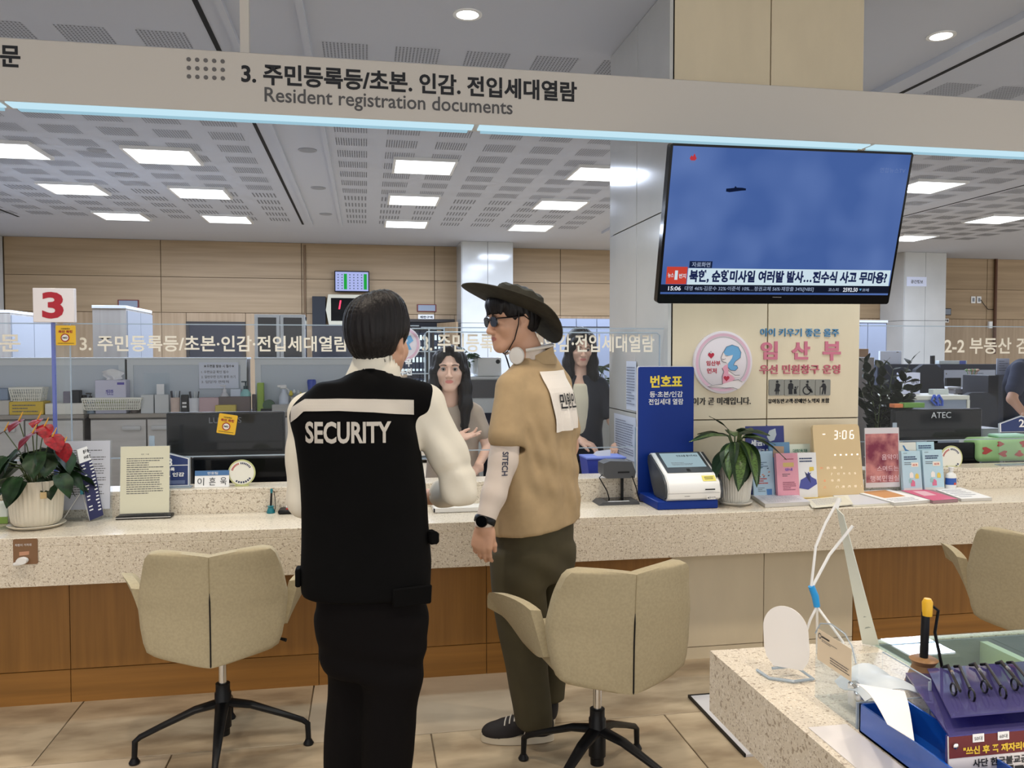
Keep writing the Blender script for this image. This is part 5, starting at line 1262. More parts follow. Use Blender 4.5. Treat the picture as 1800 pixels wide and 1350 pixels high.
t = thing('zz_plant', 'dark glossy-leaved plant standing behind the stone column beside the black display', 'plant')
pz = atY(1545, 760, 4.62); base = Vector((pz.x, 4.62, .725)); MB().lathe([(.07, 0), (.085, .13), (.08, .13)], 24, base).part('pot', mat('clay_pot', (96, 48, 42), .6), t)
gz = mat('zz_leaf', (22, 34, 18), .5, spec=.25, var=.3, scale=20)
for k, (px_, py_) in enumerate([(1598, 640), (1570, 650), (1552, 648), (1592, 672), (1530, 668), (1585, 705), (1522, 640), (1515, 690), (1604, 690), (1560, 690), (1540, 700)]):
    tip = atY(px_, py_, 4.62+.10*math.sin(k*2.1)); b0 = base+Vector((.02*math.cos(k), .02*math.sin(k), .12)); mid = (b0+tip)/2+Vector((0, 0, .06))
    pts = [b0*(1-s)**2+mid*2*s*(1-s)+tip*s*s for s in [i/9 for i in range(10)]]
    MB().tube(pts, [.005-.0035*i/9 for i in range(10)], 6).part('stem', stm, t)
    for i in range(3, 10):
        d_ = (pts[i]-pts[i-1]).normalized(); yw_ = math.atan2(d_.y, d_.x)
        for s_ in (1, -1):
            ang = (0 if k % 2 else PI/2)+(i*.35)
            side = Vector((math.cos(ang), math.sin(ang)*.6, .35)); dr_ = (d_*.7+side*s_*.9).normalized()
            add_leaf(t, 'leaf', gz, pts[i], math.atan2(dr_.y, dr_.x), math.asin(max(-1, min(1, dr_.z))), rl.uniform(-1, 1), rl.uniform(.085, .105), .024, .15, 'lance', .2)
# ================================================================ things on the counter
ZL = .7577; ZU = .8738
def onL(px_, py_, z=ZL): return atZ(px_, py_, z)
def lean_frame(px0, px1, py_bot, Yv, z0=ZL, lean=.12, yaw=0):
    a = atY(px0, py_bot, Yv); b = atY(px1, py_bot, Yv); U = Vector((math.cos(yaw), math.sin(yaw), 0)); V = Vector((-math.sin(yaw)*lean, lean*math.cos(yaw), 1)).normalized()
    f = Fr((a.x, Yv, z0+.0005), U, V, U.cross(V)); return f, (b.x-a.x)/math.cos(yaw)
def zspan(py_top, Yv, z0=ZL, px_=900): return atY(px_, py_top, Yv).z-z0
def sheet_mat(n, c): return mat(n, c, .7)
ink2 = mat('print_grey', (92, 92, 96), .8)
# notices on the left
t = thing('notice_stand', 'clear acrylic stand with a pale printed sheet behind the small banner', 'notice stand')
f, w_ = lean_frame(103, 197, 905, 3.95, lean=.06); h_ = zspan(775, 3.95, ZL, 150)+.003
MB().prism([(0, 0), (w_, 0), (w_, h_), (0, h_)], .003, f.M()).b2(f.O.x, f.O.x+w_, f.O.y-.03, f.O.y+.05, ZL+.0005, ZL+.004).part('acrylic_holder', M_ACR, t, smooth=False)
flat(t, 'printed_sheet', f, w_*.05, w_*.96, h_*.12, h_*.985, mat('sheet_bluish', (196, 200, 212), .7), n=-.0045)
flat(t, 'printed_sheet', f, w_*.05, w_*.96, h_*.12, h_*.985, mat('sheet_bluish', (196, 200, 212), .7), n=.0008)
lines(t, f, w_*.16, w_*.88, h_*.30, h_*.88, 20, ink2)
t = thing('notice_stand', 'cream printed notice in a clear stand on a black foot', 'notice stand')
f, w_ = lean_frame(209, 299, 902, 3.93, z0=ZL+.012, lean=.10); h_ = zspan(783, 3.96, ZL+.012, 250)
MB().prism([(0, 0), (w_, 0), (w_, h_), (0, h_)], .003, f.M()).part('acrylic_holder', M_ACR, t, smooth=False)
flat(t, 'printed_sheet', f, .004, w_-.004, .010, h_-.003, mat('sheet_cream', (212, 210, 188), .7), n=.0008)
lines(t, f, w_*.14, w_*.86, h_*.30, h_*.83, 17, ink2, n=.0014); text(t, '안 내', f, w_*.42, w_*.57, h_*.865, h_*.885, ink2, n=.0014)
MB().box((f.O.x+w_/2, f.O.y+.01, ZL+.007), (w_+.018, .07, .013), bev=.003).part('foot', M_BLACK, t); MB().box((f.O.x+w_/2, f.O.y-.026, ZL+.0075), (w_+.016, .002, .003)).part('foot_trim', M_CHROME, t, smooth=False)
# small X-banner
t = thing('mini_banner', 'small navy and white price banner on a thin white stand', 'banner')
O = onL(158, 917); O.y -= .0; br = atY(182, 907, O.y+.045); tl = atY(135, 792, O.y+.05)
U_ = (br-O); V_ = (tl-O); N_ = U_.cross(V_).normalized(); 
class Sk(Fr):
    def p(s, u, v, n=0): return s.O+s.U*u+s.V*v+s.N*n
f = Sk(O+Vector((0, 0, .004)), (1, 0, 0), (0, 0, 1)); f.U = U_; f.V = V_; f.N = N_
poly(t, 'banner_sheet', f, [(0, 0), (1, 0), (1, 1), (0, 1)], mat('banner_navy', (40, 42, 84), .5), 0); poly(t, 'banner_back', f, [(0, 0), (0, 1), (1, 1), (1, 0)], M_PAPER, -.001)
poly(t, 'banner_head', f, [(0, .80), (1, .80), (1, 1), (0, 1)], M_PAPER, .0008)
text(t, '창구 발급', f, .38, .92, .91, .965, M_INK, bold=.04, n=.0014); text(t, '수수료 안내', f, .36, .96, .83, .885, M_INK, bold=.04, n=.0014)
rb = random.Random(5); b = MB()
for i in range(15):
    v = .75-.048*i
    if i % 3 != 2: w0 = rb.uniform(.14, .3); b.quad(f.p(.10, v, .001), f.p(.10+w0, v, .001), f.p(.10+w0, v+.016, .001), f.p(.10, v+.016, .001))
    w0 = rb.uniform(.16, .26); b.quad(f.p(.92-w0, v+.01, .001), f.p(.92, v+.01, .001), f.p(.92, v+.028, .001), f.p(.92-w0, v+.028, .001))
o = b.part('price_lines', M_PAPER, t, smooth=False); o['kind'] = 'stuff'
MB().tube([f.p(0, 1, -.004), f.p(.2, .75, -.03)+Vector((-.01, .02, 0)), f.p(.1, .35, -.035), f.p(.02, .0, -.002)], .0018, 6).tube([f.p(1, 1, -.004), f.p(.5, .6, -.03), f.p(1, 0, -.004)], .0016, 6).tube([f.p(.15, .45, -.03), onL(109, 917)+Vector((0, 0, .002))], .0018, 6).part('banner_frame', M_WHITE, t)
MB().box(f.p(-.02, .42, -.02), (.012, .014, .024)).part('teal_clip', mat('teal_clip', (48, 140, 160), .4), t, smooth=False)
# packet at the left edge
t = thing('tissue_packet', 'white and green packet half hidden at the left frame edge behind the flower pot', 'packet')
p = onL(-6, 922); MB().box((p.x, p.y+.03, ZL+.048), (.085, .04, .094), bev=.006).part('packet', mat('packet_white', (216, 224, 216), .5), t); MB().box((p.x, p.y+.0095, ZL+.016), (.083, .002, .03)).part('green_band', mat('packet_green', (126, 158, 70), .5), t, smooth=False)
t = thing('name_plate', 'white staff name plate with one handwritten syllable at the left frame edge', 'name plate', 'staff name plates on the upper shelf')
a = atY(-40, 872, 4.02); b = atY(11, 838, 4.02)
f = Fr((a.x, 4.02, ZU), (1, 0, 0), (0, .15, 1)); w_ = b.x-a.x; MB().prism([(0, 0), (w_, 0), (w_, .085), (0, .085)], .004, f.M()).part('plate', M_PAPER, t, smooth=False); flat(t, 'blue_band', f, 0, w_, .062, .085, mat('plate_blue', (70, 112, 160), .5), n=.001); text(t, '영', f, w_*.78, w_*.97, .02, .052, M_INK, n=.001)
# blue house-shaped window sign
def house_sign(label, px0, px1, py0, py1, Yv, l1, l2, num, nb=0):
    t = thing('window_sign', label, 'sign', 'navy house-shaped window signs'); a = atY(px0, py1, Yv); b = atY(px1, py0, Yv); w_ = b.x-a.x; h_ = b.z-ZU
    f = Fr((a.x, Yv, ZU+.004), (1, 0, 0), (0, .08, 1)); out = [(0, h_*nb), (w_, h_*nb), (w_, h_*.84), (w_/2, h_), (0, h_*.84)]
    MB().prism(out, .004, f.M()).b2(a.x-.01, a.x+w_+.008, Yv-.02, Yv+.03, ZU+.0003, ZU+.005).part('acrylic_back', M_ACR2, t, smooth=False)
    if nb: MB().prism([(0, 0), (w_, 0), (w_, h_*nb), (0, h_*nb)], .004, f.M()).part('clear_plate', M_ACR, t, smooth=False)
    sc = lambda k, n: poly(t, 'house_panel', f, [(w_/2+(x-w_/2)*k, h_*(.5+nb*.4)+(y-h_*(.5+nb*.4))*k) for x, y in out], mat('sign_white2', (226, 228, 232), .5) if n < .0012 else mat('sign_navy', (34, 52, 104), .5), n)
    sc(.95, .001); sc(.90, .0016)
    if num: text(t, num, f, w_*.44, w_*.56, h_*(.60+nb*.24), h_*(.84+nb*.12), M_PAPER, bold=.02, n=.0022)
    if l1: flat(t, 'rule', f, w_*.05, w_*.95, h_*.62, h_*.64, M_PAPER, n=.002); text(t, l1, f, w_*.20, w_*.62, h_*.46, h_*.57, M_PAPER, bold=.03, n=.0022); text(t, l2, f, w_*.18, w_*.86, h_*.29, h_*.42, M_PAPER, bold=.03, n=.0022); flat(t, 'small_box', f, w_*.28, w_*.88, h_*.08, h_*.19, mat('sign_slate', (90, 104, 140), .5), n=.002)
    return t
house_sign('navy house-shaped sign for resident registration half hidden by the cream notice', 263, 333, 797, 858, 4.05, '주민등록', '초본, 인감', '3')
house_sign('navy house-shaped sign numbered 2 at the right frame edge', 1758, 1840, 731, 815, 4.05, None, '', '2', .66)
t = thing('name_plate', 'white name plate with handwritten Korean syllables under a blue band', 'name plate', 'staff name plates on the upper shelf')
a = atY(342, 857, 4.03); b = atY(402, 828, 4.03); w_ = b.x-a.x; f = Fr((a.x, 4.03, ZU), (1, 0, 0), (0, .2, 1)); h_ = b.z-ZU+.004
MB().prism([(0, 0), (w_, 0), (w_, h_), (0, h_)], .004, f.M()).b2(a.x, a.x+w_, 4.03, 4.06, ZU, ZU+.004).part('plate', M_PAPER, t, smooth=False)
flat(t, 'blue_band', f, 0, w_, h_*.70, h_, MATS['plate_blue'], n=.001); text(t, '민원팀', f, w_*.37, w_*.67, h_*.76, h_*.92, M_PAPER, n=.0016)
for s_, u in (('이', .08), ('흔', .42), ('욱', .74)): text(t, s_, f, w_*u, w_*(u+.19), h_*.12, h_*.58, M_INK, n=.0016)
def badge(label, px_, py_, rp, Yv):
    t = thing('round_badge', label, 'badge', 'round cream service badges on the upper shelf'); a = atY(px_, py_, Yv); r = atY(px_+rp, py_, Yv).x-a.x
    f = Fr((a.x, Yv, a.z), (1, 0, 0), (0, 0, 1)); MB().lathe([(r, 0), (r, .004)], 48, (a.x, Yv+.004, a.z), (PI/2, 0, 0)).b2(a.x-r*.5, a.x+r*.5, Yv-.01, Yv+.02, ZU, ZU+.003).b2(a.x-.006, a.x+.006, Yv+.003, Yv+.007, ZU, a.z-r*.9).part('disc', mat('badge_rim', (196, 198, 140), .5), t, smooth=False)
    disc(t, 'face', f, 0, 0, r*.90, mat('badge_face', (232, 230, 220), .5), n=.0012, seg=48)
    rg = random.Random(2)
    for (nm, a0, a1, c_) in (('red_arc_lettering', 165, 105, (176, 44, 44)), ('dark_arc_lettering', 98, 30, (40, 50, 90)), ('dark_arc_lettering', 232, 330, (40, 50, 90))):
        b = MB(); k = 7
        for i in range(k):
            t0 = R(a0+(a1-a0)*(i+.15)/k); t1 = R(a0+(a1-a0)*(i+.8)/k)
            b.quad(*[f.p(q*r*math.cos(t_), q*r*math.sin(t_), .002) for q, t_ in ((.66, t0), (.66, t1), (.80, t1), (.80, t0))])
        o = b.part(nm, mat('badge_'+nm, c_, .5), t, smooth=False); o['kind'] = 'stuff'
badge('round cream badge beside the handwritten name plate', 425, 831, 24, 4.05)
badge('round cream badge behind the lotion bottle on the right', 1672, 806, 20, 4.06)
# displays behind the screens
def display(label, px0, px1, py0, py1, Yv, nm, npx, grpm, stand=True, z0=None):
    t = thing('display', label, 'monitor', 'black displays behind the counter screens'); a = atY(px0, py1, Yv); b = atY(px1, py0, Yv)
    MB().b2(a.x, b.x, Yv, Yv+.035, a.z, b.z, bev=.006).part('cabinet', grpm, t)
    MB().b2(a.x+.01, b.x-.01, Yv-.0015, Yv, a.z+.02, b.z-.012).part('screen_glass', M_BLACKG, t, smooth=False)
    c_ = (a.x+b.x)/2
    MB().b2(c_-.03, c_+.03, Yv+.04, Yv+.06, .735, a.z+.1).b2(c_-.11, c_+.11, Yv-.04, Yv+.12, .7255, .737, bev=.003).part('stand', M_BLACK, t, smooth=False)
    if nm: text(t, nm, front(Yv-.002), atY(npx[0], 700, Yv).x, atY(npx[1], 700, Yv).x, atY(npx[0], npx[3], Yv).z, atY(npx[0], npx[2], Yv).z, mat('logo_grey' if nm == 'LUMENS' else 'logo_silver', (96, 98, 104) if nm == 'LUMENS' else (210, 212, 216), .4), n=.0005)
    return t
display('wide black display with faint maker lettering behind the yellow tilted card', 293, 500, 723, 803, 4.43, 'LUMENS', (367, 424, 734, 744), M_BLACK)
display('lower black display behind the name plate and round badge', 338, 506, 801, 858, 4.25, '', None, M_BLACK)
display('black display lettered ATEC right of the stone column', 1570, 1727, 718, 776, 4.40, 'ATEC', (1637, 1672, 724.5, 735), M_BLACK)
display('lower black display behind the leaflets and lotion bottle', 1580, 1724, 778, 822, 4.22, '', None, M_BLACK)
a = atY(380, 763, 4.09); b = atY(418, 722, 4.09); rt_ = R(-9)
f = Fr((a.x, 4.094, a.z+.006), (math.cos(rt_), 0, math.sin(rt_)), (-math.sin(rt_), 0, math.cos(rt_))); stop_sticker(f, (b.x-a.x)*.86, (b.z-a.z)*.86, 'yellow warning card stuck tilted on the clear screen over the black display')
t = thing('keyboard', 'dark keyboard with a painted bluish reflection behind the round badge', 'keyboard')
a = atZ(440, 838, .735); MB().box((a.x+.10, 4.24, .738), (.30, .10, .018), bev=.004).part('body', mat('keyboard_blue_reflection', (50, 50, 90), .3), t)  # purple-blue reflection is put into the body colour
b = MB()
for i in range(13):
    for j in range(4): b.box((a.x-.034+.0222*i, 4.208+.021*j, .749), (.017, .016, .005))
o = b.part('keys', mat('keyboard_keys', (36, 36, 52), .5), t, smooth=False); o['kind'] = 'stuff'
# teal pen stand, tray
def penstand(label, p, teal, penm, tipm, h_, sc=1.0, grp=None):
    t = thing('pen_stand', label, 'pen stand', grp); p = Vector(p)
    MB().lathe([(.019*sc, 0), (.020*sc, .004*sc), (.012*sc, .026*sc), (.016*sc, .032*sc), (.012*sc, .034*sc)], 20, p).part('base', teal, t)
    MB().lathe([(.0042*sc, 0), (.0048*sc, .02), (.0046*sc, h_*.85), (.003*sc, h_)], 12, p+Vector((0, 0, .028*sc)), (R(-2), R(3), 0)).part('pen', penm, t)
    tp = p+Vector((h_*.05, 0, .028*sc+h_)); MB().lathe([(.0055*sc, -.016*sc), (.006*sc, 0), (.004*sc, .004*sc)], 12, tp).part('pen_cap', tipm, t)
    MB().tube([tp, tp+Vector((.012, -.003, -.01))*sc, tp+Vector((.016, -.005, -h_*.5)), p+Vector((.022*sc, -.01, .03)), p+Vector((.018*sc, -.008, .008))], .0018*sc, 6).part('cord', M_BLACK, t)
penstand('teal counter pen stand with a black corded pen', Vector((onL(477, 900).x, 3.955, ZL)), mat('teal_plastic', (34, 118, 130), .35), M_BLACK, mat('teal_plastic', (34, 118, 130), .35), .082)
t = thing('stamp_tray', 'black stamp tray with a red pad half hidden behind the person in the black vest', 'stamp pad')
p = onL(490, 902); p.y = 3.90; MB().box((p.x+.075, p.y+.045, ZL+.010), (.15, .085, .02), bev=.006).part('tray', M_BLACK, t); MB().box((p.x+.08, p.y+.03, ZL+.021), (.09, .03, .004)).part('red_pad', mat('pad_red', (170, 50, 44), .6), t, smooth=False); MB().box((p.x+.07, p.y+.065, ZL+.024), (.08, .02, .010), bev=.003).part('white_lid', M_WHITE, t)
t = thing('document_tray', 'white shallow document tray on the ledge behind the raised elbow', 'tray')
p = onL(755, 903); b = MB().box((p.x+.15, p.y+.10, ZL+.004), (.26, .19, .007), bev=.003)
b.box((p.x+.15, p.y+.008, ZL+.013), (.26, .006, .018)).box((p.x+.15, p.y+.192, ZL+.013), (.26, .006, .018)).box((p.x+.023, p.y+.10, ZL+.013), (.006, .19, .018)).box((p.x+.277, p.y+.10, ZL+.013), (.006, .19, .018)); b.part('tray', M_WHITE, t, smooth=False)
# fingerprint and card reader
t = thing('document_reader', 'dark grey desktop document reader on a post beside the blue ticket stand', 'scanner')
a = onL(1045, 884); b_ = onL(1120, 884); cx = (a.x+b_.x)/2; y0 = 3.93
gp = mat('graphite_plastic', (70, 72, 76), .4)
MB().prism([(-.105, 0), (.105, 0), (.10, .016), (-.085, .016)], .13, Matrix.Translation((cx, y0-.07, ZL))).part('base_plate', gp, t, smooth=False)
MB().box((cx+.005, y0-.005, ZL+.0168), (.12, .07, .0015)).part('glass_pad', M_BLACKG, t, smooth=False); MB().box((cx+.0, y0-.058, ZL+.017), (.11, .012, .001)).part('label_strip', M_PAPER, t, smooth=False)
MB().box((cx+.045, y0+.03, ZL+.10), (.012, .012, .17)).part('post', M_BLACK, t, smooth=False)
hx0, hx1, hz0, hz1 = pbox(1057, 809, 1113, 838, y0)
MB().prism([(0, .02), (.02, 0), (hx1-hx0-.005, 0), (hx1-hx0, .03), (hx1-hx0-.02, hz1-hz0-.006), (.035, hz1-hz0), (0, hz1-hz0-.012)], .10, Matrix.Translation((hx0, y0-.04, hz0))).part('scan_head', gp, t, smooth=False)
MB().box(((hx0+hx1)/2+.02, y0-.0405, hz0+.03), (.06, .002, .008)).part('card_slot', M_BLACK, t, smooth=False)
MB().tube([(hx0+.01, y0, hz0+.02), (hx0-.01, y0, hz0), (hx0+.03, y0, ZL+.06), (hx0+.045, y0+.01, ZL+.018)], .003, 6).tube([(hx1-.02, y0-.04, hz0+.01), (hx1+.0, y0-.05, hz0-.05), (hx1+.005, y0-.05, ZL+.05), (hx1+.02, y0-.045, ZL+.01), (hx1+.04, y0-.03, ZL+.006)], .0028, 6).part('cable', M_BLACK, t)
# number-ticket machine
t = thing('ticket_stand', 'blue number-ticket stand with yellow and white Korean lettering', 'stand')
YB = 3.975; x0, x1, z0, z1 = pbox(1123, 645, 1218, 893, YB)
bl = mat('stand_blue', (12, 48, 132), .45, spec=.25); f = Fr((x0, YB, ZL+.02), (1, 0, 0), (0, 0, 1))
MB().prism(rr(x1-x0, z1-ZL-.02, .01), .012, f.M()).part('back_board', bl, t, smooth=False); MB().prism(rr(x1-x0+.006, z1-ZL-.017, .012, x=-.006), .004, Matrix.Translation((0, .0125, 0)) @ f.M()).part('board_edge', M_WHITE, t, smooth=False)
p = onL(1262, 893); xb = p.x
MB().b2(x0+.004, xb, 3.70, 3.985, ZL, ZL+.040, bev=.003).part('base_box', bl, t, smooth=False)
yel = mat('stand_yellow', (240, 214, 70), .5)
def st_(s_, a, b, mm, bd): q = pbox(a[0], a[1], b[0], b[1], YB); text(t, s_, front(YB), *q, mm, bold=bd)
st_('번호표', (1143, 660), (1199, 681), yel, .035); st_('등·초본/인감', (1142, 688), (1200, 698), M_PAPER, .015); st_('전입세대 열람', (1140, 701), (1201, 711), M_PAPER, .015)
t = thing('ticket_machine', 'white and charcoal number-ticket machine with a slanted touch screen', 'machine')
zb = ZL+.0405; gx0 = x0+.04; gx1 = xb+.012; W_ = gx1-gx0
prof = [(3.69, .012), (3.685, .045), (3.70, .085), (3.735, .118), (3.93, .205), (3.955, .195), (3.958, .16), (3.90, .06), (3.85, .0), (3.71, .0)]
def side_prism(b, x0_, x1_, pr):
    A = [b.bm.verts.new((x0_, y, zb+z)) for y, z in pr]; B = [b.bm.verts.new((x1_, y, zb+z)) for y, z in pr]; n = len(pr); b.bm.faces.new(A); b.bm.faces.new(B[::-1])
    for i in range(n): b.bm.faces.new((A[i], B[i], B[(i+1) % n], A[(i+1) % n]))
    return b
side_prism(MB(), gx0+.012, gx1-.003, prof).part('shell', M_WHITE, t, ang=30)
pr2 = [((y-3.82)*.94+3.82, (z-.1)*.94+.1) for y, z in prof]
for xx in (gx0, gx1-.006): side_prism(MB(), xx, xx+.014, pr2 if xx == gx0 else prof).part('side_panel', mat('machine_side', (62, 66, 70), .35), t, ang=30)
for xx in (gx0+.010,): side_prism(MB(), xx, xx+.006, prof).part('shell_rim', M_WHITE, t, ang=30)
fs_ = Fr((gx0+.02, 3.742, zb+.1215), (1, 0, 0), (0, .195, .087)); sl_ = math.hypot(.195, .087)
flat(t, 'screen_bezel', fs_, .012, W_-.035, .012, sl_-.008, mat('bezel_grey', (70, 76, 80), .3), n=.002)
flat(t, 'touch_screen', fs_, .028, W_-.05, .060, sl_-.020, emitmat('kiosk_screen', (168, 192, 200), .85), n=.003)
text(t, '번호표를 뽑아주세요', fs_, .11, W_-.06, sl_-.058, sl_-.040, M_INK, bold=.02, n=.004); lines(t, fs_, .06, .17, .075, .105, 3, ink2, n=.004)
flat(t, 'button', fs_, W_*.42, W_*.48, .022, .045, mat('button_dark', (30, 32, 34), .3), n=.003)
ff = Fr((gx0+.02, 3.684, zb), (1, 0, 0), (0, 0, 1)); flat(t, 'paper_slot', ff, W_*.62, W_*.80, .052, .058, M_BLACK, n=.004); flat(t, 'label', ff, W_*.64, W_*.80, .008, .028, M_PAPER, n=.012); text(t, '▲출구신청', ff, W_*.65, W_*.79, .012, .023, M_INK, n=.013)
lines(t, ff, W_*.24, W_*.40, .022, .030, 1, ink2, n=.012); MB().box((gx0+W_*.5, 3.687, zb+.038), (W_-.02, .002, .002)).part('seam_line', ink2, t, smooth=False)
fy = Fr((gx0+.02, 3.70, zb+.085), (1, 0, 0), (0, .035, .033)); flat(t, 'yellow_label', fy, W_*.62, W_*.86, .008, .042, mat('label_yellow', (226, 214, 110), .6), n=.002); lines(t, fy, W_*.66, W_*.83, .016, .036, 2, M_INK, n=.003)
# leaflets leaning in holders on the ledge before the column
def leaflet(label, px0, px1, py_t, py_b, Yv, m_, th=.012, lean=.14, name='leaflet', grp='leaflets in front of the stone column', z0=ZL, deco=None, yaw=0):
    t = thing(name, label, 'leaflet', grp); f, w_ = lean_frame(px0, px1, py_b, Yv, z0, lean, yaw); h_ = (atY((px0+px1)/2, py_t, Yv+.02).z-z0)/f.V.z
    MB().prism([(0, 0), (w_, 0), (w_, h_), (0, h_)], th, f.M()).part('cover', m_, t, smooth=False)
    if deco: deco(t, f, w_, h_)
    return t
M_ = lambda n, c: mat(n, c, .5)
def dk(t, f, w, h):
    lines(t, f, w*.1, w*.5, h*.90, h*.93, 1, M_PAPER); text(t, '세금?', f, w*.12, w*.50, h*.70, h*.79, M_PAPER, bold=.04, n=.001); text(t, '전입신고 안내 세터', f, w*.12, w*.90, h*.58, h*.66, M_PAPER, bold=.04, n=.001)
    poly(t, 'illustration', f, [(w*.55, h*.83), (w*.62, h*.92), (w*.78, h*.95), (w*.80, h*.86), (w*.74, h*.78), (w*.62, h*.76)], M_('illus_pale', (176, 184, 190)), .001)
leaflet('dark blue leaflet with white Korean title behind the leafy plant, tallest', 1314, 1382, 748, 868, 4.022, M_('lf_navy', (48, 56, 120)), .004, .10, deco=dk)
def lb(t, f, w, h):
    lines(t, f, w*.2, w*.75, h*.66, h*.78, 3, M_('lf_ink', (40, 60, 100))); rg = random.Random(4)
    for i in range(14):
        x = w*rg.uniform(.12, .85); z = h*rg.uniform(.42, .66); s = w*.06; poly(t, 'picture_patch', f, [(x, z), (x+s*1.5, z+s*.3), (x+s*1.2, z+s), (x, z+s*.8)], M_(*rg.choice([('pp1', (90, 130, 150)), ('pp2', (196, 160, 80)), ('pp3', (70, 90, 110)), ('pp4', (200, 120, 90))])), .001)
    lines(t, f, w*.2, w*.7, h*.30, h*.44, 3, M_('lf_red', (190, 70, 60)), h=.5); lines(t, f, w*.2, w*.55, h*.14, h*.24, 3, ink2); poly(t, 'picture_patch', f, [(w*.62, h*.06), (w*.85, h*.06), (w*.86, h*.2), (w*.6, h*.2)], M_('pp5', (70, 120, 180)), .001)
leaflet('pale blue leaflet with small drawings and red lettering', 1326, 1363, 794, 872, 3.90, M_('lf_sky', (170, 196, 214)), .012, .16, deco=lb)
leaflet('blue leaflet with a photo of people behind the pink booklet', 1356, 1392, 778, 868, 3.965, M_('lf_blue', (96, 136, 170)), .012, .12, deco=lambda t, f, w, h: poly(t, 'photo', f, [(w*.15, h*.72), (w*.7, h*.72), (w*.72, h*.92), (w*.2, h*.93)], M_('lf_photo', (176, 146, 120)), .001))
def pk_(t, f, w, h):
    flat(t, 'title_line', f, w*.35, w*.8, h*.86, h*.875, M_('lf_maroon', (150, 60, 80))); flat(t, 'title_box', f, w*.3, w*.8, h*.70, h*.79, M_('lf_gold', (206, 176, 110))); text(t, '안내', f, w*.38, w*.72, h*.61, h*.67, M_('lf_violet', (120, 90, 180)), bold=.04); lines(t, f, w*.25, w*.65, h*.48, h*.56, 2, ink2); lines(t, f, w*.25, w*.85, h*.18, h*.38, 5, M_('lf_dim', (150, 90, 110)), h=.5)
leaflet('pink booklet standing upright in front of the blue leaflet', 1368, 1406, 797, 874, 3.87, M_('lf_pink', (216, 150, 166)), .022, .13, deco=pk_)
leaflet('cream leaflet with green title behind the leaflet showing a navy bag', 1392, 1428, 781, 868, 3.975, M_('lf_cream', (216, 222, 206)), .012, .12, deco=lambda t, f, w, h: text(t, '다문화가족 지원', f, w*.15, w*.85, h*.83, h*.90, M_('lf_green', (60, 120, 100)), bold=.03))
def bag(t, f, w, h):
    lines(t, f, w*.1, w*.85, h*.78, h*.90, 2, M_('lf_ink', (40, 60, 100)), h=.5); poly(t, 'bag', f, [(w*.02, h*.22), (w*.5, h*.18), (w*.98, h*.30), (w*.95, h*.40), (w*.7, h*.46), (w*.55, h*.58), (w*.40, h*.46), (w*.12, h*.40)], M_('lf_bag', (70, 76, 150)), .001); poly(t, 'bow', f, [(w*.45, h*.44), (w*.65, h*.32), (w*.60, h*.5), (w*.7, h*.56), (w*.5, h*.52), (w*.36, h*.58)], M_('lf_bow', (36, 40, 90)), .0015); poly(t, 'yellow_patch', f, [(w*.6, h*.58), (w*.85, h*.60), (w*.84, h*.68), (w*.62, h*.68)], M_('lf_yellow', (216, 190, 80)), .001)
leaflet('white leaflet showing a navy bag with a bow', 1405, 1438, 796, 872, 3.88, M_('lf_white', (220, 220, 222)), .014, .12, deco=bag)
# LED calendar clock
t = thing('led_calendar', 'beige rounded board with glowing digits 3:06 and calendar numbers', 'clock')
f, w_ = lean_frame(1440, 1524, 868, 3.88, lean=.15, yaw=.03); h_ = (atY(1470, 746, 3.95).z-ZL)/f.V.z; f.O = f.O+f.U*(-.010)
MB().prism(rr(w_, h_, .02), .018, f.M()).part('board', mat('clock_beige', (206, 182, 140), .45), t, smooth=False)
led = emitmat('led_white', (255, 240, 224), 1.6); ledr = emitmat('led_red', (255, 120, 90), 1.2)
def seg7(b, ch, u, v, w, h, tk, sl=.12):
    S7 = {'0': 'abcdef', '1': 'bc', '2': 'abged', '3': 'abgcd', '4': 'fgbc', '5': 'afgcd', '6': 'afgedc', '7': 'abc', '8': 'abcdefg', '9': 'abfgcd'}
    Q = {'a': (tk, h-tk, w-tk, h), 'd': (tk, 0, w-tk, tk), 'g': (tk, h/2-tk/2, w-tk, h/2+tk/2), 'f': (0, h/2, tk, h-tk*.5), 'b': (w-tk, h/2, w, h-tk*.5), 'e': (0, tk*.5, tk, h/2), 'c': (w-tk, tk*.5, w, h/2)}
    for c_ in S7[ch]:
        a0, b0, a1, b1 = Q[c_]; b.quad(*[f.p(u+x+sl*z, v+z, .0012) for x, z in ((a0+.0004, b0+.0004), (a1-.0004, b0+.0004), (a1-.0004, b1-.0004), (a0+.0004, b1-.0004))])
b = MB(); hh = .048; ww = .026; vv = h_*.79
for ch, u in (('3', .42), ('0', .61), ('6', .77)): seg7(b, ch, u*w_, vv, ww, hh, .006)
for dv in (.3, .62): b.quad(*[f.p(.562*w_+x, vv+hh*dv+z, .0012) for x, z in ((0, 0), (.006, 0), (.006, .006), (0, .006))])
b.quad(*[f.p(.20*w_+x, vv+hh*.55+z, .0012) for x, z in ((0, 0), (.016, 0), (.016, .005), (0, .005))]); o = b.part('clock_digits', led, t, smooth=False); o['kind'] = 'stuff'
b = MB(); br_ = MB(); 
def num(bb, s_, u, v):
    for k, ch in enumerate(s_): seg7(bb, ch, u*w_+k*.0085, v*h_, .0065, .012, .0018, .05)
for i, q in enumerate([.44, .56, .68, .80, .92]): b.quad(*[f.p(q*w_+x, .565*h_+z, .0012) for x, z in ((-.006, 0), (.004, 0), (.004, .008), (-.006, .008))])
b.bm.verts.ensure_lookup_table(); num(b, '1', .93, .50)
for s_, u in (('05', .24), ('06', .38), ('8', .54)): num(b, s_, u, .385)
for s_, u in (('2', .32), ('13', .44), ('14', .56), ('15', .68), ('16', .80)): num(b, s_, u, .30)
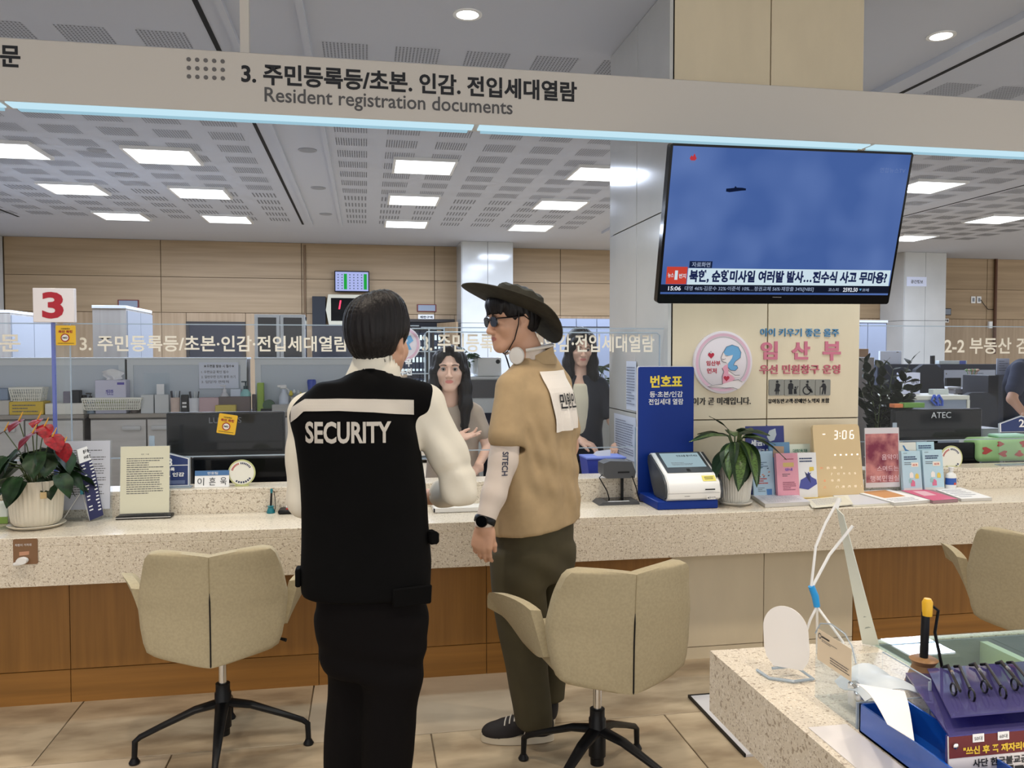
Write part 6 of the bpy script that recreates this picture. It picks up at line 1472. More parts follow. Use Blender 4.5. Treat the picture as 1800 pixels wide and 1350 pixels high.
for s_, u in (('19', .30), ('20', .44)): num(b, s_, u, .21)
for s_, u in (('27', .40), ('28', .53), ('29', .66), ('30', .79), ('1', .93)): num(b, s_, u, .12)
for s_, u, v in (('04', .10, .385), ('18', .14, .21), ('25', .14, .12)): num(br_, s_, u, v)
o = b.part('calendar_digits', led, t, smooth=False); o['kind'] = 'stuff'; o = br_.part('calendar_digits', ledr, t, smooth=False); o['kind'] = 'stuff'
# poster holder
t = thing('poster_stand', 'clear stand with a maroon floral poster lettered in Korean', 'poster stand')
f, w_ = lean_frame(1521, 1583, 866, 3.95, lean=.06); h_ = (atY(1550, 751, 3.965).z-ZL)/f.V.z
MB().prism([(0, 0), (w_, 0), (w_, h_), (0, h_)], .003, f.M()).b2(f.O.x, f.O.x+w_, 3.92, 3.965, ZL+.0003, ZL+.004).part('acrylic_holder', M_ACR, t, smooth=False)
flat(t, 'paper', f, .003, w_-.003, .03, h_-.004, M_('poster_white', (206, 202, 206)), n=.0008)
pm_ = mat('poster_flower', (196, 132, 128), .6, rgb2=(116, 40, 66), scale=14); flat(t, 'poster_print', f, .006, w_-.008, h_*.16, h_*.90, pm_, n=.0014)
text(t, '음악이', f, w_*.48, w_*.93, h_*.50, h_*.585, M_('poster_ink', (226, 200, 206)), n=.002); text(t, '스며드는', f, w_*.34, w_*.95, h_*.33, h_*.41, M_('poster_ink', (226, 200, 206)), n=.002); text(t, '행복민원실', f, w_*.14, w_*.96, h_*.175, h_*.265, M_('poster_ink', (226, 200, 206)), n=.002)
# drug-awareness leaflets
def dg(t, f, w, h):
    lines(t, f, w*.1, w*.3, h*.93, h*.96, 1, ink2); lines(t, f, w*.12, w*.8, h*.78, h*.88, 2, M_('lf_ink', (40, 60, 100)), h=.6); lines(t, f, w*.12, w*.5, h*.66, h*.74, 2, ink2); flat(t, 'price_patch', f, w*.48, w*.86, h*.62, h*.72, M_('lf_cream2', (230, 220, 206)), n=.001); text(t, '신고', f, w*.54, w*.80, h*.645, h*.69, M_('lf_red', (190, 70, 60)), bold=.04, n=.0016)
    for (nm, u, v, s, c_) in (('bottle_print', .36, .36, .2, (232, 228, 220)), ('bottle_print', .30, .24, .16, (150, 190, 190)), ('pink_patch', .40, .16, .22, (206, 110, 140)), ('yellow_patch', .66, .34, .18, (222, 196, 90))): poly(t, nm, f, [(w*u, h*v), (w*(u+s), h*v), (w*(u+s), h*(v+s*.5)), (w*(u+s*.5), h*(v+s*.72)), (w*u, h*(v+s*.5))], M_('dg%d' % sum(c_), c_), .0012)
    flat(t, 'foot_band', f, w*.02, w*.98, 0, h*.12, M_('lf_grey', (206, 208, 206)), n=.001)
M_LFB = M_('lf_drug', (176, 206, 218))
leaflet('pale blue leaflet with bottle drawing, left of two at the front', 1589, 1622, 793, 865, 3.915, M_LFB, .02, .13, deco=dg)
leaflet('pale blue leaflet with bottle drawing, right of two at the front', 1626, 1661, 791, 864, 3.915, M_LFB, .02, .13, deco=dg)
leaflet('leaflet with a curved blue mark behind the left bottle leaflet', 1584, 1614, 778, 858, 3.957, M_('lf_pale', (214, 214, 206)), .012, .10, deco=lambda t, f, w, h: poly(t, 'blue_arc', f, [(w*.2, h*.94), (w*.3, h*.94), (w*.42, h*.86), (w*.6, h*.83), (w*.6, h*.80), (w*.36, h*.82)], M_('lf_arc', (70, 120, 170)), .001))
leaflet('pale blue leaflet with a dark title behind the right bottle leaflet', 1615, 1646, 777, 858, 3.957, M_LFB, .012, .10, deco=lambda t, f, w, h: lines(t, f, w*.1, w*.9, h*.86, h*.94, 2, M_('lf_ink', (40, 60, 100)), h=.6))
t = thing('lotion_bottle', 'white pump-less lotion bottle with a blue label beside the leaflets', 'bottle')
p = onL(1671, 866); p.y = 3.945; p.x = atY(1671, 866, 3.945).x; MB().lathe([(.028, 0), (.030, .004), (.030, .078), (.026, .092), (.010, .102), (.009, .110)], 28, (p.x, p.y, ZL), sy=.7).part('bottle', M_WHITE, t)
MB().lathe([(.0305, .036), (.0305, .072)], 28, (p.x, p.y, ZL), sy=.71, close=False).part('blue_label', mat('label_blue', (40, 84, 166), .4), t); MB().lathe([(.0105, .108), (.013, .112), (.012, .124), (.016, .127), (.016, .131), (0, .132)], 20, (p.x, p.y, ZL)).part('cap', M_WHITE, t)
disc(t, 'red_mark', Fr((p.x+.008, p.y-.0215, ZL+.042), (1, 0, 0), (0, 0, 1)), 0, 0, .007, M_('label_red', (200, 80, 60)), n=.001)
# magazines lying flat
def flatmag(label, corners, th, m_, cover=None, z=ZL, name='magazine', deco=None, cl=True):
    t = thing(name, label, 'magazine', 'magazines lying flat at the ledge front'); P_ = [onL(*c, z+th) for c in corners]
    b = MB(); A = [b.bm.verts.new((p.x, max(p.y, YF+.004), z+.0004)) for p in P_]; B = [b.bm.verts.new((p.x, max(p.y, YF+.004), z+th)) for p in P_]
    b.bm.faces.new(A[::-1]); b.bm.faces.new(B)
    for i in range(4): b.bm.faces.new((A[i], A[(i+1) % 4], B[(i+1) % 4], B[i]))
    b.part('pages', m_, t, smooth=False); O = Vector(P_[0]); O.z = z+th; U = Vector(P_[1])-Vector(P_[0]); V = Vector(P_[3])-Vector(P_[0]); f = Sk(O, (1, 0, 0), (0, 1, 0)); f.U = Vector((U.x, U.y, 0)); f.V = Vector((V.x, V.y, 0)); f.N = Vector((0, 0, 1))
    if cover: poly(t, 'cover', f, [(0, 0), (1, 0), (1, 1), (0, 1)], cover, .0006)
    if deco: deco(t, f)
    return t
flatmag('thick pale grey magazine nearest the fluted white pot', [(1345, 886), (1424, 882), (1378, 866), (1322, 870)], .018, M_('page_edge', (196, 194, 190)), M_('mag_pale', (206, 206, 212)), deco=lambda t, f: lines(t, f, .1, .9, .1, .9, 8, M_('mag_ink', (150, 152, 166)), n=.001))
flatmag('yellow sheet lying under the white papers below the glowing calendar', [(1400, 876), (1472, 874), (1455, 866), (1402, 867)], .003, M_('sheet_yellow', (214, 184, 100)), name='paper_sheet')
flatmag('curled white papers at the ledge edge left of the orange magazine', [(1432, 893), (1500, 886), (1490, 870), (1418, 878)], .006, M_('page_white', (222, 220, 208)), M_('mag_pale2', (216, 212, 196)), z=ZL+.0035, name='paper_sheet', deco=lambda t, f: lines(t, f, .1, .8, .2, .9, 5, M_('mag_ink', (150, 152, 166)), n=.001))
flatmag('white brochure fanned between the curled papers and the orange magazine', [(1500, 888), (1570, 884), (1520, 868), (1462, 870)], .008, M_('page_white', (222, 220, 208)), M_('mag_pale', (206, 206, 212)))
flatmag('magazine with an orange and white cover', [(1572, 884), (1636, 879), (1592, 862), (1500, 864)], .014, M_('page_edge', (196, 194, 190)), M_PAPER, z=ZL, deco=lambda t, f: (poly(t, 'cover_picture', f, [(.15, .35), (.78, .38), (.85, .93), (.12, .93)], M_('mag_orange', (206, 150, 96)), .001), lines(t, f, .1, .85, .05, .3, 3, M_('mag_ink', (150, 152, 166)), n=.001)))
flatmag('magazine with a pink cover', [(1640, 880), (1684, 877), (1632, 858), (1583, 862)], .016, M_('page_dark', (150, 120, 126)), M_('mag_pink', (206, 90, 124)), deco=lambda t, f: poly(t, 'cover_patch', f, [(.2, .4), (.7, .4), (.75, .8), (.3, .85)], M_('mag_rose', (226, 180, 190)), .001))
flatmag('white magazine at the right end of the fanned row', [(1690, 877), (1744, 875), (1690, 857), (1637, 858)], .014, M_('page_edge', (196, 194, 190)), M_PAPER, deco=lambda t, f: lines(t, f, .1, .8, .1, .8, 5, M_('mag_ink', (150, 152, 166)), n=.001))
# cane holder on the fascia
t = thing('cane_holder', 'brown square sticker with a white clip on the counter front at far left', 'holder')
x0, x1, z0, z1 = pbox(23, 948, 67, 991, YF-.001); f = front(YF-.001); f = Fr((x0, YF-.0005, z0), (1, 0, 0), (0, 0, 1)); w_ = x1-x0; h_ = z1-z0
MB().prism(rr(w_, h_, .006), .003, Matrix.Translation((0, -.003, 0)) @ f.M()).part('sticker', mat('sticker_brown', (126, 92, 62), .5), t, smooth=False)
text(t, '지팡이 거치대', f, w_*.08, w_*.75, h_*.72, h_*.82, M_PAPER, n=.004)
poly(t, 'pictogram', f, [(w_*.25, h_*.35), (w_*.65, h_*.38), (w_*.66, h_*.52), (w_*.25, h_*.5)], M_('sticker_tan', (190, 140, 110)), .004)
MB().lathe([(.013, 0), (.015, .012), (.013, .026)], 20, (x0+w_*.42, YF-.004, z0+h_*.18), (PI/2, 0, 0), sx=1.5).box((x0+w_*.22, YF-.014, z0+.006), (.03, .022, .012), bev=.003).part('clip', M_WHITE, t)
# green patterned pack, books behind the right end
t = thing('wipes_pack', 'green soft pack with red flower pattern at the right frame edge', 'pack')
a = atY(1724, 812, 4.17); b_ = atY(1830, 768, 4.17); b = MB().box(((a.x+b_.x)/2, 4.26, (a.z+b_.z)/2-.006), (b_.x-a.x, .14, b_.z-a.z), bev=.03, seg=4).part('pack', M_('pack_green', (150, 190, 130)), t)
fr = Fr((a.x, 4.189, a.z), (1, 0, 0), (0, 0, 1)); w_ = b_.x-a.x; h_ = b_.z-a.z
for (u, v, s, rt_) in ((.12, .45, .07, 0), (.42, .3, .06, 1), (.35, .72, .05, 2), (.68, .3, .06, 1.5), (.75, .7, .06, .4), (.93, .5, .06, 2)):
    pts = [(w_*u+w_*s*(1+.6*math.cos(3*k))*math.cos(k+rt_), h_*v+w_*s*.8*math.sin(k+rt_)) for k in [2*PI*i/12 for i in range(12)]]
    poly(t, 'red_flower', fr, pts, M_('pack_red', (170, 60, 56)), .0016)
MB().box(((a.x+b_.x)/2+.05, 4.26, b_.z+.002), (.20, .09, .02), bev=.008).part('pack_lid', M_('pack_mint', (160, 210, 180)), t)
t0 = .7255
for i, (lab, c_, h_) in enumerate([('grey binder at the bottom of the pile behind the right counter screen', (120, 124, 132), .10), ('white thick book in the middle of the pile behind the right counter screen', (206, 206, 200), .09), ('dark grey book near the top of the pile behind the right counter screen', (140, 144, 150), .08), ('white pad on top of the pile behind the right counter screen', (232, 232, 234), .05)]):
    a = atY(1727, 800, 4.45); t = thing('book', lab, 'book', 'books piled behind the right counter screen'); MB().b2(a.x-.03, a.x+.13-.01*i, 4.42, 4.62, t0+.0005, t0+h_, bev=.002).part('block', M_('pb%d' % i, c_), t, smooth=False); MB().b2(a.x-.031, a.x+.132-.01*i, 4.415, 4.62, t0+h_-.004, t0+h_).part('cover', M_('pb%d' % ((i+1) % 4), c_), t, smooth=False); t0 += h_
# papers taped to the column side and a blue tub behind the reader
for (lab, y0_, y1_, z0_, z1_, nm) in [('narrow receipt strip taped high on the white side of the column', 4.55, 4.74, 1.17, 1.46, 'taped_sheet'), ('large form taped low on the white side of the column', 4.55, 4.98, .87, 1.13, 'taped_sheet'), ('tall lined list taped on the white side of the column nearest the ticket stand', 4.10, 4.50, .80, 1.20, 'taped_sheet')]:
    t = thing(nm, lab, 'paper', 'papers taped to the side of the stone column'); f = Fr((CX0-.014, y1_, z0_), (0, -1, 0), (0, 0, 1), (-1, 0, 0)); w_ = y1_-y0_; h_ = z1_-z0_
    MB().quad(f.p(0, 0, 0), f.p(w_, 0, 0), f.p(w_, h_, .004), f.p(0, h_, .002)).quad(f.p(0, h_, .001), f.p(w_, h_, .003), f.p(w_, 0, -.001), f.p(0, 0, -.001)).part('sheet', M_('taped_white', (206, 214, 230)), t, smooth=False); lines(t, f, w_*.1, w_*.9, h_*.1, h_*.9, 14, M_('taped_ink', (120, 128, 150)), n=.006, h=.4)
t = thing('blue_bin', 'blue plastic bin behind the document reader', 'bin')
a = atY(1028, 832, 4.32); b_ = atY(1095, 803, 4.32); MB().prism([(.03, 0), (b_.x-a.x-.02, 0), (b_.x-a.x, b_.z-.726), (0, b_.z-.726)], .16, Matrix.Translation((a.x, 4.28, .726))).part('bin', M_('bin_blue', (46, 62, 158)), t, smooth=False)
MB().b2(a.x, b_.x+.005, 4.275, 4.445, b_.z-.004, b_.z+.004).part('rim', M_('bin_rim', (120, 140, 220)), t, smooth=False)
t = thing('loose_paper', 'tilted white paper above the blue bin', 'paper'); f = Fr(atY(1042, 800, 4.34)-Vector((0, 0, .006)), (.96, 0, -.1), (.1, .1, 1)); MB().prism([(0, 0.01), (.10, -.02), (.10, .045), (.02, .03)], .002, f.M()).part('sheet', M_PAPER, t, smooth=False)
# ================================================================ office behind the counter
def bx(px0, py0, px1, py1, Yv):
    a = atY(px0, py1, Yv); b = atY(px1, py0, Yv); return a.x, b.x, a.z, b.z
def boxthing(name, label, cat, rect, Yv, dep, m, grp=None, z0=None, bev=.003, parts=()):
    t = thing(name, label, cat, grp); x0, x1, za, zb = bx(*rect, Yv)
    if z0 is not None: za = z0
    MB().b2(x0, x1, Yv, Yv+dep, za, zb, bev=bev).part('body', m, t, smooth=bev > .004)
    f = Fr((x0, Yv-.0005, za), (1, 0, 0), (0, 0, 1)); w_, h_ = x1-x0, zb-za
    for (kind, *a) in parts:
        if kind == 'r': nm, u0, u1, v0, v1, mm = a; flat(t, nm, f, w_*u0, w_*u1, h_*v0, h_*v1, mm, n=.0015, th=.0)
        elif kind == 't': s, u0, u1, v0, v1, mm = a; text(t, s, f, w_*u0, w_*u1, h_*v0, h_*v1, mm, bold=.02, n=.003)
        elif kind == 'l': u0, u1, v0, v1, k, mm = a; lines(t, f, w_*u0, w_*u1, h_*v0, h_*v1, k, mm, n=.003)
    return t
cg = lambda n, c, r=.55: mat(n, c, r)
grey1 = cg('cabinet_grey', (168, 168, 166)); grey2 = cg('cabinet_frame', (212, 217, 220)); pane = cg('cabinet_pane', (186, 195, 204), .3); dk = cg('cabinet_dark', (110, 106, 102)); dglass = cg('dark_glass', (36, 38, 46), .12)
YCB = 6.60; ZT = 1.05
# low cabinet units with doors
def low_unit(label, px0, px1, joints, handles, y=YCB, z=ZT, hz=None):
    t = thing('low_cabinet', label, 'cabinet', 'low grey cabinets behind the counter screens'); x0 = atY(px0, 700, y).x; x1 = atY(px1, 700, y).x
    MB().b2(x0, x1, y+.02, y+.42, 0, z-.03).part('carcass', dk, t, smooth=False); MB().b2(x0-.004, x1+.004, y-.005, y+.42, z-.03, z, bev=.003).part('top', cg('cabinet_top', (158, 152, 144)), t, smooth=False)
    J = [x0]+[atY(j, 700, y).x for j in joints]+[x1]
    for k, (a, b) in enumerate(zip(J, J[1:])):
        d = MB().b2(a+.006, b-.006, y, y+.018, .08, z-.045).part('door', M_GREYW, t, smooth=False)
        if k < len(handles) and handles[k]:
            h0, h1 = [atY(q, 740, y).x for q in handles[k]]; MB().b2(h0, h1, y-.022, y-.0005, z-.125, z-.09, bev=.008, seg=2).part('handle', M_LGREY, d)
    MB().b2(x0+.01, x1-.01, y+.03, y+.4, -.0, .08).part('plinth', M_DARK, t, smooth=False); return t
low_unit('low grey double-door cabinet at the far left behind the red flowers', -60, 146, [42], [(-22, 28), (54, 87)])
low_unit('low grey cabinet with a door and a keyhole door behind the cream notice', 157, 420, [257, 335], [(215, 248), (266, 296), None])
low_unit('low grey cabinet half hidden by the person in the black vest', 426, 700, [500, 570], [None, None, None])
def hutch(label, px0, px1, papers=False):
    y = 6.78; t = thing('hutch_cabinet', label, 'cabinet', 'glazed hutch cabinets on the low cabinets'); x0, x1, _, _ = bx(px0, 640, px1, 700, y); z1 = 1.462
    MB().b2(x0, x1, y+.02, y+.23, ZT+.0005, z1).part('carcass', dk, t, smooth=False); MB().b2(x0-.006, x1+.006, y-.01, y+.24, z1, z1+.014, bev=.002).part('top', grey2, t, smooth=False)
    f = .045; MB().b2(x0, x1, y, y+.02, z1-f, z1).b2(x0, x1, y, y+.02, ZT+.0005, ZT+f).b2(x0, x0+f, y, y+.02, ZT+f, z1-f).b2(x1-f, x1, y, y+.02, ZT+f, z1-f).part('door_frame', grey2, t, smooth=False)
    MB().b2(x0+f, x1-f, y+.008, y+.018, ZT+f, z1-f).part('door_pane', pane, t, smooth=False); return t
hutch('hutch cabinet with a grey pane at the far left', -60, 219); hutch('hutch cabinet with a white notice taped on it', 224, 433); hutch('hutch cabinet behind the spray bottle', 449, 700)
t = thing('taped_notice', 'white paper notice taped to the grey cabinet pane', 'notice'); x0, x1, z0, z1 = bx(350, 637, 419, 683, 6.77); f = Fr((x0, 6.772, z0), (1, 0, 0), (0, 0, 1)); w_, h_ = x1-x0, z1-z0
MB().prism([(0, 0), (w_, 0), (w_, h_), (0, h_)], .003, f.M()).part('sheet', M_('notice_white', (214, 220, 234)), t, smooth=False)
text(t, '★우편물 발송 시 필수★', f, w_*.12, w_*.9, h_*.80, h_*.92, ink2, n=.002, bold=.02)
for i, s_ in enumerate(['1. 우편요금 확인 필수', '2. 일반우편 인지 봉투 쓰기', '3. 담당자 연락처']): text(t, s_, f, w_*.06, w_*(.75 if i != 1 else .92), h_*(.58-.19*i), h_*(.69-.19*i), ink2, n=.002)
# tall cabinets
def tall(label, rect, y, dep, m, parts=(), z=None, nm='tall_cabinet', top=True):
    x0, x1, _, z1 = bx(*rect, y); z1 = z or z1; t = thing(nm, label, 'cabinet', 'tall pale cabinets toward the back wall')
    MB().b2(x0, x1, y, y+dep, 0, z1-.03).part('carcass', m, t, smooth=False)
    if top: MB().b2(x0-.004, x1+.004, y-.006, y+dep, z1-.03, z1, bev=.002).part('top', grey2, t, smooth=False)
    n = max(1, int(dep/.45))
    for i in range(n): MB().b2(x1, x1+.012, y+.02+i*(dep-.02)/n, y+.005+(i+1)*(dep-.02)/n, .08, z1-.05).part('door', cg('locker_door', (150, 155, 164)), t, smooth=False)
    return t
ash = woodmat('ash_laminate', (168, 164, 158), (148, 142, 136), 'z', .5, .4)
tall('tall pale ash cabinet right of the number 3 sign', (164, 537, 221, 640), 8.7, 1.0, ash)
tall('tall pale cabinet at the far left edge behind the number 3 sign', (-40, 545, 17, 640), 9.4, 1.2, ash)
t = thing('glass_cabinet', 'white-framed cabinet with two dark glass doors behind the lettered screen', 'cabinet'); y = 8.2; x0, x1, _, z1 = bx(448, 553, 536, 640, y); xm = (x0+x1)/2
MB().b2(x0+.01, x1-.01, y+.03, y+.4, 0, z1-.01).part('carcass', dglass, t, smooth=False)
for a, b in ((x0, xm-.003), (xm+.003, x1)):
    MB().b2(a, b, y, y+.025, z1-.03, z1).b2(a, a+.03, y, y+.025, 1.0, z1-.03).b2(b-.03, b, y, y+.025, 1.0, z1-.03).b2(a, b, y, y+.025, 0, 1.0).part('door_frame', grey2, t, smooth=False)
fl_ = random.Random(8)
for i in range(16):
    bxx = x0+.06+.03*i; MB().b2(bxx, bxx+.022, y+.026, y+.03, 1.16, 1.40+fl_.uniform(-.03, .03)).part('folder', M_('folder%d' % (i % 3), [(70, 66, 74), (96, 92, 96), (50, 52, 64)][i % 3]), t, smooth=False)
# dark equipment cabinet behind the guard's head
boxthing('dark_cabinet', 'dark glossy cabinet below the red digit board', 'cabinet', (549, 572, 668, 640), 13.6, .6, dglass, z0=0)
# ---- wall things
def wallplate(label, rect, bord, m, s=None, grp='small plates above the doors'):
    t = thing('wall_plate', label, 'sign', grp); x0, x1, z0, z1 = bx(*rect, YW-.04); MB().b2(x0, x1, YW-.045, YW-.021, z0, z1, bev=.004).part('frame', bord, t, smooth=False)
    f = Fr((x0, YW-.0455, z0), (1, 0, 0), (0, 0, 1)); w_, h_ = x1-x0, z1-z0; flat(t, 'panel', f, w_*.06, w_*.94, h_*.12, h_*.88, m, n=.001)
    if s: text(t, s, f, w_*.1, w_*.9, h_*.25, h_*.75, M_INK, bold=.04, n=.002)
mr = cg('maroon_frame', (110, 50, 48)); gp_ = cg('plate_slate', (136, 146, 160))
wallplate('maroon-framed grey plate above the pale ash cabinet', (207, 527, 244, 541), mr, gp_)
wallplate('maroon-framed grey plate above the doorway with an open door', (733, 535, 767, 548), mr, gp_)
wallplate('dark-framed grey plate beside the right marble pier', (1655, 542, 1672, 554), cg('dark_plate', (60, 56, 60)), gp_)
wallplate('small white plate with dark Korean letters above the open doorway', (735, 553, 763, 562), M_PAPER, M_PAPER, '제한구역')
wallplate('small white plate with one Korean letter beside the right marble pier', (1655, 560, 1668, 567), M_PAPER, M_PAPER, '역')
t = thing('schedule_screen', 'small wall screen showing a white table with green columns', 'screen'); x0, x1, z0, z1 = bx(588, 477, 649, 513, YW-.12); MB().b2(x0, x1, YW-.14, YW-.08, z0, z1, bev=.006).b2((x0+x1)/2-.06, (x0+x1)/2+.06, YW-.08, YW-.021, z0+.08, z1-.08).part('cabinet', M_BLACK, t)
f = Fr((x0, YW-.1405, z0), (1, 0, 0), (0, 0, 1)); w_, h_ = x1-x0, z1-z0; flat(t, 'screen', f, w_*.03, w_*.97, h_*.05, h_*.95, emitmat('sched_white', (176, 186, 240), .95), n=.001)
for u in (.30, .87): flat(t, 'green_column', f, w_*(u-.03), w_*(u+.06), h_*.12, h_*.86, emitmat('sched_green', (40, 170, 70), .9), n=.002)
b = MB()
for i in range(8):
    for j in range(6):
        if i in (2, 7): continue
        u = .09+.112*i; v = .14+.13*j; b.quad(*[f.p(w_*(u+a), h_*(v+c), .0025) for a, c in ((0, 0), (.035, 0), (.035, .05), (0, .05))])
o = b.part('table_text', emitmat('sched_ink', (96, 110, 130), .8), t, smooth=False); o['kind'] = 'stuff'
t = thing('digit_board', 'cream-framed black queue board showing a red digit', 'queue display'); Yb = YW-.16
x0, x1, z0, z1 = bx(573, 519, 702, 572, Yb); out = [(.0, .0), (x1-x0, 0), (x1-x0+.05, (z1-z0)*.5), (x1-x0, z1-z0), (.06, z1-z0), (-.0, (z1-z0)*.55), (.05, 0)]
out = [(.05, 0), (x1-x0-.05, 0), (x1-x0, (z1-z0)*.5), (x1-x0-.04, z1-z0), (.04, z1-z0), (0, (z1-z0)*.5)]
MB().prism(out, .13, Matrix.Translation((x0, Yb, z0))).part('frame', cg('board_cream', (206, 200, 178)), t, smooth=False); x2, x3, z2, z3 = bx(582, 525, 694, 564, Yb)
MB().b2(x2, x3, Yb-.002, Yb, z2, z3).part('panel', M_BLACKG, t, smooth=False); f = Fr((x2, Yb-.0025, z2), (1, 0, 0), (0, 0, 1)); b = MB(); b.quad(*[f.p(u, v, .001) for u, v in ((.125, .20), (.15, .20), (.175, .35), (.150, .35))]); b.part('red_digit', emitmat('led_crimson', (255, 60, 90), 2.5), t, smooth=False)
boxthing('black_speaker', 'black box left of the red digit board', 'speaker', (549, 521, 572, 571), YW-.16, .13, cg('board_black', (26, 30, 38)))
def pipe(label, px_, y0_, y1_, r, m):
    t = thing('wall_conduit', label, 'pipe', 'vertical conduits on the back wall'); x = atY(px_, 500, YW-.03).x; MB().cyl((x, YW-.021-r, atY(px_, y1_, YW-.03).z), (x, YW-.021-r, atY(px_, y0_, YW-.03).z), r).part('pipe', m, t); return x
pipe('thin brown conduit on the back wall left of the small screen', 536, 431, 556, .018, cg('conduit_tan', (120, 96, 70)))
xp = pipe('brown conduit on the back wall at the right side', 1749, 452, 622, .03, cg('conduit_brown', (96, 62, 40)))
for i, (r_, lab) in enumerate([((1707, 521, 1715, 533), 'left of two white sockets on the right back wall'), ((1717, 521, 1725, 533), 'right of two white sockets on the right back wall, with a cable')]):
    t = thing('wall_socket', lab, 'socket', 'wall sockets on the right back wall'); x0, x1, z0, z1 = bx(*r_, YW-.03); MB().b2(x0, x1, YW-.034, YW-.021, z0, z1, bev=.003).part('plate', M_WHITE, t); MB().b2(x0+.025, x1-.025, YW-.036, YW-.034, z0+.03, z1-.03).part('insert', cg('socket_grey', (130, 136, 146)), t, smooth=False)
    if i: MB().tube([(x1-.02, YW-.04, (z0+z1)/2), (x1+.06, YW-.04, z0-.03), (x1+.15, YW-.04, z0-.12), (xp-.03, YW-.04, z0-.12)], .006, 6).part('cable', M_DARK, t)
boxthing('thermostat', 'white control box beside the brown conduit', 'control', (1739, 565, 1745, 577), YW-.07, .049, M_WHITE)
t = thing('paper_sign', 'white paper sign with four Korean letters taped to the right marble pier', 'sign'); x0, x1, z0, z1 = bx(1594, 487, 1629, 503, 13.74); f = Fr((x0, 13.742, z0), (1, 0, 0), (0, 0, 1)); MB().prism([(0, 0), (x1-x0, 0), (x1-x0, z1-z0), (0, z1-z0)], .003, f.M()).part('sheet', M_('sign_pale', (214, 220, 240)), t, smooth=False); text(t, '공간정보', f, (x1-x0)*.2, (x1-x0)*.82, (z1-z0)*.3, (z1-z0)*.68, ink2, bold=.03)
# ---- binder shelf in the doorway
t = thing('binder_shelf', 'open metal shelf filled with black binders by the doorway', 'shelf'); y = 11.4; x0, x1, _, z1 = bx(694, 577, 782, 600, y)
levels = [atY(740, q, y).z for q in (617, 656, 697)]+[.4, .05]
for z in [z1]+levels: MB().b2(x0, x1, y, y+.35, z-.015, z, bev=.002).part('shelf_board', cg('shelf_metal', (120, 124, 120)), t, smooth=False)
for x in (x0, atY(753, 600, y).x, x1-.02): MB().b2(x, x+.02, y, y+.35, 0, z1-.015).part('upright', cg('shelf_metal', (120, 124, 120)), t, smooth=False)
b0 = thing('binder', 'black binder with white spine labels on the open metal shelf', 'binder', 'black binders on the open metal shelf', (x0+.05, y+.02, levels[0]+.001))
MB().b2(0, .046, 0, .28, 0, .25, bev=.003).part('cover', cg('binder_black', (28, 34, 46), .4), b0, smooth=False); MB().b2(.008, .038, -.002, 0, .15, .22).b2(.008, .038, -.002, 0, .03, .06).part('spine_label', cg('binder_label', (196, 206, 196)), b0, smooth=False)
for lv, ln in zip(levels[:3], ('top', 'middle', 'lower')):
    xx = x0+.03
    while xx < x1-.07:
        if not (lv == levels[0] and xx < x0+.04) and abs(xx-atY(753, 600, y).x) > .05: dup(b0, (xx, y+.02, lv+.001), 0, 'black binder with white spine labels on the %s shelf of the metal rack' % ln)
        xx += .051
b0.location = (x0+.04, y+.02, levels[3]+.001); b0['label'] = 'black binder with white spine labels alone on the lowest shelf of the metal rack'
# ---- clerk-side cabinet with printer and plants
t = thing('side_cabinet', 'white cabinet with a grey panel behind the seated person', 'cabinet'); y = 6.5; x0, x1, _, z1 = bx(806, 662, 884, 700, y)
MB().b2(x0, x1, y+.01, y+.40, 0, z1-.02).part('carcass', grey2, t, smooth=False); MB().b2(x0-.01, x1+.01, y-.01, y+.41, z1-.02, z1, bev=.003).part('top', grey2, t, smooth=False)
_, _, za, zb = bx(806, 668, 878, 700, y); MB().b2(x0+.02, x1-.03, y, y+.01, za, zb).part('grey_panel', cg('panel_grey', (92, 92, 96)), t, smooth=False); MB().b2(x0+.2, x1-.06, y, y+.01, .15, za-.12).part('dark_door', dglass, t, smooth=False); ZP = z1
t = thing('printer', 'white desktop machine on the cabinet behind the seated person', 'machine'); x0, x1, za, zb = bx(833, 628, 882, 660, y+.05); MB().b2(x0+.03, x1, y+.06, y+.34, ZP+.001, zb, bev=.012, seg=2).part('body', M_WHITE, t); MB().b2(x0, x0+.05, y+.10, y+.30, ZP+.02, zb+.01, bev=.012).part('side_tray', M_WHITE, t); disc(t, 'knob', Fr((x1-.03, y+.0595, ZP+.12), (1, 0, 0), (0, 0, 1)), 0, 0, .018, M_DARK, n=.001)
gv = mat('foliage_green', (58, 92, 52), .4, var=.4, scale=20); rg = random.Random(21)
def bush(label, rect, y, n, L_, m, potm=None, z0=None, up=.6, grp='leafy plants behind the screens'):
    t = thing('leafy_plant', label, 'plant', grp); x0, x1, za, zb = bx(*rect, y); cx = (x0+x1)/2; z0 = z0 if z0 is not None else za
    if potm: MB().lathe([(.05, z0-0), (.07, z0+.09), (.065, z0+.09)], 18, (cx, y+.05, 0)).part('pot', potm, t)
    st_ = MB()
    for i in range(n):
        p = Vector((rg.uniform(x0, x1), y+.05+rg.uniform(-.08, .08), rg.uniform(max(za, z0+.06), zb))); c0 = Vector((cx, y+.05, z0+.03)); d = p-c0
        add_leaf(t, 'leaf', m, c0+d*.8, math.atan2(d.y, d.x)+rg.uniform(-.6, .6), rg.uniform(-.5, .9)*up, rg.uniform(-.8, .8), L_*rg.uniform(.7, 1.2), L_*.3, .35, 'oval')
        st_.tube([c0, c0+d*.5+Vector((0, 0, .02)), c0+d*.8], .003, 4)
    st_.part('stems', stm, t); return t
bush('green pot plant left of the white desktop machine', (796, 600, 832, 655), y+.02, 30, .09, gv, M_POT, ZP+.001)
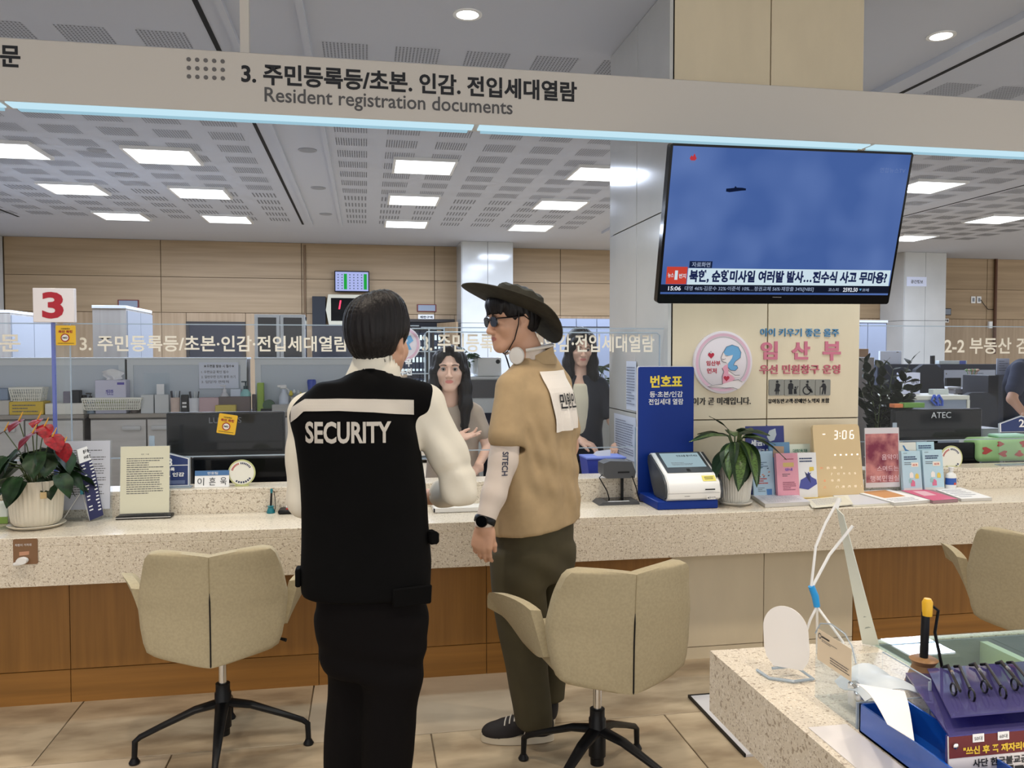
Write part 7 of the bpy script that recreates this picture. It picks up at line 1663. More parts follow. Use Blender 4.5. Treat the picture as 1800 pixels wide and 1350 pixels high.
bush('green pot plant behind the standing person near the column', (1040, 625, 1072, 668), 6.2, 18, .12, gv, M_POT, 1.1)
boxthing('plant_stand', 'pale cabinet carrying the pot plant behind the standing person', 'cabinet', (1020, 700, 1090, 800), 6.1, .4, grey2, z0=0).location
for o_ in [o for o in C.objects if o.get('label', '').startswith('pale cabinet carrying')]:
    for c_ in o_.children:
        for v in c_.data.vertices:
            if v.co.z > .5: v.co.z = 1.099
boxthing('flower_box', 'small box of red flowers beside the green pot plant', 'plant', (806, 650, 822, 661), y+.0, .08, cg('flower_red', (150, 60, 70)), z0=ZP+.001)
# white lockers
t = thing('white_lockers', 'wall of white lockers behind the standing person', 'cabinet'); y = 9.0; x0, x1, _, z1 = bx(972, 561, 1180, 700, y); lk = cg('locker_white', (160, 170, 192))
MB().b2(x0, x1, y+.02, y+.5, 0, z1).part('carcass', dk, t, smooth=False); J = [x0, atY(1013, 600, y).x, atY(1049, 600, y).x, atY(1090, 600, y).x, x1]
for a, b in zip(J, J[1:]):
    for (p, q) in ((.05, .62), (.63, 1.16), (1.17, z1-.10), (z1-.095, z1)): MB().b2(a+.004, b-.004, y, y+.02, p+.004, q-.004).part('door', lk, t, smooth=False)
# ---- right rear: lockers, partitions, chairs, desks
t = thing('white_lockers', 'white double locker right of the stone column', 'cabinet'); y = 9.2; x0, x1, _, z1 = bx(1480, 563, 1561, 700, y); MB().b2(x0, x1, y+.02, y+.55, 0, z1-.03).part('carcass', cg('locker_side', (120, 124, 134)), t, smooth=False); MB().b2(x0, x1, y, y+.55, z1-.03, z1).part('top', grey2, t, smooth=False)
xm = atY(1525, 600, y).x
for a, b in ((x0, xm), (xm, x1-.02)): MB().b2(a+.004, b-.004, y, y+.02, .05, z1-.04).part('door', lk, t, smooth=False)
boxthing('wooden_cupboard', 'pale wood-grain cupboard right of the stone column', 'cabinet', (1480, 628, 1537, 700), 8.0, .5, ash, z0=0)
zc_ = bx(1480, 628, 1537, 700, 8.0)[3]
boxthing('cardboard_box', 'tan cardboard box on the wood-grain cupboard', 'box', (1500, 613, 1527, 628), 8.05, .3, cg('cardboard', (150, 118, 88)), z0=zc_+.001)
nv = cg('partition_navy', (52, 58, 74), .8); zp1 = bx(1540, 640, 1660, 800, 7.4)[3]; zp2 = bx(1650, 640, 1770, 800, 7.0)[3]
tp_ = boxthing('partition', 'dark grey office partition behind the leafy plant', 'partition', (1540, 640, 1660, 800), 7.4, .06, nv, z0=0)
tp_ = boxthing('partition', 'dark grey office partition with papers along its top rail', 'partition', (1650, 640, 1770, 800), 7.0, .06, nv, z0=0)
boxthing('whiteboard', 'small whiteboard standing above the partition', 'whiteboard', (1547, 617, 1585, 640), 7.415, .03, cg('whiteboard', (214, 222, 240)), z0=zp1+.0005, parts=[('r', 'edge_mark', .75, .85, .88, .94, dk)])
boxthing('paper_pile', 'papers and a blue folder lying on the partition rail', 'papers', (1651, 634, 1700, 640), 7.0, .06, M_('pile_pale', (190, 202, 206)), z0=zp2+.0005, parts=[('r', 'blue_folder', .72, .95, 0, 1, M_('folder_blue', (70, 90, 180)))])
boxthing('black_speaker', 'small upright black speaker on the partition top', 'speaker', (1639, 625, 1644, 641), 7.41, .04, M_BLACK, z0=zp1+.0005)
boxthing('pinned_papers', 'white pinned papers on the navy partition behind the ATEC display', 'papers', (1659, 650, 1750, 690), 6.993, .006, cg('pinned_white', (190, 200, 220)), parts=[('r', 'pin', .03, .05, .8, .86, dk), ('r', 'pin', .03, .05, .55, .61, dk), ('l', .55, .9, .3, .9, 5, M_('pin_ink', (130, 140, 160)))])
boxthing('leaning_chart', 'white chart leaning beside the person in the navy T-shirt', 'papers', (1752, 630, 1775, 657), 6.15, .01, cg('pinned_white', (190, 200, 220)), z0=bx(1736, 660, 1756, 740, 6.0)[3]+.001, parts=[('l', .15, .85, .2, .9, 5, M_('pin_ink', (130, 140, 160)))])
def officechair(label, px_, py_, Yv, w_, h_):
    t = thing('office_chair', label, 'chair', 'dark office chairs behind the counter'); c_ = atY(px_, py_, Yv); m = cg('mesh_charcoal', (50, 54, 64), .8)
    MB().prism([(-w_*.42, 0), (w_*.42, 0), (w_*.5, h_*.5), (w_*.42, h_*.9), (w_*.2, h_), (-w_*.2, h_), (-w_*.42, h_*.9), (-w_*.5, h_*.5)], .05, Matrix.Translation((c_.x, Yv, c_.z-h_))).part('backrest', m, t, smooth=False)
    MB().box((c_.x, Yv-.22, c_.z-h_-.04), (w_, .46, .07), bev=.02).part('seat', m, t); MB().cyl((c_.x, Yv-.2, .08), (c_.x, Yv-.2, c_.z-h_-.07), .03).box((c_.x, Yv-.0, c_.z-h_-.02), (.06, .05, .14)).part('column', M_BLACK, t)
    for k in range(5): a = 2*PI*k/5; MB().tube([(c_.x, Yv-.2, .10), (c_.x+.28*math.cos(a), Yv-.2+.28*math.sin(a), .05)], .018, 6).lathe([(.025, 0), (.025, .04)], 10, (c_.x+.28*math.cos(a), Yv-.2+.28*math.sin(a), 0)).part('leg', M_BLACK, t)
officechair('dark office chair back in front of the marble pier', 1634, 641, 6.3, .30, .42)
officechair('grey office chair back right of the ATEC display', 1722, 690, 5.5, .34, .36)
# desks
t = thing('office_desk', 'grey office desk behind the ATEC display', 'desk'); x0, x1, _, z1 = bx(1672, 683, 1730, 700, 6.4); MB().b2(x0, x1, 6.35, 6.85, z1-.04, z1, bev=.003).part('top', cg('desk_grey', (150, 150, 156)), t, smooth=False); MB().b2(x0+.02, x1-.02, 6.38, 6.41, 0, z1-.04).part('modesty_panel', nv, t, smooth=False); MB().b2(x0, x0+.04, 6.37, 6.83, 0, z1-.04).part('leg', M_LGREY, t, smooth=False); MB().b2(x1-.04, x1, 6.37, 6.83, 0, z1-.04).part('leg', M_LGREY, t, smooth=False); ZD = z1
boxthing('display', 'small black display on the grey office desk', 'monitor', (1664, 664, 1690, 682), 6.55, .03, M_BLACK, 'black displays behind the counter screens', z0=ZD+.001)
boxthing('paper_pile', 'white papers on the grey office desk', 'papers', (1666, 680, 1690, 684), 6.38, .12, M_PAPER, z0=ZD+.0005)
t = thing('flower_vase', 'dried flowers in a small glass vase on the grey office desk', 'vase'); p = atY(1708, 683, 6.5); MB().lathe([(.035, 0), (.045, .05), (.03, .11)], 18, (p.x, 6.5, ZD+.001), close=False).part('vase', M_ACR, t)
for k in range(9): a = rg.uniform(0, 6.3); MB().tube([(p.x, 6.5, ZD+.02), (p.x+.05*math.cos(a), 6.5+.03*math.sin(a), ZD+.15)], .003, 4).lathe([(0, -.012), (.018, 0), (0, .016)], 10, (p.x+.055*math.cos(a), 6.5+.03*math.sin(a), ZD+.16), close=False).part('flower', M_('dry%d' % (k % 2), [(190, 150, 120), (120, 150, 90)][k % 2]), t)
t = thing('side_shelf', 'pale low shelf with blue clips behind the ATEC display', 'shelf'); x0, x1, z0, z1 = bx(1584, 695, 1700, 718, 5.05); MB().b2(x0, x1, 5.05, 5.09, z0-.45, z1-.03).part('front_board', cg('shelf_slate', (140, 152, 170)), t, smooth=False); MB().b2(x0-.01, x1+.015, 5.04, 5.40, z1-.03, z1, bev=.004).part('top', cg('shelf_white', (214, 216, 206)), t, smooth=False); MB().b2(x1-.005, x1+.015, 5.04, 5.40, 0, z1-.03).b2(x0-.01, x0+.01, 5.04, 5.40, 0, z1-.03).part('side', cg('shelf_white', (214, 216, 206)), t, smooth=False)
cl_ = MB()
for dx in (0, .035):
    p = atY(1642, 697, 5.03); cl_.tube([(p.x+dx, 5.03, p.z+.01), (p.x+dx-.02, 5.03, p.z-.03), (p.x+dx+.015, 5.03, p.z-.06)], .008, 6).tube([(p.x+dx, 5.03, p.z+.01), (p.x+dx+.03, 5.03, p.z-.03), (p.x+dx+.03, 5.03, p.z-.065)], .008, 6)
cl_.part('blue_clip', cg('clip_blue', (60, 96, 200), .3), t)
for (nm, lab, rc, c_, y) in [('book', 'green book lying on top of the ATEC display', (1589, 708, 1626, 717), (96, 140, 60), 4.38), ('orange_folder', 'orange folder edge left of the green book', (1572, 710, 1588, 717), (206, 120, 70), 4.38), ('white_sign', 'white sign with dark Korean letters behind the leafy plant', (1583, 655, 1618, 697), (206, 212, 236), 5.3), ('picture_card', 'pale picture card on the desk behind the pale low shelf', (1640, 684, 1668, 696), (196, 206, 206), 5.2), ('computer_tower', 'black computer tower right of the flowers', (1736, 660, 1756, 740), (34, 36, 46), 6.0)]:
    boxthing(nm, lab, 'book' if nm == 'book' else nm.split('_')[-1], rc, y, .05 if nm != 'computer_tower' else .3, cg('c_'+nm, c_), parts=([('t', '검인', .5, .9, .55, .75, M_INK), ('l', .3, .9, .2, .5, 3, M_INK)] if nm == 'white_sign' else ()), z0={'computer_tower': 0}.get(nm))
# round pregnancy notice on the screen behind the guard's cheek
t = thing('round_notice', 'round pink notice with white Korean letters beside the head in front of it', 'notice'); a = atY(708, 605, 4.13); f = Fr((a.x, 4.13, a.z), (1, 0, 0), (0, 0, 1)); r = .088
disc(t, 'disc', f, 0, 0, r, MATS['emblem_white'], n=.0); disc(t, 'pink_ring', f, 0, 0, r*.93, MATS['emblem_pink'], n=.001, r2=r*.80); poly(t, 'hair', f, [(r*.1, r*.45), (r*.45, r*.5), (r*.6, r*.2), (r*.35, 0), (r*.5, -r*.3), (r*.2, -r*.35), (r*.15, 0), (r*.3, r*.2)], hb, .0015)
text(t, '우', front(4.129), xat(713, 640, 4.13), xat(724, 640, 4.13), zat(718, 645, 4.13), zat(718, 630, 4.13), M_PAPER, bold=.04); text(t, '우선', front(4.129), xat(702, 650, 4.13), xat(724, 650, 4.13), zat(718, 660, 4.13), zat(718, 647, 4.13), M_PAPER, bold=.04)
# ---- small things on the low cabinets
Z0 = ZT+.0006
def small(nm, lab, cat, rect, c_, y=6.66, dep=.08, grp='things on the low cabinets', parts=(), z0=Z0, bev=.004): return boxthing(nm, lab, cat, rect, y, dep, cg('s_'+''.join('%02x' % v for v in c_), c_), grp, z0=z0, bev=bev, parts=parts)
def basket(lab, rect, y, dep):
    t = thing('basket', lab, 'basket', 'white plastic baskets on the low cabinets'); x0, x1, za, zb = bx(*rect, y); bm_ = cg('basket_white', (236, 236, 226))
    z0_ = za if za > ZT+.02 else Z0; b = MB().b2(x0+.02, x1-.02, y+.02, y+dep-.02, z0_, z0_+.006).b2(x0, x1, y-.004, y+.006, zb-.014, zb).b2(x0, x1, y+dep-.006, y+dep+.004, zb-.014, zb).b2(x0-.004, x0+.006, y, y+dep, zb-.014, zb).b2(x1-.006, x1+.004, y, y+dep, zb-.014, zb); b.part('rim_and_base', bm_, t, smooth=False)
    b = MB(); n = int((x1-x0)/.016)
    for i in range(n+1):
        x = x0+(x1-x0)*i/n; xx = x0+.02+(x1-x0-.04)*i/n
        for yy in (y, y+dep): b.tube([(xx, yy+(.018 if yy == y else -.018), z0_+.004), (x, yy, zb-.01)], .0035, 4)
    for k in range(3):
        z = z0_+(zb-z0_)*(k+1)/4; q = .02*(1-(k+1)/4); b.b2(x0+q, x1-q, y+q-.003, y+q+.003, z-.003, z+.003).b2(x0+q-.003, x0+q+.003, y+q, y+dep-q, z-.003, z+.003).b2(x1-q-.003, x1-q+.003, y+q, y+dep-q, z-.003, z+.003)
    n2 = int(dep/.03)
    for i in range(n2+1):
        yy = y+dep*i/n2; b.tube([(x0+.018, yy, z0_+.004), (x0, yy, zb-.01)], .0035, 4).tube([(x1-.018, yy, z0_+.004), (x1, yy, zb-.01)], .0035, 4)
    o = b.part('lattice', bm_, t, smooth=False); o['kind'] = 'stuff'; return t
small('yellow_box', 'yellow carton under the left white basket', 'box', (16, 706, 76, 722), (216, 184, 60), 6.62, .15, parts=[('l', .1, .85, .15, .85, 3, dk)])
basket('white lattice basket on the yellow carton at the left', (16, 681, 74, 706), 6.64, .12)
small('paper_pile', 'stack of paper reams at the left frame edge', 'papers', (-30, 704, 15, 722), (196, 192, 186), 6.62, .15); small('paper_pile', 'blue and grey folders on the reams at the left frame edge', 'papers', (-30, 683, 14, 703), (136, 152, 176), 6.66, .11, z0=bx(-30, 704, 15, 722, 6.62)[3]+.001)
small('white_folder', 'white padded folder between the yellow carton and the wide basket', 'folder', (79, 709, 146, 722), (224, 222, 214), 6.60, .16)
basket('wide white lattice basket in the middle of the low cabinets', (144, 699, 248, 722), 6.605, .05)
small('dark_box', 'dark purple box behind the blue post', 'box', (111, 688, 123, 707), (64, 54, 92), 6.77-.10, .05); small('dark_cup', 'black spiked cup left of the black tube', 'cup', (124, 686, 140, 707), (28, 30, 34), 6.77-.11, .06)
t = thing('cosmetic_tube', 'black and beige tube left of the tissue box', 'tube', 'things on the low cabinets'); p = atY(145, 700, 6.70); MB().lathe([(.022, 0), (.026, .14)], 16, (p.x, 6.72, Z0), sy=.6).part('tube', M_BLACK, t); MB().lathe([(.0255, .03), (.0262, .09)], 16, (p.x, 6.72, Z0), sy=.62, close=False).part('beige_label', cg('tube_beige', (206, 180, 140)), t)
def pump(lab, px_, y, h_, r, c1, c2, z0=Z0):
    t = thing('pump_bottle', lab, 'bottle', 'bottles on the low cabinets'); p = atY(px_, 700, y); MB().lathe([(r, 0), (r, h_*.6), (r*.5, h_*.72), (r*.4, h_*.75)], 18, (p.x, y, z0), sy=.7).part('bottle', cg('b_%d' % sum(c1), c1, .3), t)
    MB().lathe([(r*.42, h_*.74), (r*.42, h_*.84), (r*.15, h_*.85), (r*.15, h_*.96)], 12, (p.x, y, z0)).box((p.x-.012, y, z0+h_*.98), (.042, .014, .010), bev=.003).part('pump', cg('p_%d' % sum(c2), c2, .4), t); return t
pump('clear blue pump bottle with a black pump beside the tissue box', 159, 6.70, .155, .028, (176, 196, 216), (30, 30, 34))
t = small('tissue_box', 'white and green printed tissue box with a tissue pulled up', 'tissue box', (167, 668, 221, 698), (206, 206, 226), 6.66, .11, grp=None, parts=[('r', 'green_print', 0, 1, .12, .42, M_('print_green', (150, 166, 70))), ('r', 'brand_patch', .72, .95, .86, .93, M_('print_violet', (90, 80, 170))), ('t', '깨끗한', .35, .6, .55, .72, M_('print_violet', (90, 80, 170)))])
x0, x1, za, zb = bx(178, 648, 218, 668, 6.72); b = MB(); b.grid(lambda u, v: (x0+(x1-x0)*(.2+.6*u+.2*v*(2*u-1))+.01*math.sin(9*v), 6.72+.02*math.sin(u*7+v*3), za+(zb-za)*v*(1-.6*abs(u-.45))), 10, 6).solid(.002); b.part('tissue', M_PAPER, t)
t = thing('mug', 'brown cup right of the tissue box', 'cup', 'things on the low cabinets'); p = atY(238, 697, 6.72); MB().lathe([(.036, 0), (.040, .09), (.036, .09), (.034, .01)], 20, (p.x, 6.72, Z0)).part('cup', cg('mug_brown', (110, 98, 92)), t)
t = thing('file_holder', 'clear upright file holder with cards left of the pen cups', 'holder'); x0, x1, za, zb = bx(249, 656, 293, 714, 6.66); MB().b2(x0, x1, 6.74, 6.745, Z0, zb).part('back_plate', M_ACR, t, smooth=False); MB().b2(x0, x0+.09, 6.64, 6.70, Z0, Z0+.14).b2(x0+.10, x0+.20, 6.64, 6.70, Z0, Z0+.14).part('card_rack', cg('rack_white', (206, 210, 212)), t, smooth=False); MB().b2(x0+.10, x0+.155, 6.70, 6.705, Z0+.10, Z0+.22).part('card', M_PAPER, t, smooth=False)
def pencup(lab, px_, y, h_, r, c_, n=5):
    t = thing('pen_cup', lab, 'cup', 'pen cups on the low cabinets'); p = atY(px_, 700, y); MB().lathe([(r*.9, 0), (r, h_), (r*.93, h_), (r*.85, .01)], 18, (p.x, y, Z0)).part('cup', cg('cup_%d' % sum(c_), c_, .5), t)
    for k in range(n): a = 2*PI*k/n; MB().cyl((p.x+r*.5*math.cos(a), y+r*.5*math.sin(a), Z0+.01), (p.x+r*.95*math.cos(a), y+r*.9*math.sin(a), Z0+h_+.05), .004, seg=6).part('pen', M_('pen%d' % (k % 3), [(30, 30, 36), (200, 206, 210), (60, 60, 80)][k % 3]), t)
pencup('patterned pen cup in the middle of the low cabinets', 308, 6.62, .12, .036, (206, 186, 176)); pencup('plain white pen cup right of the black clock', 341, 6.62, .115, .038, (214, 218, 226))
small('desk_clock', 'small black digital clock between the two pen cups', 'clock', (318, 694, 330, 715), (30, 32, 36), 6.61, .05, parts=[('r', 'dial', .2, .8, .3, .4, M_PAPER), ('r', 'dial', .2, .8, .5, .6, M_PAPER)])
small('pink_box', 'pale pink open box in front of the taped notice', 'box', (349, 699, 384, 716), (196, 170, 176), 6.62, .10); small('snack_tray', 'clear tray of yellow snacks in front of the clear bottle', 'tray', (378, 712, 414, 718), (206, 186, 90), 6.585, .06, z0=Z0)
pump('clear pump bottle in front of the taped notice', 395, 6.70, .21, .032, (206, 206, 210), (222, 222, 226)); pump('teal-labelled white pump bottle with a dark pump', 432, 6.70, .24, .040, (150, 206, 204), (40, 60, 70))
small('white_packet', 'white shiny packet left of the teal-labelled bottle', 'packet', (405, 684, 423, 697), (214, 222, 236), 6.70, .04); small('brown_box', 'brown box under the white shiny packet', 'box', (384, 697, 440, 713), (110, 98, 96), 6.64, .05); small('brown_jar', 'small brown dropper jar left of the green carton', 'jar', (443, 693, 450, 714), (70, 60, 60), 6.64, .03)
small('green_carton', 'tall narrow yellow-green carton beside the hutch frame', 'box', (452, 673, 463, 714), (150, 180, 70), 6.66, .06)
t = thing('tape_dispenser', 'green and black round tape dispenser beside the green carton', 'tape dispenser', 'things on the low cabinets'); p = atY(472, 705, 6.64); MB().lathe([(.012, -.02), (.045, -.02), (.045, .02), (.012, .02)], 24, (p.x, 6.66, Z0+.050), (PI/2, 0, 0)).part('tape_reel', cg('tape_green', (66, 96, 70)), t); MB().b2(p.x-.06, p.x+.05, 6.63, 6.70, Z0, Z0+.025, bev=.005).part('base', M_BLACK, t)
t = thing('spray_bottle', 'white spray bottle left of the person in the black vest', 'bottle', 'bottles on the low cabinets'); p = atY(499, 700, 6.66); MB().lathe([(.036, 0), (.038, .02), (.037, .12), (.018, .155), (.017, .175)], 20, (p.x, 6.66, Z0)).part('bottle', cg('spray_white', (206, 214, 226), .3), t); MB().box((p.x-.004, 6.66, Z0+.195), (.05, .024, .03), bev=.006).box((p.x-.035, 6.66, Z0+.20), (.03, .018, .018), bev=.004).tube([(p.x+.012, 6.66, Z0+.19), (p.x+.036, 6.66, Z0+.17), (p.x+.04, 6.66, Z0+.15)], .005, 6).part('trigger_head', M_WHITE, t)
t = thing('planter', 'white planter holding small bottles and yellow flowers', 'planter', 'things on the low cabinets'); p = atY(522, 705, 6.70); MB().lathe([(.042, 0), (.052, .11), (.047, .11), (.04, .02)], 22, (p.x, 6.70, Z0)).part('planter', M_POT, t)
for dx, dz, c_, r_ in ((-.045, .13, (226, 206, 70), .018), (-.02, .15, (230, 236, 236), .012), (.01, .14, (200, 206, 206), .014), (.03, .13, (206, 196, 120), .012)): MB().lathe([(0, -r_), (r_, 0), (r_*.5, r_*1.6), (0, r_*2)], 10, (p.x+dx, 6.69, Z0+dz), close=False).part('filling', M_('pf%d' % sum(c_), c_), t)
t = thing('blue_cup', 'upturned blue cup beside the shoulder of the person in the black vest', 'cup', 'things on the low cabinets'); p = atY(548, 700, 6.70); MB().lathe([(.028, .16), (.036, .235), (.030, .25), (0, .25)], 20, (p.x, 6.70, Z0)).part('cup', cg('cup_blue', (30, 62, 170), .3), t); MB().lathe([(.034, 0), (.034, .158)], 18, (p.x, 6.70, Z0)).part('jar_below', cg('jar_clear', (170, 176, 182), .2), t)
small('paper_tray', 'flat silver tray in front of the spray bottle', 'tray', (478, 711, 520, 718), (176, 176, 174), 6.56, .07, z0=Z0, bev=.002)
# ================================================================ writing desk in the right foreground
ZK = .757; kx0, kx1, ky0, ky1 = .846, 2.6, .55, 1.912
t = thing('writing_desk', 'terrazzo writing desk in the right foreground with a glass-covered recess', 'desk')
rx, ry0, ry1 = 1.285, .75, 1.888
b = MB().b2(kx0, rx, ky0, ky1, ZK-.035, ZK).b2(rx, kx1, ry1, ky1, ZK-.035, ZK, bev=.002).b2(rx, kx1, ky0, ry0, ZK-.035, ZK)
b.b2(kx0, kx0+.03, ky0, ky1, .605, ZK-.035).b2(kx0+.03, kx1, ky1-.03, ky1, .605, ZK-.035).b2(kx0+.03, kx1, ky0, ky0+.03, .605, ZK-.035); b.part('top_and_apron', M_STONE, t, smooth=False)
tray = cg('recess_grey', (132, 138, 146)); MB().b2(rx, kx1, ry0, ry1, .655, .665).b2(rx+.001, rx+.005, ry0, ry1-.012, .665, .756).b2(rx+.001, kx1, ry1-.012, ry1-.008, .665, .756).part('recess', tray, t, smooth=False)
dv = cg('divider_green', (206, 220, 200)); xd = atZ(1708, 1114, ZK).x
for x in (xd, xd+.34, xd+.68): MB().b2(x, x+.022, ry0, ry1, .665, ZK-.010).part('divider', dv, t, smooth=False)
MB().b2(rx, xd, 1.42, 1.442, .665, ZK-.010).part('divider', dv, t, smooth=False)
MB().b2(rx-.012, kx1-.01, ry0, ry1+.012, ZK+.0004, ZK+.006).part('glass_top', clearmat('desk_glass', (236, 244, 242), .03, .0), t, smooth=False)
MB().b2(1.35, 2.4, .75, 1.6, 0, .604).part('pedestal', M_WOODZ, t, smooth=False)
t = thing('yellow_slip', 'yellow paper slip lying in the desk recess', 'paper'); MB().b2(rx+.02, xd-.01, 1.60, 1.84, .6656, .668).part('sheet', M_('slip_yellow', (232, 226, 120)), t, smooth=False)
ZK2 = ZK+.0066
t = thing('desk_mat', 'white plastic mat along the left strip of the writing desk', 'mat'); MB().b2(.862, .945, .60, 1.475, ZK+.0004, ZK+.002).part('sheet', cg('mat_white', (226, 222, 220), .35), t, smooth=False)
# mirror
t = thing('oval_plate', 'white oval-topped plate on a clear foot on the writing desk', 'plate'); p = atZ(1396, 1200, ZK); yw = R(-38)
f = Fr((p.x-.042, 1.745, ZK+.024), (math.cos(yw), math.sin(yw), 0), (-.02, .10, 1)); pts = [(.0, .0)]+[(.05+.05*math.cos(a)*1.0, .080+.062*math.sin(a)) for a in [PI-PI*i/18 for i in range(19)]]+[(.10, 0)]
pts = [(.018, 0), (.004, .02), (0, .04)]+[(.05-.05*math.cos(PI*i/18), .085+.055*math.sin(PI*i/18)) for i in range(19)]+[(.10, .04), (.096, .02), (.082, 0)]
MB().prism(pts, .003, f.M()).part('plate', cg('plate_white', (232, 228, 224), .4), t, smooth=False)
fo = f.p(.05, 0, 0); MB().tube([fo+Vector((-.05, .05, -.020)), fo+Vector((-.045, .0, -.020)), fo+Vector((0, -.03, -.019)), fo+Vector((.05, -.025, -.019)), fo+Vector((.03, .02, -.005)), fo+Vector((-.03, .015, -.004))], .0035, 6).part('clear_foot', M_ACR2, t)
# card holder
t = thing('card_box', 'clear acrylic box with a cream card and a small lock on the writing desk', 'box')
ax0, ax1, ay0, ay1 = .955, 1.115, 1.455, 1.61; zt = .83
ctr = []
b = MB()
pr = [(0, 0), (.15, 0), (.15, .115)]+[(.10+.05*math.cos(a), .145+.035*math.sin(a)) for a in [R(10*i) for i in range(0, 10)]]+[(.03, .155), (0, .13)]
pr = [(0, 0), (.15, 0), (.15, .13), (.135, .160), (.11, .176), (.06, .180), (.02, .168), (0, .14)]
Mx = Matrix.Translation((ax0, ay1, ZK+.0006)) @ Matrix.Rotation(-PI/2, 4, 'Z')
b.prism(pr, .004, Mx)
b.b2(ax1, ax1+.004, ay0, ay1, ZK+.0006, zt+.015).b2(ax0, ax1, ay1-.004, ay1, ZK+.0006, zt+.015).b2(ax0+.004, ax1, ay0, ay0+.004, ZK+.0006, zt-.02).b2(ax0, ax1, ay0, ay1, ZK+.0006, ZK+.004)
b.part('acrylic_box', M_ACR, t, smooth=False)
e = MB()
for q in ((ax0, ay0, zt-.02), (ax1, ay0, zt+.01)): e.b2(q[0]-.001, q[0]+.0035, q[1]-.001, q[1]+.0035, ZK, q[2])
e.tube([Vector((ax0-.001, ay1-u, ZK+v)) for u, v in pr[2:]], .0014, 5).tube([(ax1+.002, ay1, zt+.015), (ax1+.002, ay0, zt+.015), (ax1+.002, ay0, ZK+.002)], .0016, 5).tube([(ax0+.004, ay0, zt-.02), (ax1, ay0, zt-.02)], .0012, 5).part('polished_edge', M_ACR2, t, smooth=False)
f = Fr((ax0-.0012, ay1-.012, ZK+.088), (0, -1, 0), (0, 0, 1), (-1, 0, 0)); flat(t, 'cream_card', f, 0, .125, 0, .066, cg('card_cream', (232, 214, 186)), n=.0006, th=.0008)
lines(t, f, .018, .05, .052, .058, 1, M_INK, n=.0022, h=.6); lines(t, f, .018, .075, .044, .050, 2, ink2, n=.0022); lines(t, f, .05, .120, .008, .024, 3, ink2, n=.0022); disc(t, 'round_logo', f, .010, .054, .006, ink2, n=.0022, r2=.004)
MB().lathe([(.014, 0), (.014, .006), (.010, .012), (.004, .013)], 24, (ax0+.045, ay0+.055, ZK+.040), (PI/2, R(20), R(-35))).box((ax0+.045, ay0+.075, ZK+.035), (.022, .03, .05), bev=.004).part('lock', M_CHROME, t)
b = MB(); b.grid(lambda u, v: (ax0+.03+.13*u, ay0+.02+.11*v, ZK+.045+.035*math.sin(u*3)*(.6+.4*v)+.008*math.sin(v*6)), 8, 6).solid(.0015); b.part('folded_wrapper', cg('wrapper_blue', (196, 206, 214), .4, ), t)
# blue clear box with curled sheet
t = thing('blue_box', 'blue translucent acrylic box in front of the clear card box', 'box'); bb_ = clearmat('blue_acrylic_box', (40, 96, 190), .62, .05); b = MB()
qx0, qx1, qy0, qy1 = .950, 1.052, 1.16, 1.44
b.b2(qx0, qx0+.004, qy0, qy1, ZK+.002, .815).b2(qx1-.004, qx1, qy0, qy1, ZK+.002, .815).b2(qx0, qx1, qy0, qy0+.004, ZK+.002, .815).b2(qx0, qx1, qy1-.004, qy1, ZK+.002, .815).b2(qx0, qx1, qy0, qy1, ZK+.002, ZK+.006); b.part('box', mat('blue_acrylic_solid', (24, 86, 180), .15, coat=.5), t, smooth=False)
t = thing('curled_paper', 'white curled paper draped over the blue acrylic box', 'paper'); b = MB()
P0 = atY(1505, 1212, 1.45); P1 = atY(1590, 1222, 1.45); P2 = atY(1607, 1310, 1.22); P3 = atY(1560, 1285, 1.22)
b.grid(lambda u, v: tuple(Vector(P0)*(1-u)*(1-v)+Vector(P1)*u*(1-v)+Vector(P2)*u*v+Vector(P3)*(1-u)*v+Vector((0, 0, .012*math.sin(PI*v)-.004*u+.012))), 6, 10).solid(.001); b.part('sheet', M_PAPER, t)
# X banner rods and the leaning sheet
t = thing('leaning_chart', 'pale green-tinted tall sheet leaning at the back edge of the writing desk', 'banner')
p1 = atZ(1508, 1128, ZK); p2 = atZ(1546, 1137, ZK); p4 = atY(1471, 893, 1.84); p3 = atY(1483, 905, 1.80)
p1.z = p2.z = ZK+.002; p1.y = min(p1.y, 1.885)
b = MB(); b.grid(lambda u, v: tuple((p1*(1-u)+p2*u)*(1-v)+(p4*(1-u)+p3*u)*v+Vector((0, 0, 0))), 2, 12).solid(.0015); b.part('sheet', cg('chart_green', (226, 232, 222), .5), t)
for i in range(9):
    v = .12+.085*i; a0 = (p1*.75+p2*.25)*(1-v)+(p4*.75+p3*.25)*v; a1 = (p1*.12+p2*.88)*(1-v-.03)+(p4*.12+p3*.88)*(v+.03); n_ = Vector((0, -.0025, 0)); q_ = (p4-p1)*.010
    MB().quad(a0+n_, a1+n_, a1+n_+q_, a0+n_+q_).part('printed_line', cg('chart_line', (160, 172, 164)), t, smooth=False)
t = thing('banner_frame', 'white rods of a small X banner frame joined by a blue connector', 'frame'); Yb = 1.76; cA = atY(1426, 1030, Yb); cB = atY(1436, 1066, Yb)
MB().tube([cA, (cA+cB)/2+Vector((.003, 0, 0)), cB], [.0075, .0085, .0075], 12).part('blue_connector', cg('connector_blue', (40, 150, 216), .35), t)
rod = MB(); tp1 = atY(1474, 878, Yb); tp2 = atY(1499, 924, Yb-.02); m1 = atY(1434, 960, Yb)
rod.tube([cA, (cA+m1)/2, m1, (m1+tp1)/2+Vector((-.004, 0, 0)), tp1], .0032, 8).tube([cA+Vector((.004, 0, 0)), atY(1458, 975, Yb), tp2], .0036, 8).tube([tp1+Vector((-.006, 0, -.02)), tp1+Vector((.002, 0, .004))], .0055, 8)
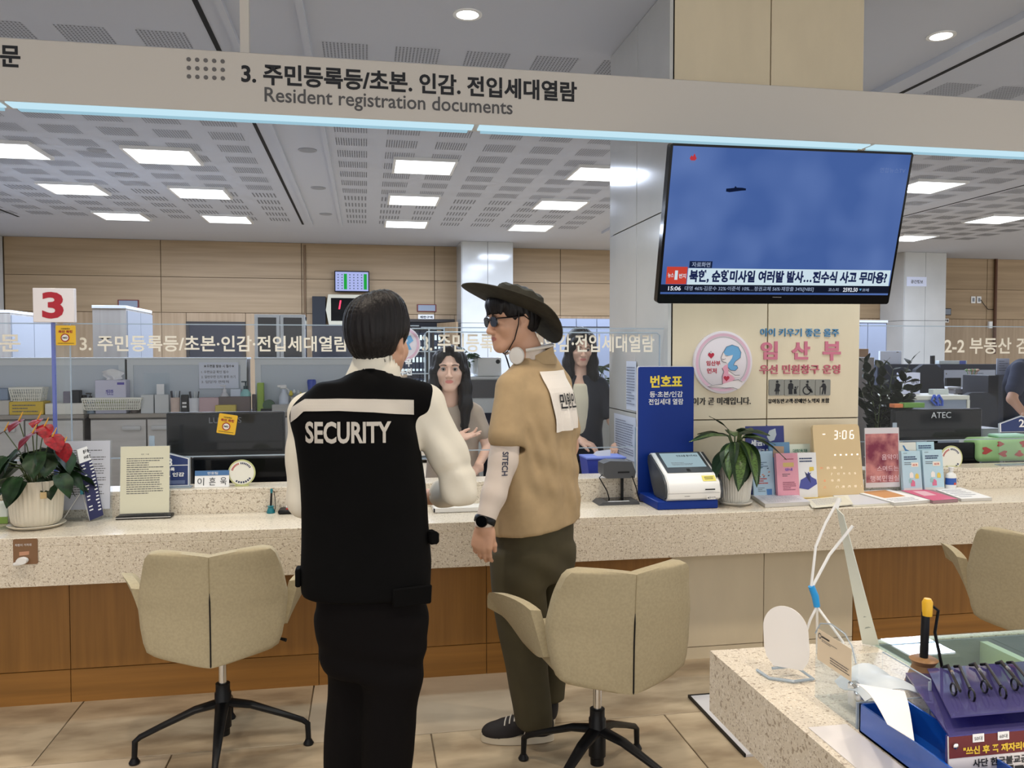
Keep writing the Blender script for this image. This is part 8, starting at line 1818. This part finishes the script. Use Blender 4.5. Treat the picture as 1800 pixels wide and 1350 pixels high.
rod.tube([cB, atY(1424, 1090, Yb), Vector((atY(1418, 1120, Yb).x, 1.80, ZK+.006))], .003, 8).tube([cB, Vector((cB.x+.03, 1.70, .84)), Vector((cB.x+.02, 1.64, ZK+.004))], .003, 8).tube([cB, Vector((cB.x+.05, 1.84, ZK+.004))], .003, 8); rod.part('rod', M_WHITE, t)
# pen stand
t0_ = atZ(1650, 1222, ZK2); penstand('tan-based counter pen stand with a black corded pen on the writing desk', (t0_.x, t0_.y+.05, ZK2), cg('tan_base', (140, 104, 66), .45), M_BLACK, cg('cap_yellow', (226, 176, 40), .4), .135, 1.9)
# reading glasses stand
t = thing('glasses_stand', 'clear stand tinted with violet reflections, for reading glasses at the lower right', 'stand')
Y1, Y0_ = 1.60, 1.20; A = atY(1592, 1186, Y1); Bp = atY(1668, 1296, Y0_); A2 = A+Vector((.42, 0, 0)); B2 = Bp+Vector((.42, 0, 0)); vt = clearmat('violet_reflection_acrylic', (128, 122, 190), .30, .04)  # violet reflections on the dark translucent plate are put into its tint
def slab(P, th): 
    b = MB(); n = (P[1]-P[0]).cross(P[3]-P[0]).normalized()*th; a = [b.bm.verts.new(p) for p in P]; c = [b.bm.verts.new(p+n) for p in P]; b.bm.faces.new(a); b.bm.faces.new(c[::-1])
    for i in range(4): b.bm.faces.new((a[i], c[i], c[(i+1) % 4], a[(i+1) % 4]))
    return b
slab([Bp, B2, A2, A], .004).part('tinted_plate', vt, t, smooth=False)
slab([Bp+Vector((.02, .02, .022)), B2+Vector((.02, .02, .022)), A2+Vector((.02, -.03, .020)), A+Vector((.03, -.03, .020))], .003).part('tinted_plate', vt, t, smooth=False)
MB().b2(A.x, A.x+.42, Y1-.004, Y1, ZK2, A.z).b2(Bp.x, Bp.x+.42, Y0_+.004, Y0_+.008, ZK2, Bp.z).part('support', vt, t, smooth=False)
lab_x = Bp.x; f = Fr((Bp.x+.0, Y0_-.004, ZK2), (1, 0, 0), (0, .05, 1)); h_ = Bp.z-ZK2
MB().prism([(0, 0), (.42, 0), (.42, h_), (0, h_)], .003, f.M()).part('front_plate', cg('front_white', (226, 220, 220), .4), t, smooth=False)
flat(t, 'maroon_header', f, 0, .42, h_-.036, h_, cg('header_maroon', (104, 36, 40)), n=.0008)
text(t, '"쓰신 후 꼭 제자리에 넣어 주세요', f, .026, .23, h_-.032, h_-.018, cg('header_yellow', (226, 190, 60)), bold=.04, n=.0016)
text(t, '사단 한국불교금강', f, .044, .165, h_-.054, h_-.040, M_INK, bold=.03, n=.0016); text(t, '백의관음도량', f, .016, .085, h_-.082, h_-.064, M_INK, bold=.05, n=.0016); text(t, '대명', f, .095, .150, h_-.084, h_-.056, M_INK, bold=.06, n=.0016)
for u, s_ in ((.044, '50대'), (.092, '60대')): flat(t, 'age_tape', f, u, u+.022, h_-.012, h_+.002, M_PAPER, n=.0018); text(t, s_, f, u+.003, u+.018, h_-.009, h_-.002, ink2, n=.0026)
MB().lathe([(.005, 0), (.005, .004), (.002, .006)], 14, f.p(.010, h_-.014, .001), (PI/2, 0, 0)).part('screw', M_CHROME, t)
up = (A-Bp)
for k, (u, lab) in enumerate([(.035, 'folded black reading glasses, leftmost of three in the stand'), (.100, 'folded black reading glasses, middle of three in the stand'), (.165, 'folded black reading glasses, rightmost of three in the stand')]):
    g = thing('reading_glasses', lab, 'glasses', 'reading glasses in the violet stand'); a = A+Vector((u+.03, -.05, .034)); c_ = Bp+up*.30+Vector((u+.02, 0, .040)); d_ = (c_-a)
    MB().tube([a+Vector((-.006, .010, -.006)), a, a+d_*.25, a+d_*.75, c_], [(.003, .002), (.005, .0025), (.004, .002), (.004, .002), (.003, .002)], 8).tube([a+Vector((.018, .004, -.004)), a+Vector((.02, -.01, .002)), a+d_*.5+Vector((.022, 0, .004)), c_+Vector((.02, 0, .003))], .003, 8).part('temple', M_BLACK, g)
    for s_ in (0, 1):
        ctr = c_+Vector((.0+.014*s_, .018-.03*s_, -.004)); dn = d_.normalized(); q = [ctr+Vector((.004*math.cos(x), 0, 0))+dn*.020*math.cos(x)+Vector((0, 0, .011*math.sin(x))) for x in [2*PI*i/16 for i in range(17)]]; MB().tube(q, .0020, 6, cap=False).part('rim', M_BLACK, g)
        MB().quad(*[ctr+Vector((.0038*math.cos(x), 0, 0))+dn*.019*math.cos(x)+Vector((0, 0, .010*math.sin(x))) for x in [2*PI*i/16 for i in range(16)]]).part('lens', M_ACR, g, smooth=False)
    MB().tube([a+d_*.3+Vector((0, -.001, .003)), a+d_*.38+Vector((0, -.001, .003))], .0035, 8).part('hinge', M_CHROME, g)
# flat board on the floor
t = thing('floor_board', 'pale board with a dark edge lying on the floor beyond the writing desk', 'board'); MB().b2(1.385, 1.95, 2.80, 3.335, .0006, .010).part('board', cg('board_pale', (196, 196, 200), .5), t, smooth=False); MB().b2(1.378, 1.385, 2.80, 3.342, .0006, .013).b2(1.385, 1.95, 3.335, 3.342, .0006, .013).part('edge_strip', M_BLACK, t, smooth=False)
# ================================================================ origins at each thing's base
bpy.context.view_layer.update()
for o in AUTO:
    lo = Vector((1e9,)*3); hi = -lo; ch = []
    def rec(q):
        for c in q.children:
            ch.append(c); rec(c)
    rec(o)
    for c in ch:
        if c.type != 'MESH' or not len(c.data.vertices): continue
        M = c.matrix_world
        for k in c.bound_box:
            p = M @ Vector(k)
            lo = Vector(map(min, lo, p)); hi = Vector(map(max, hi, p))
    if lo.x > 1e8: continue
    b = Vector(((lo.x+hi.x)/2, (lo.y+hi.y)/2, lo.z)); o.location = b
    for c in o.children: c.location = c.location-b
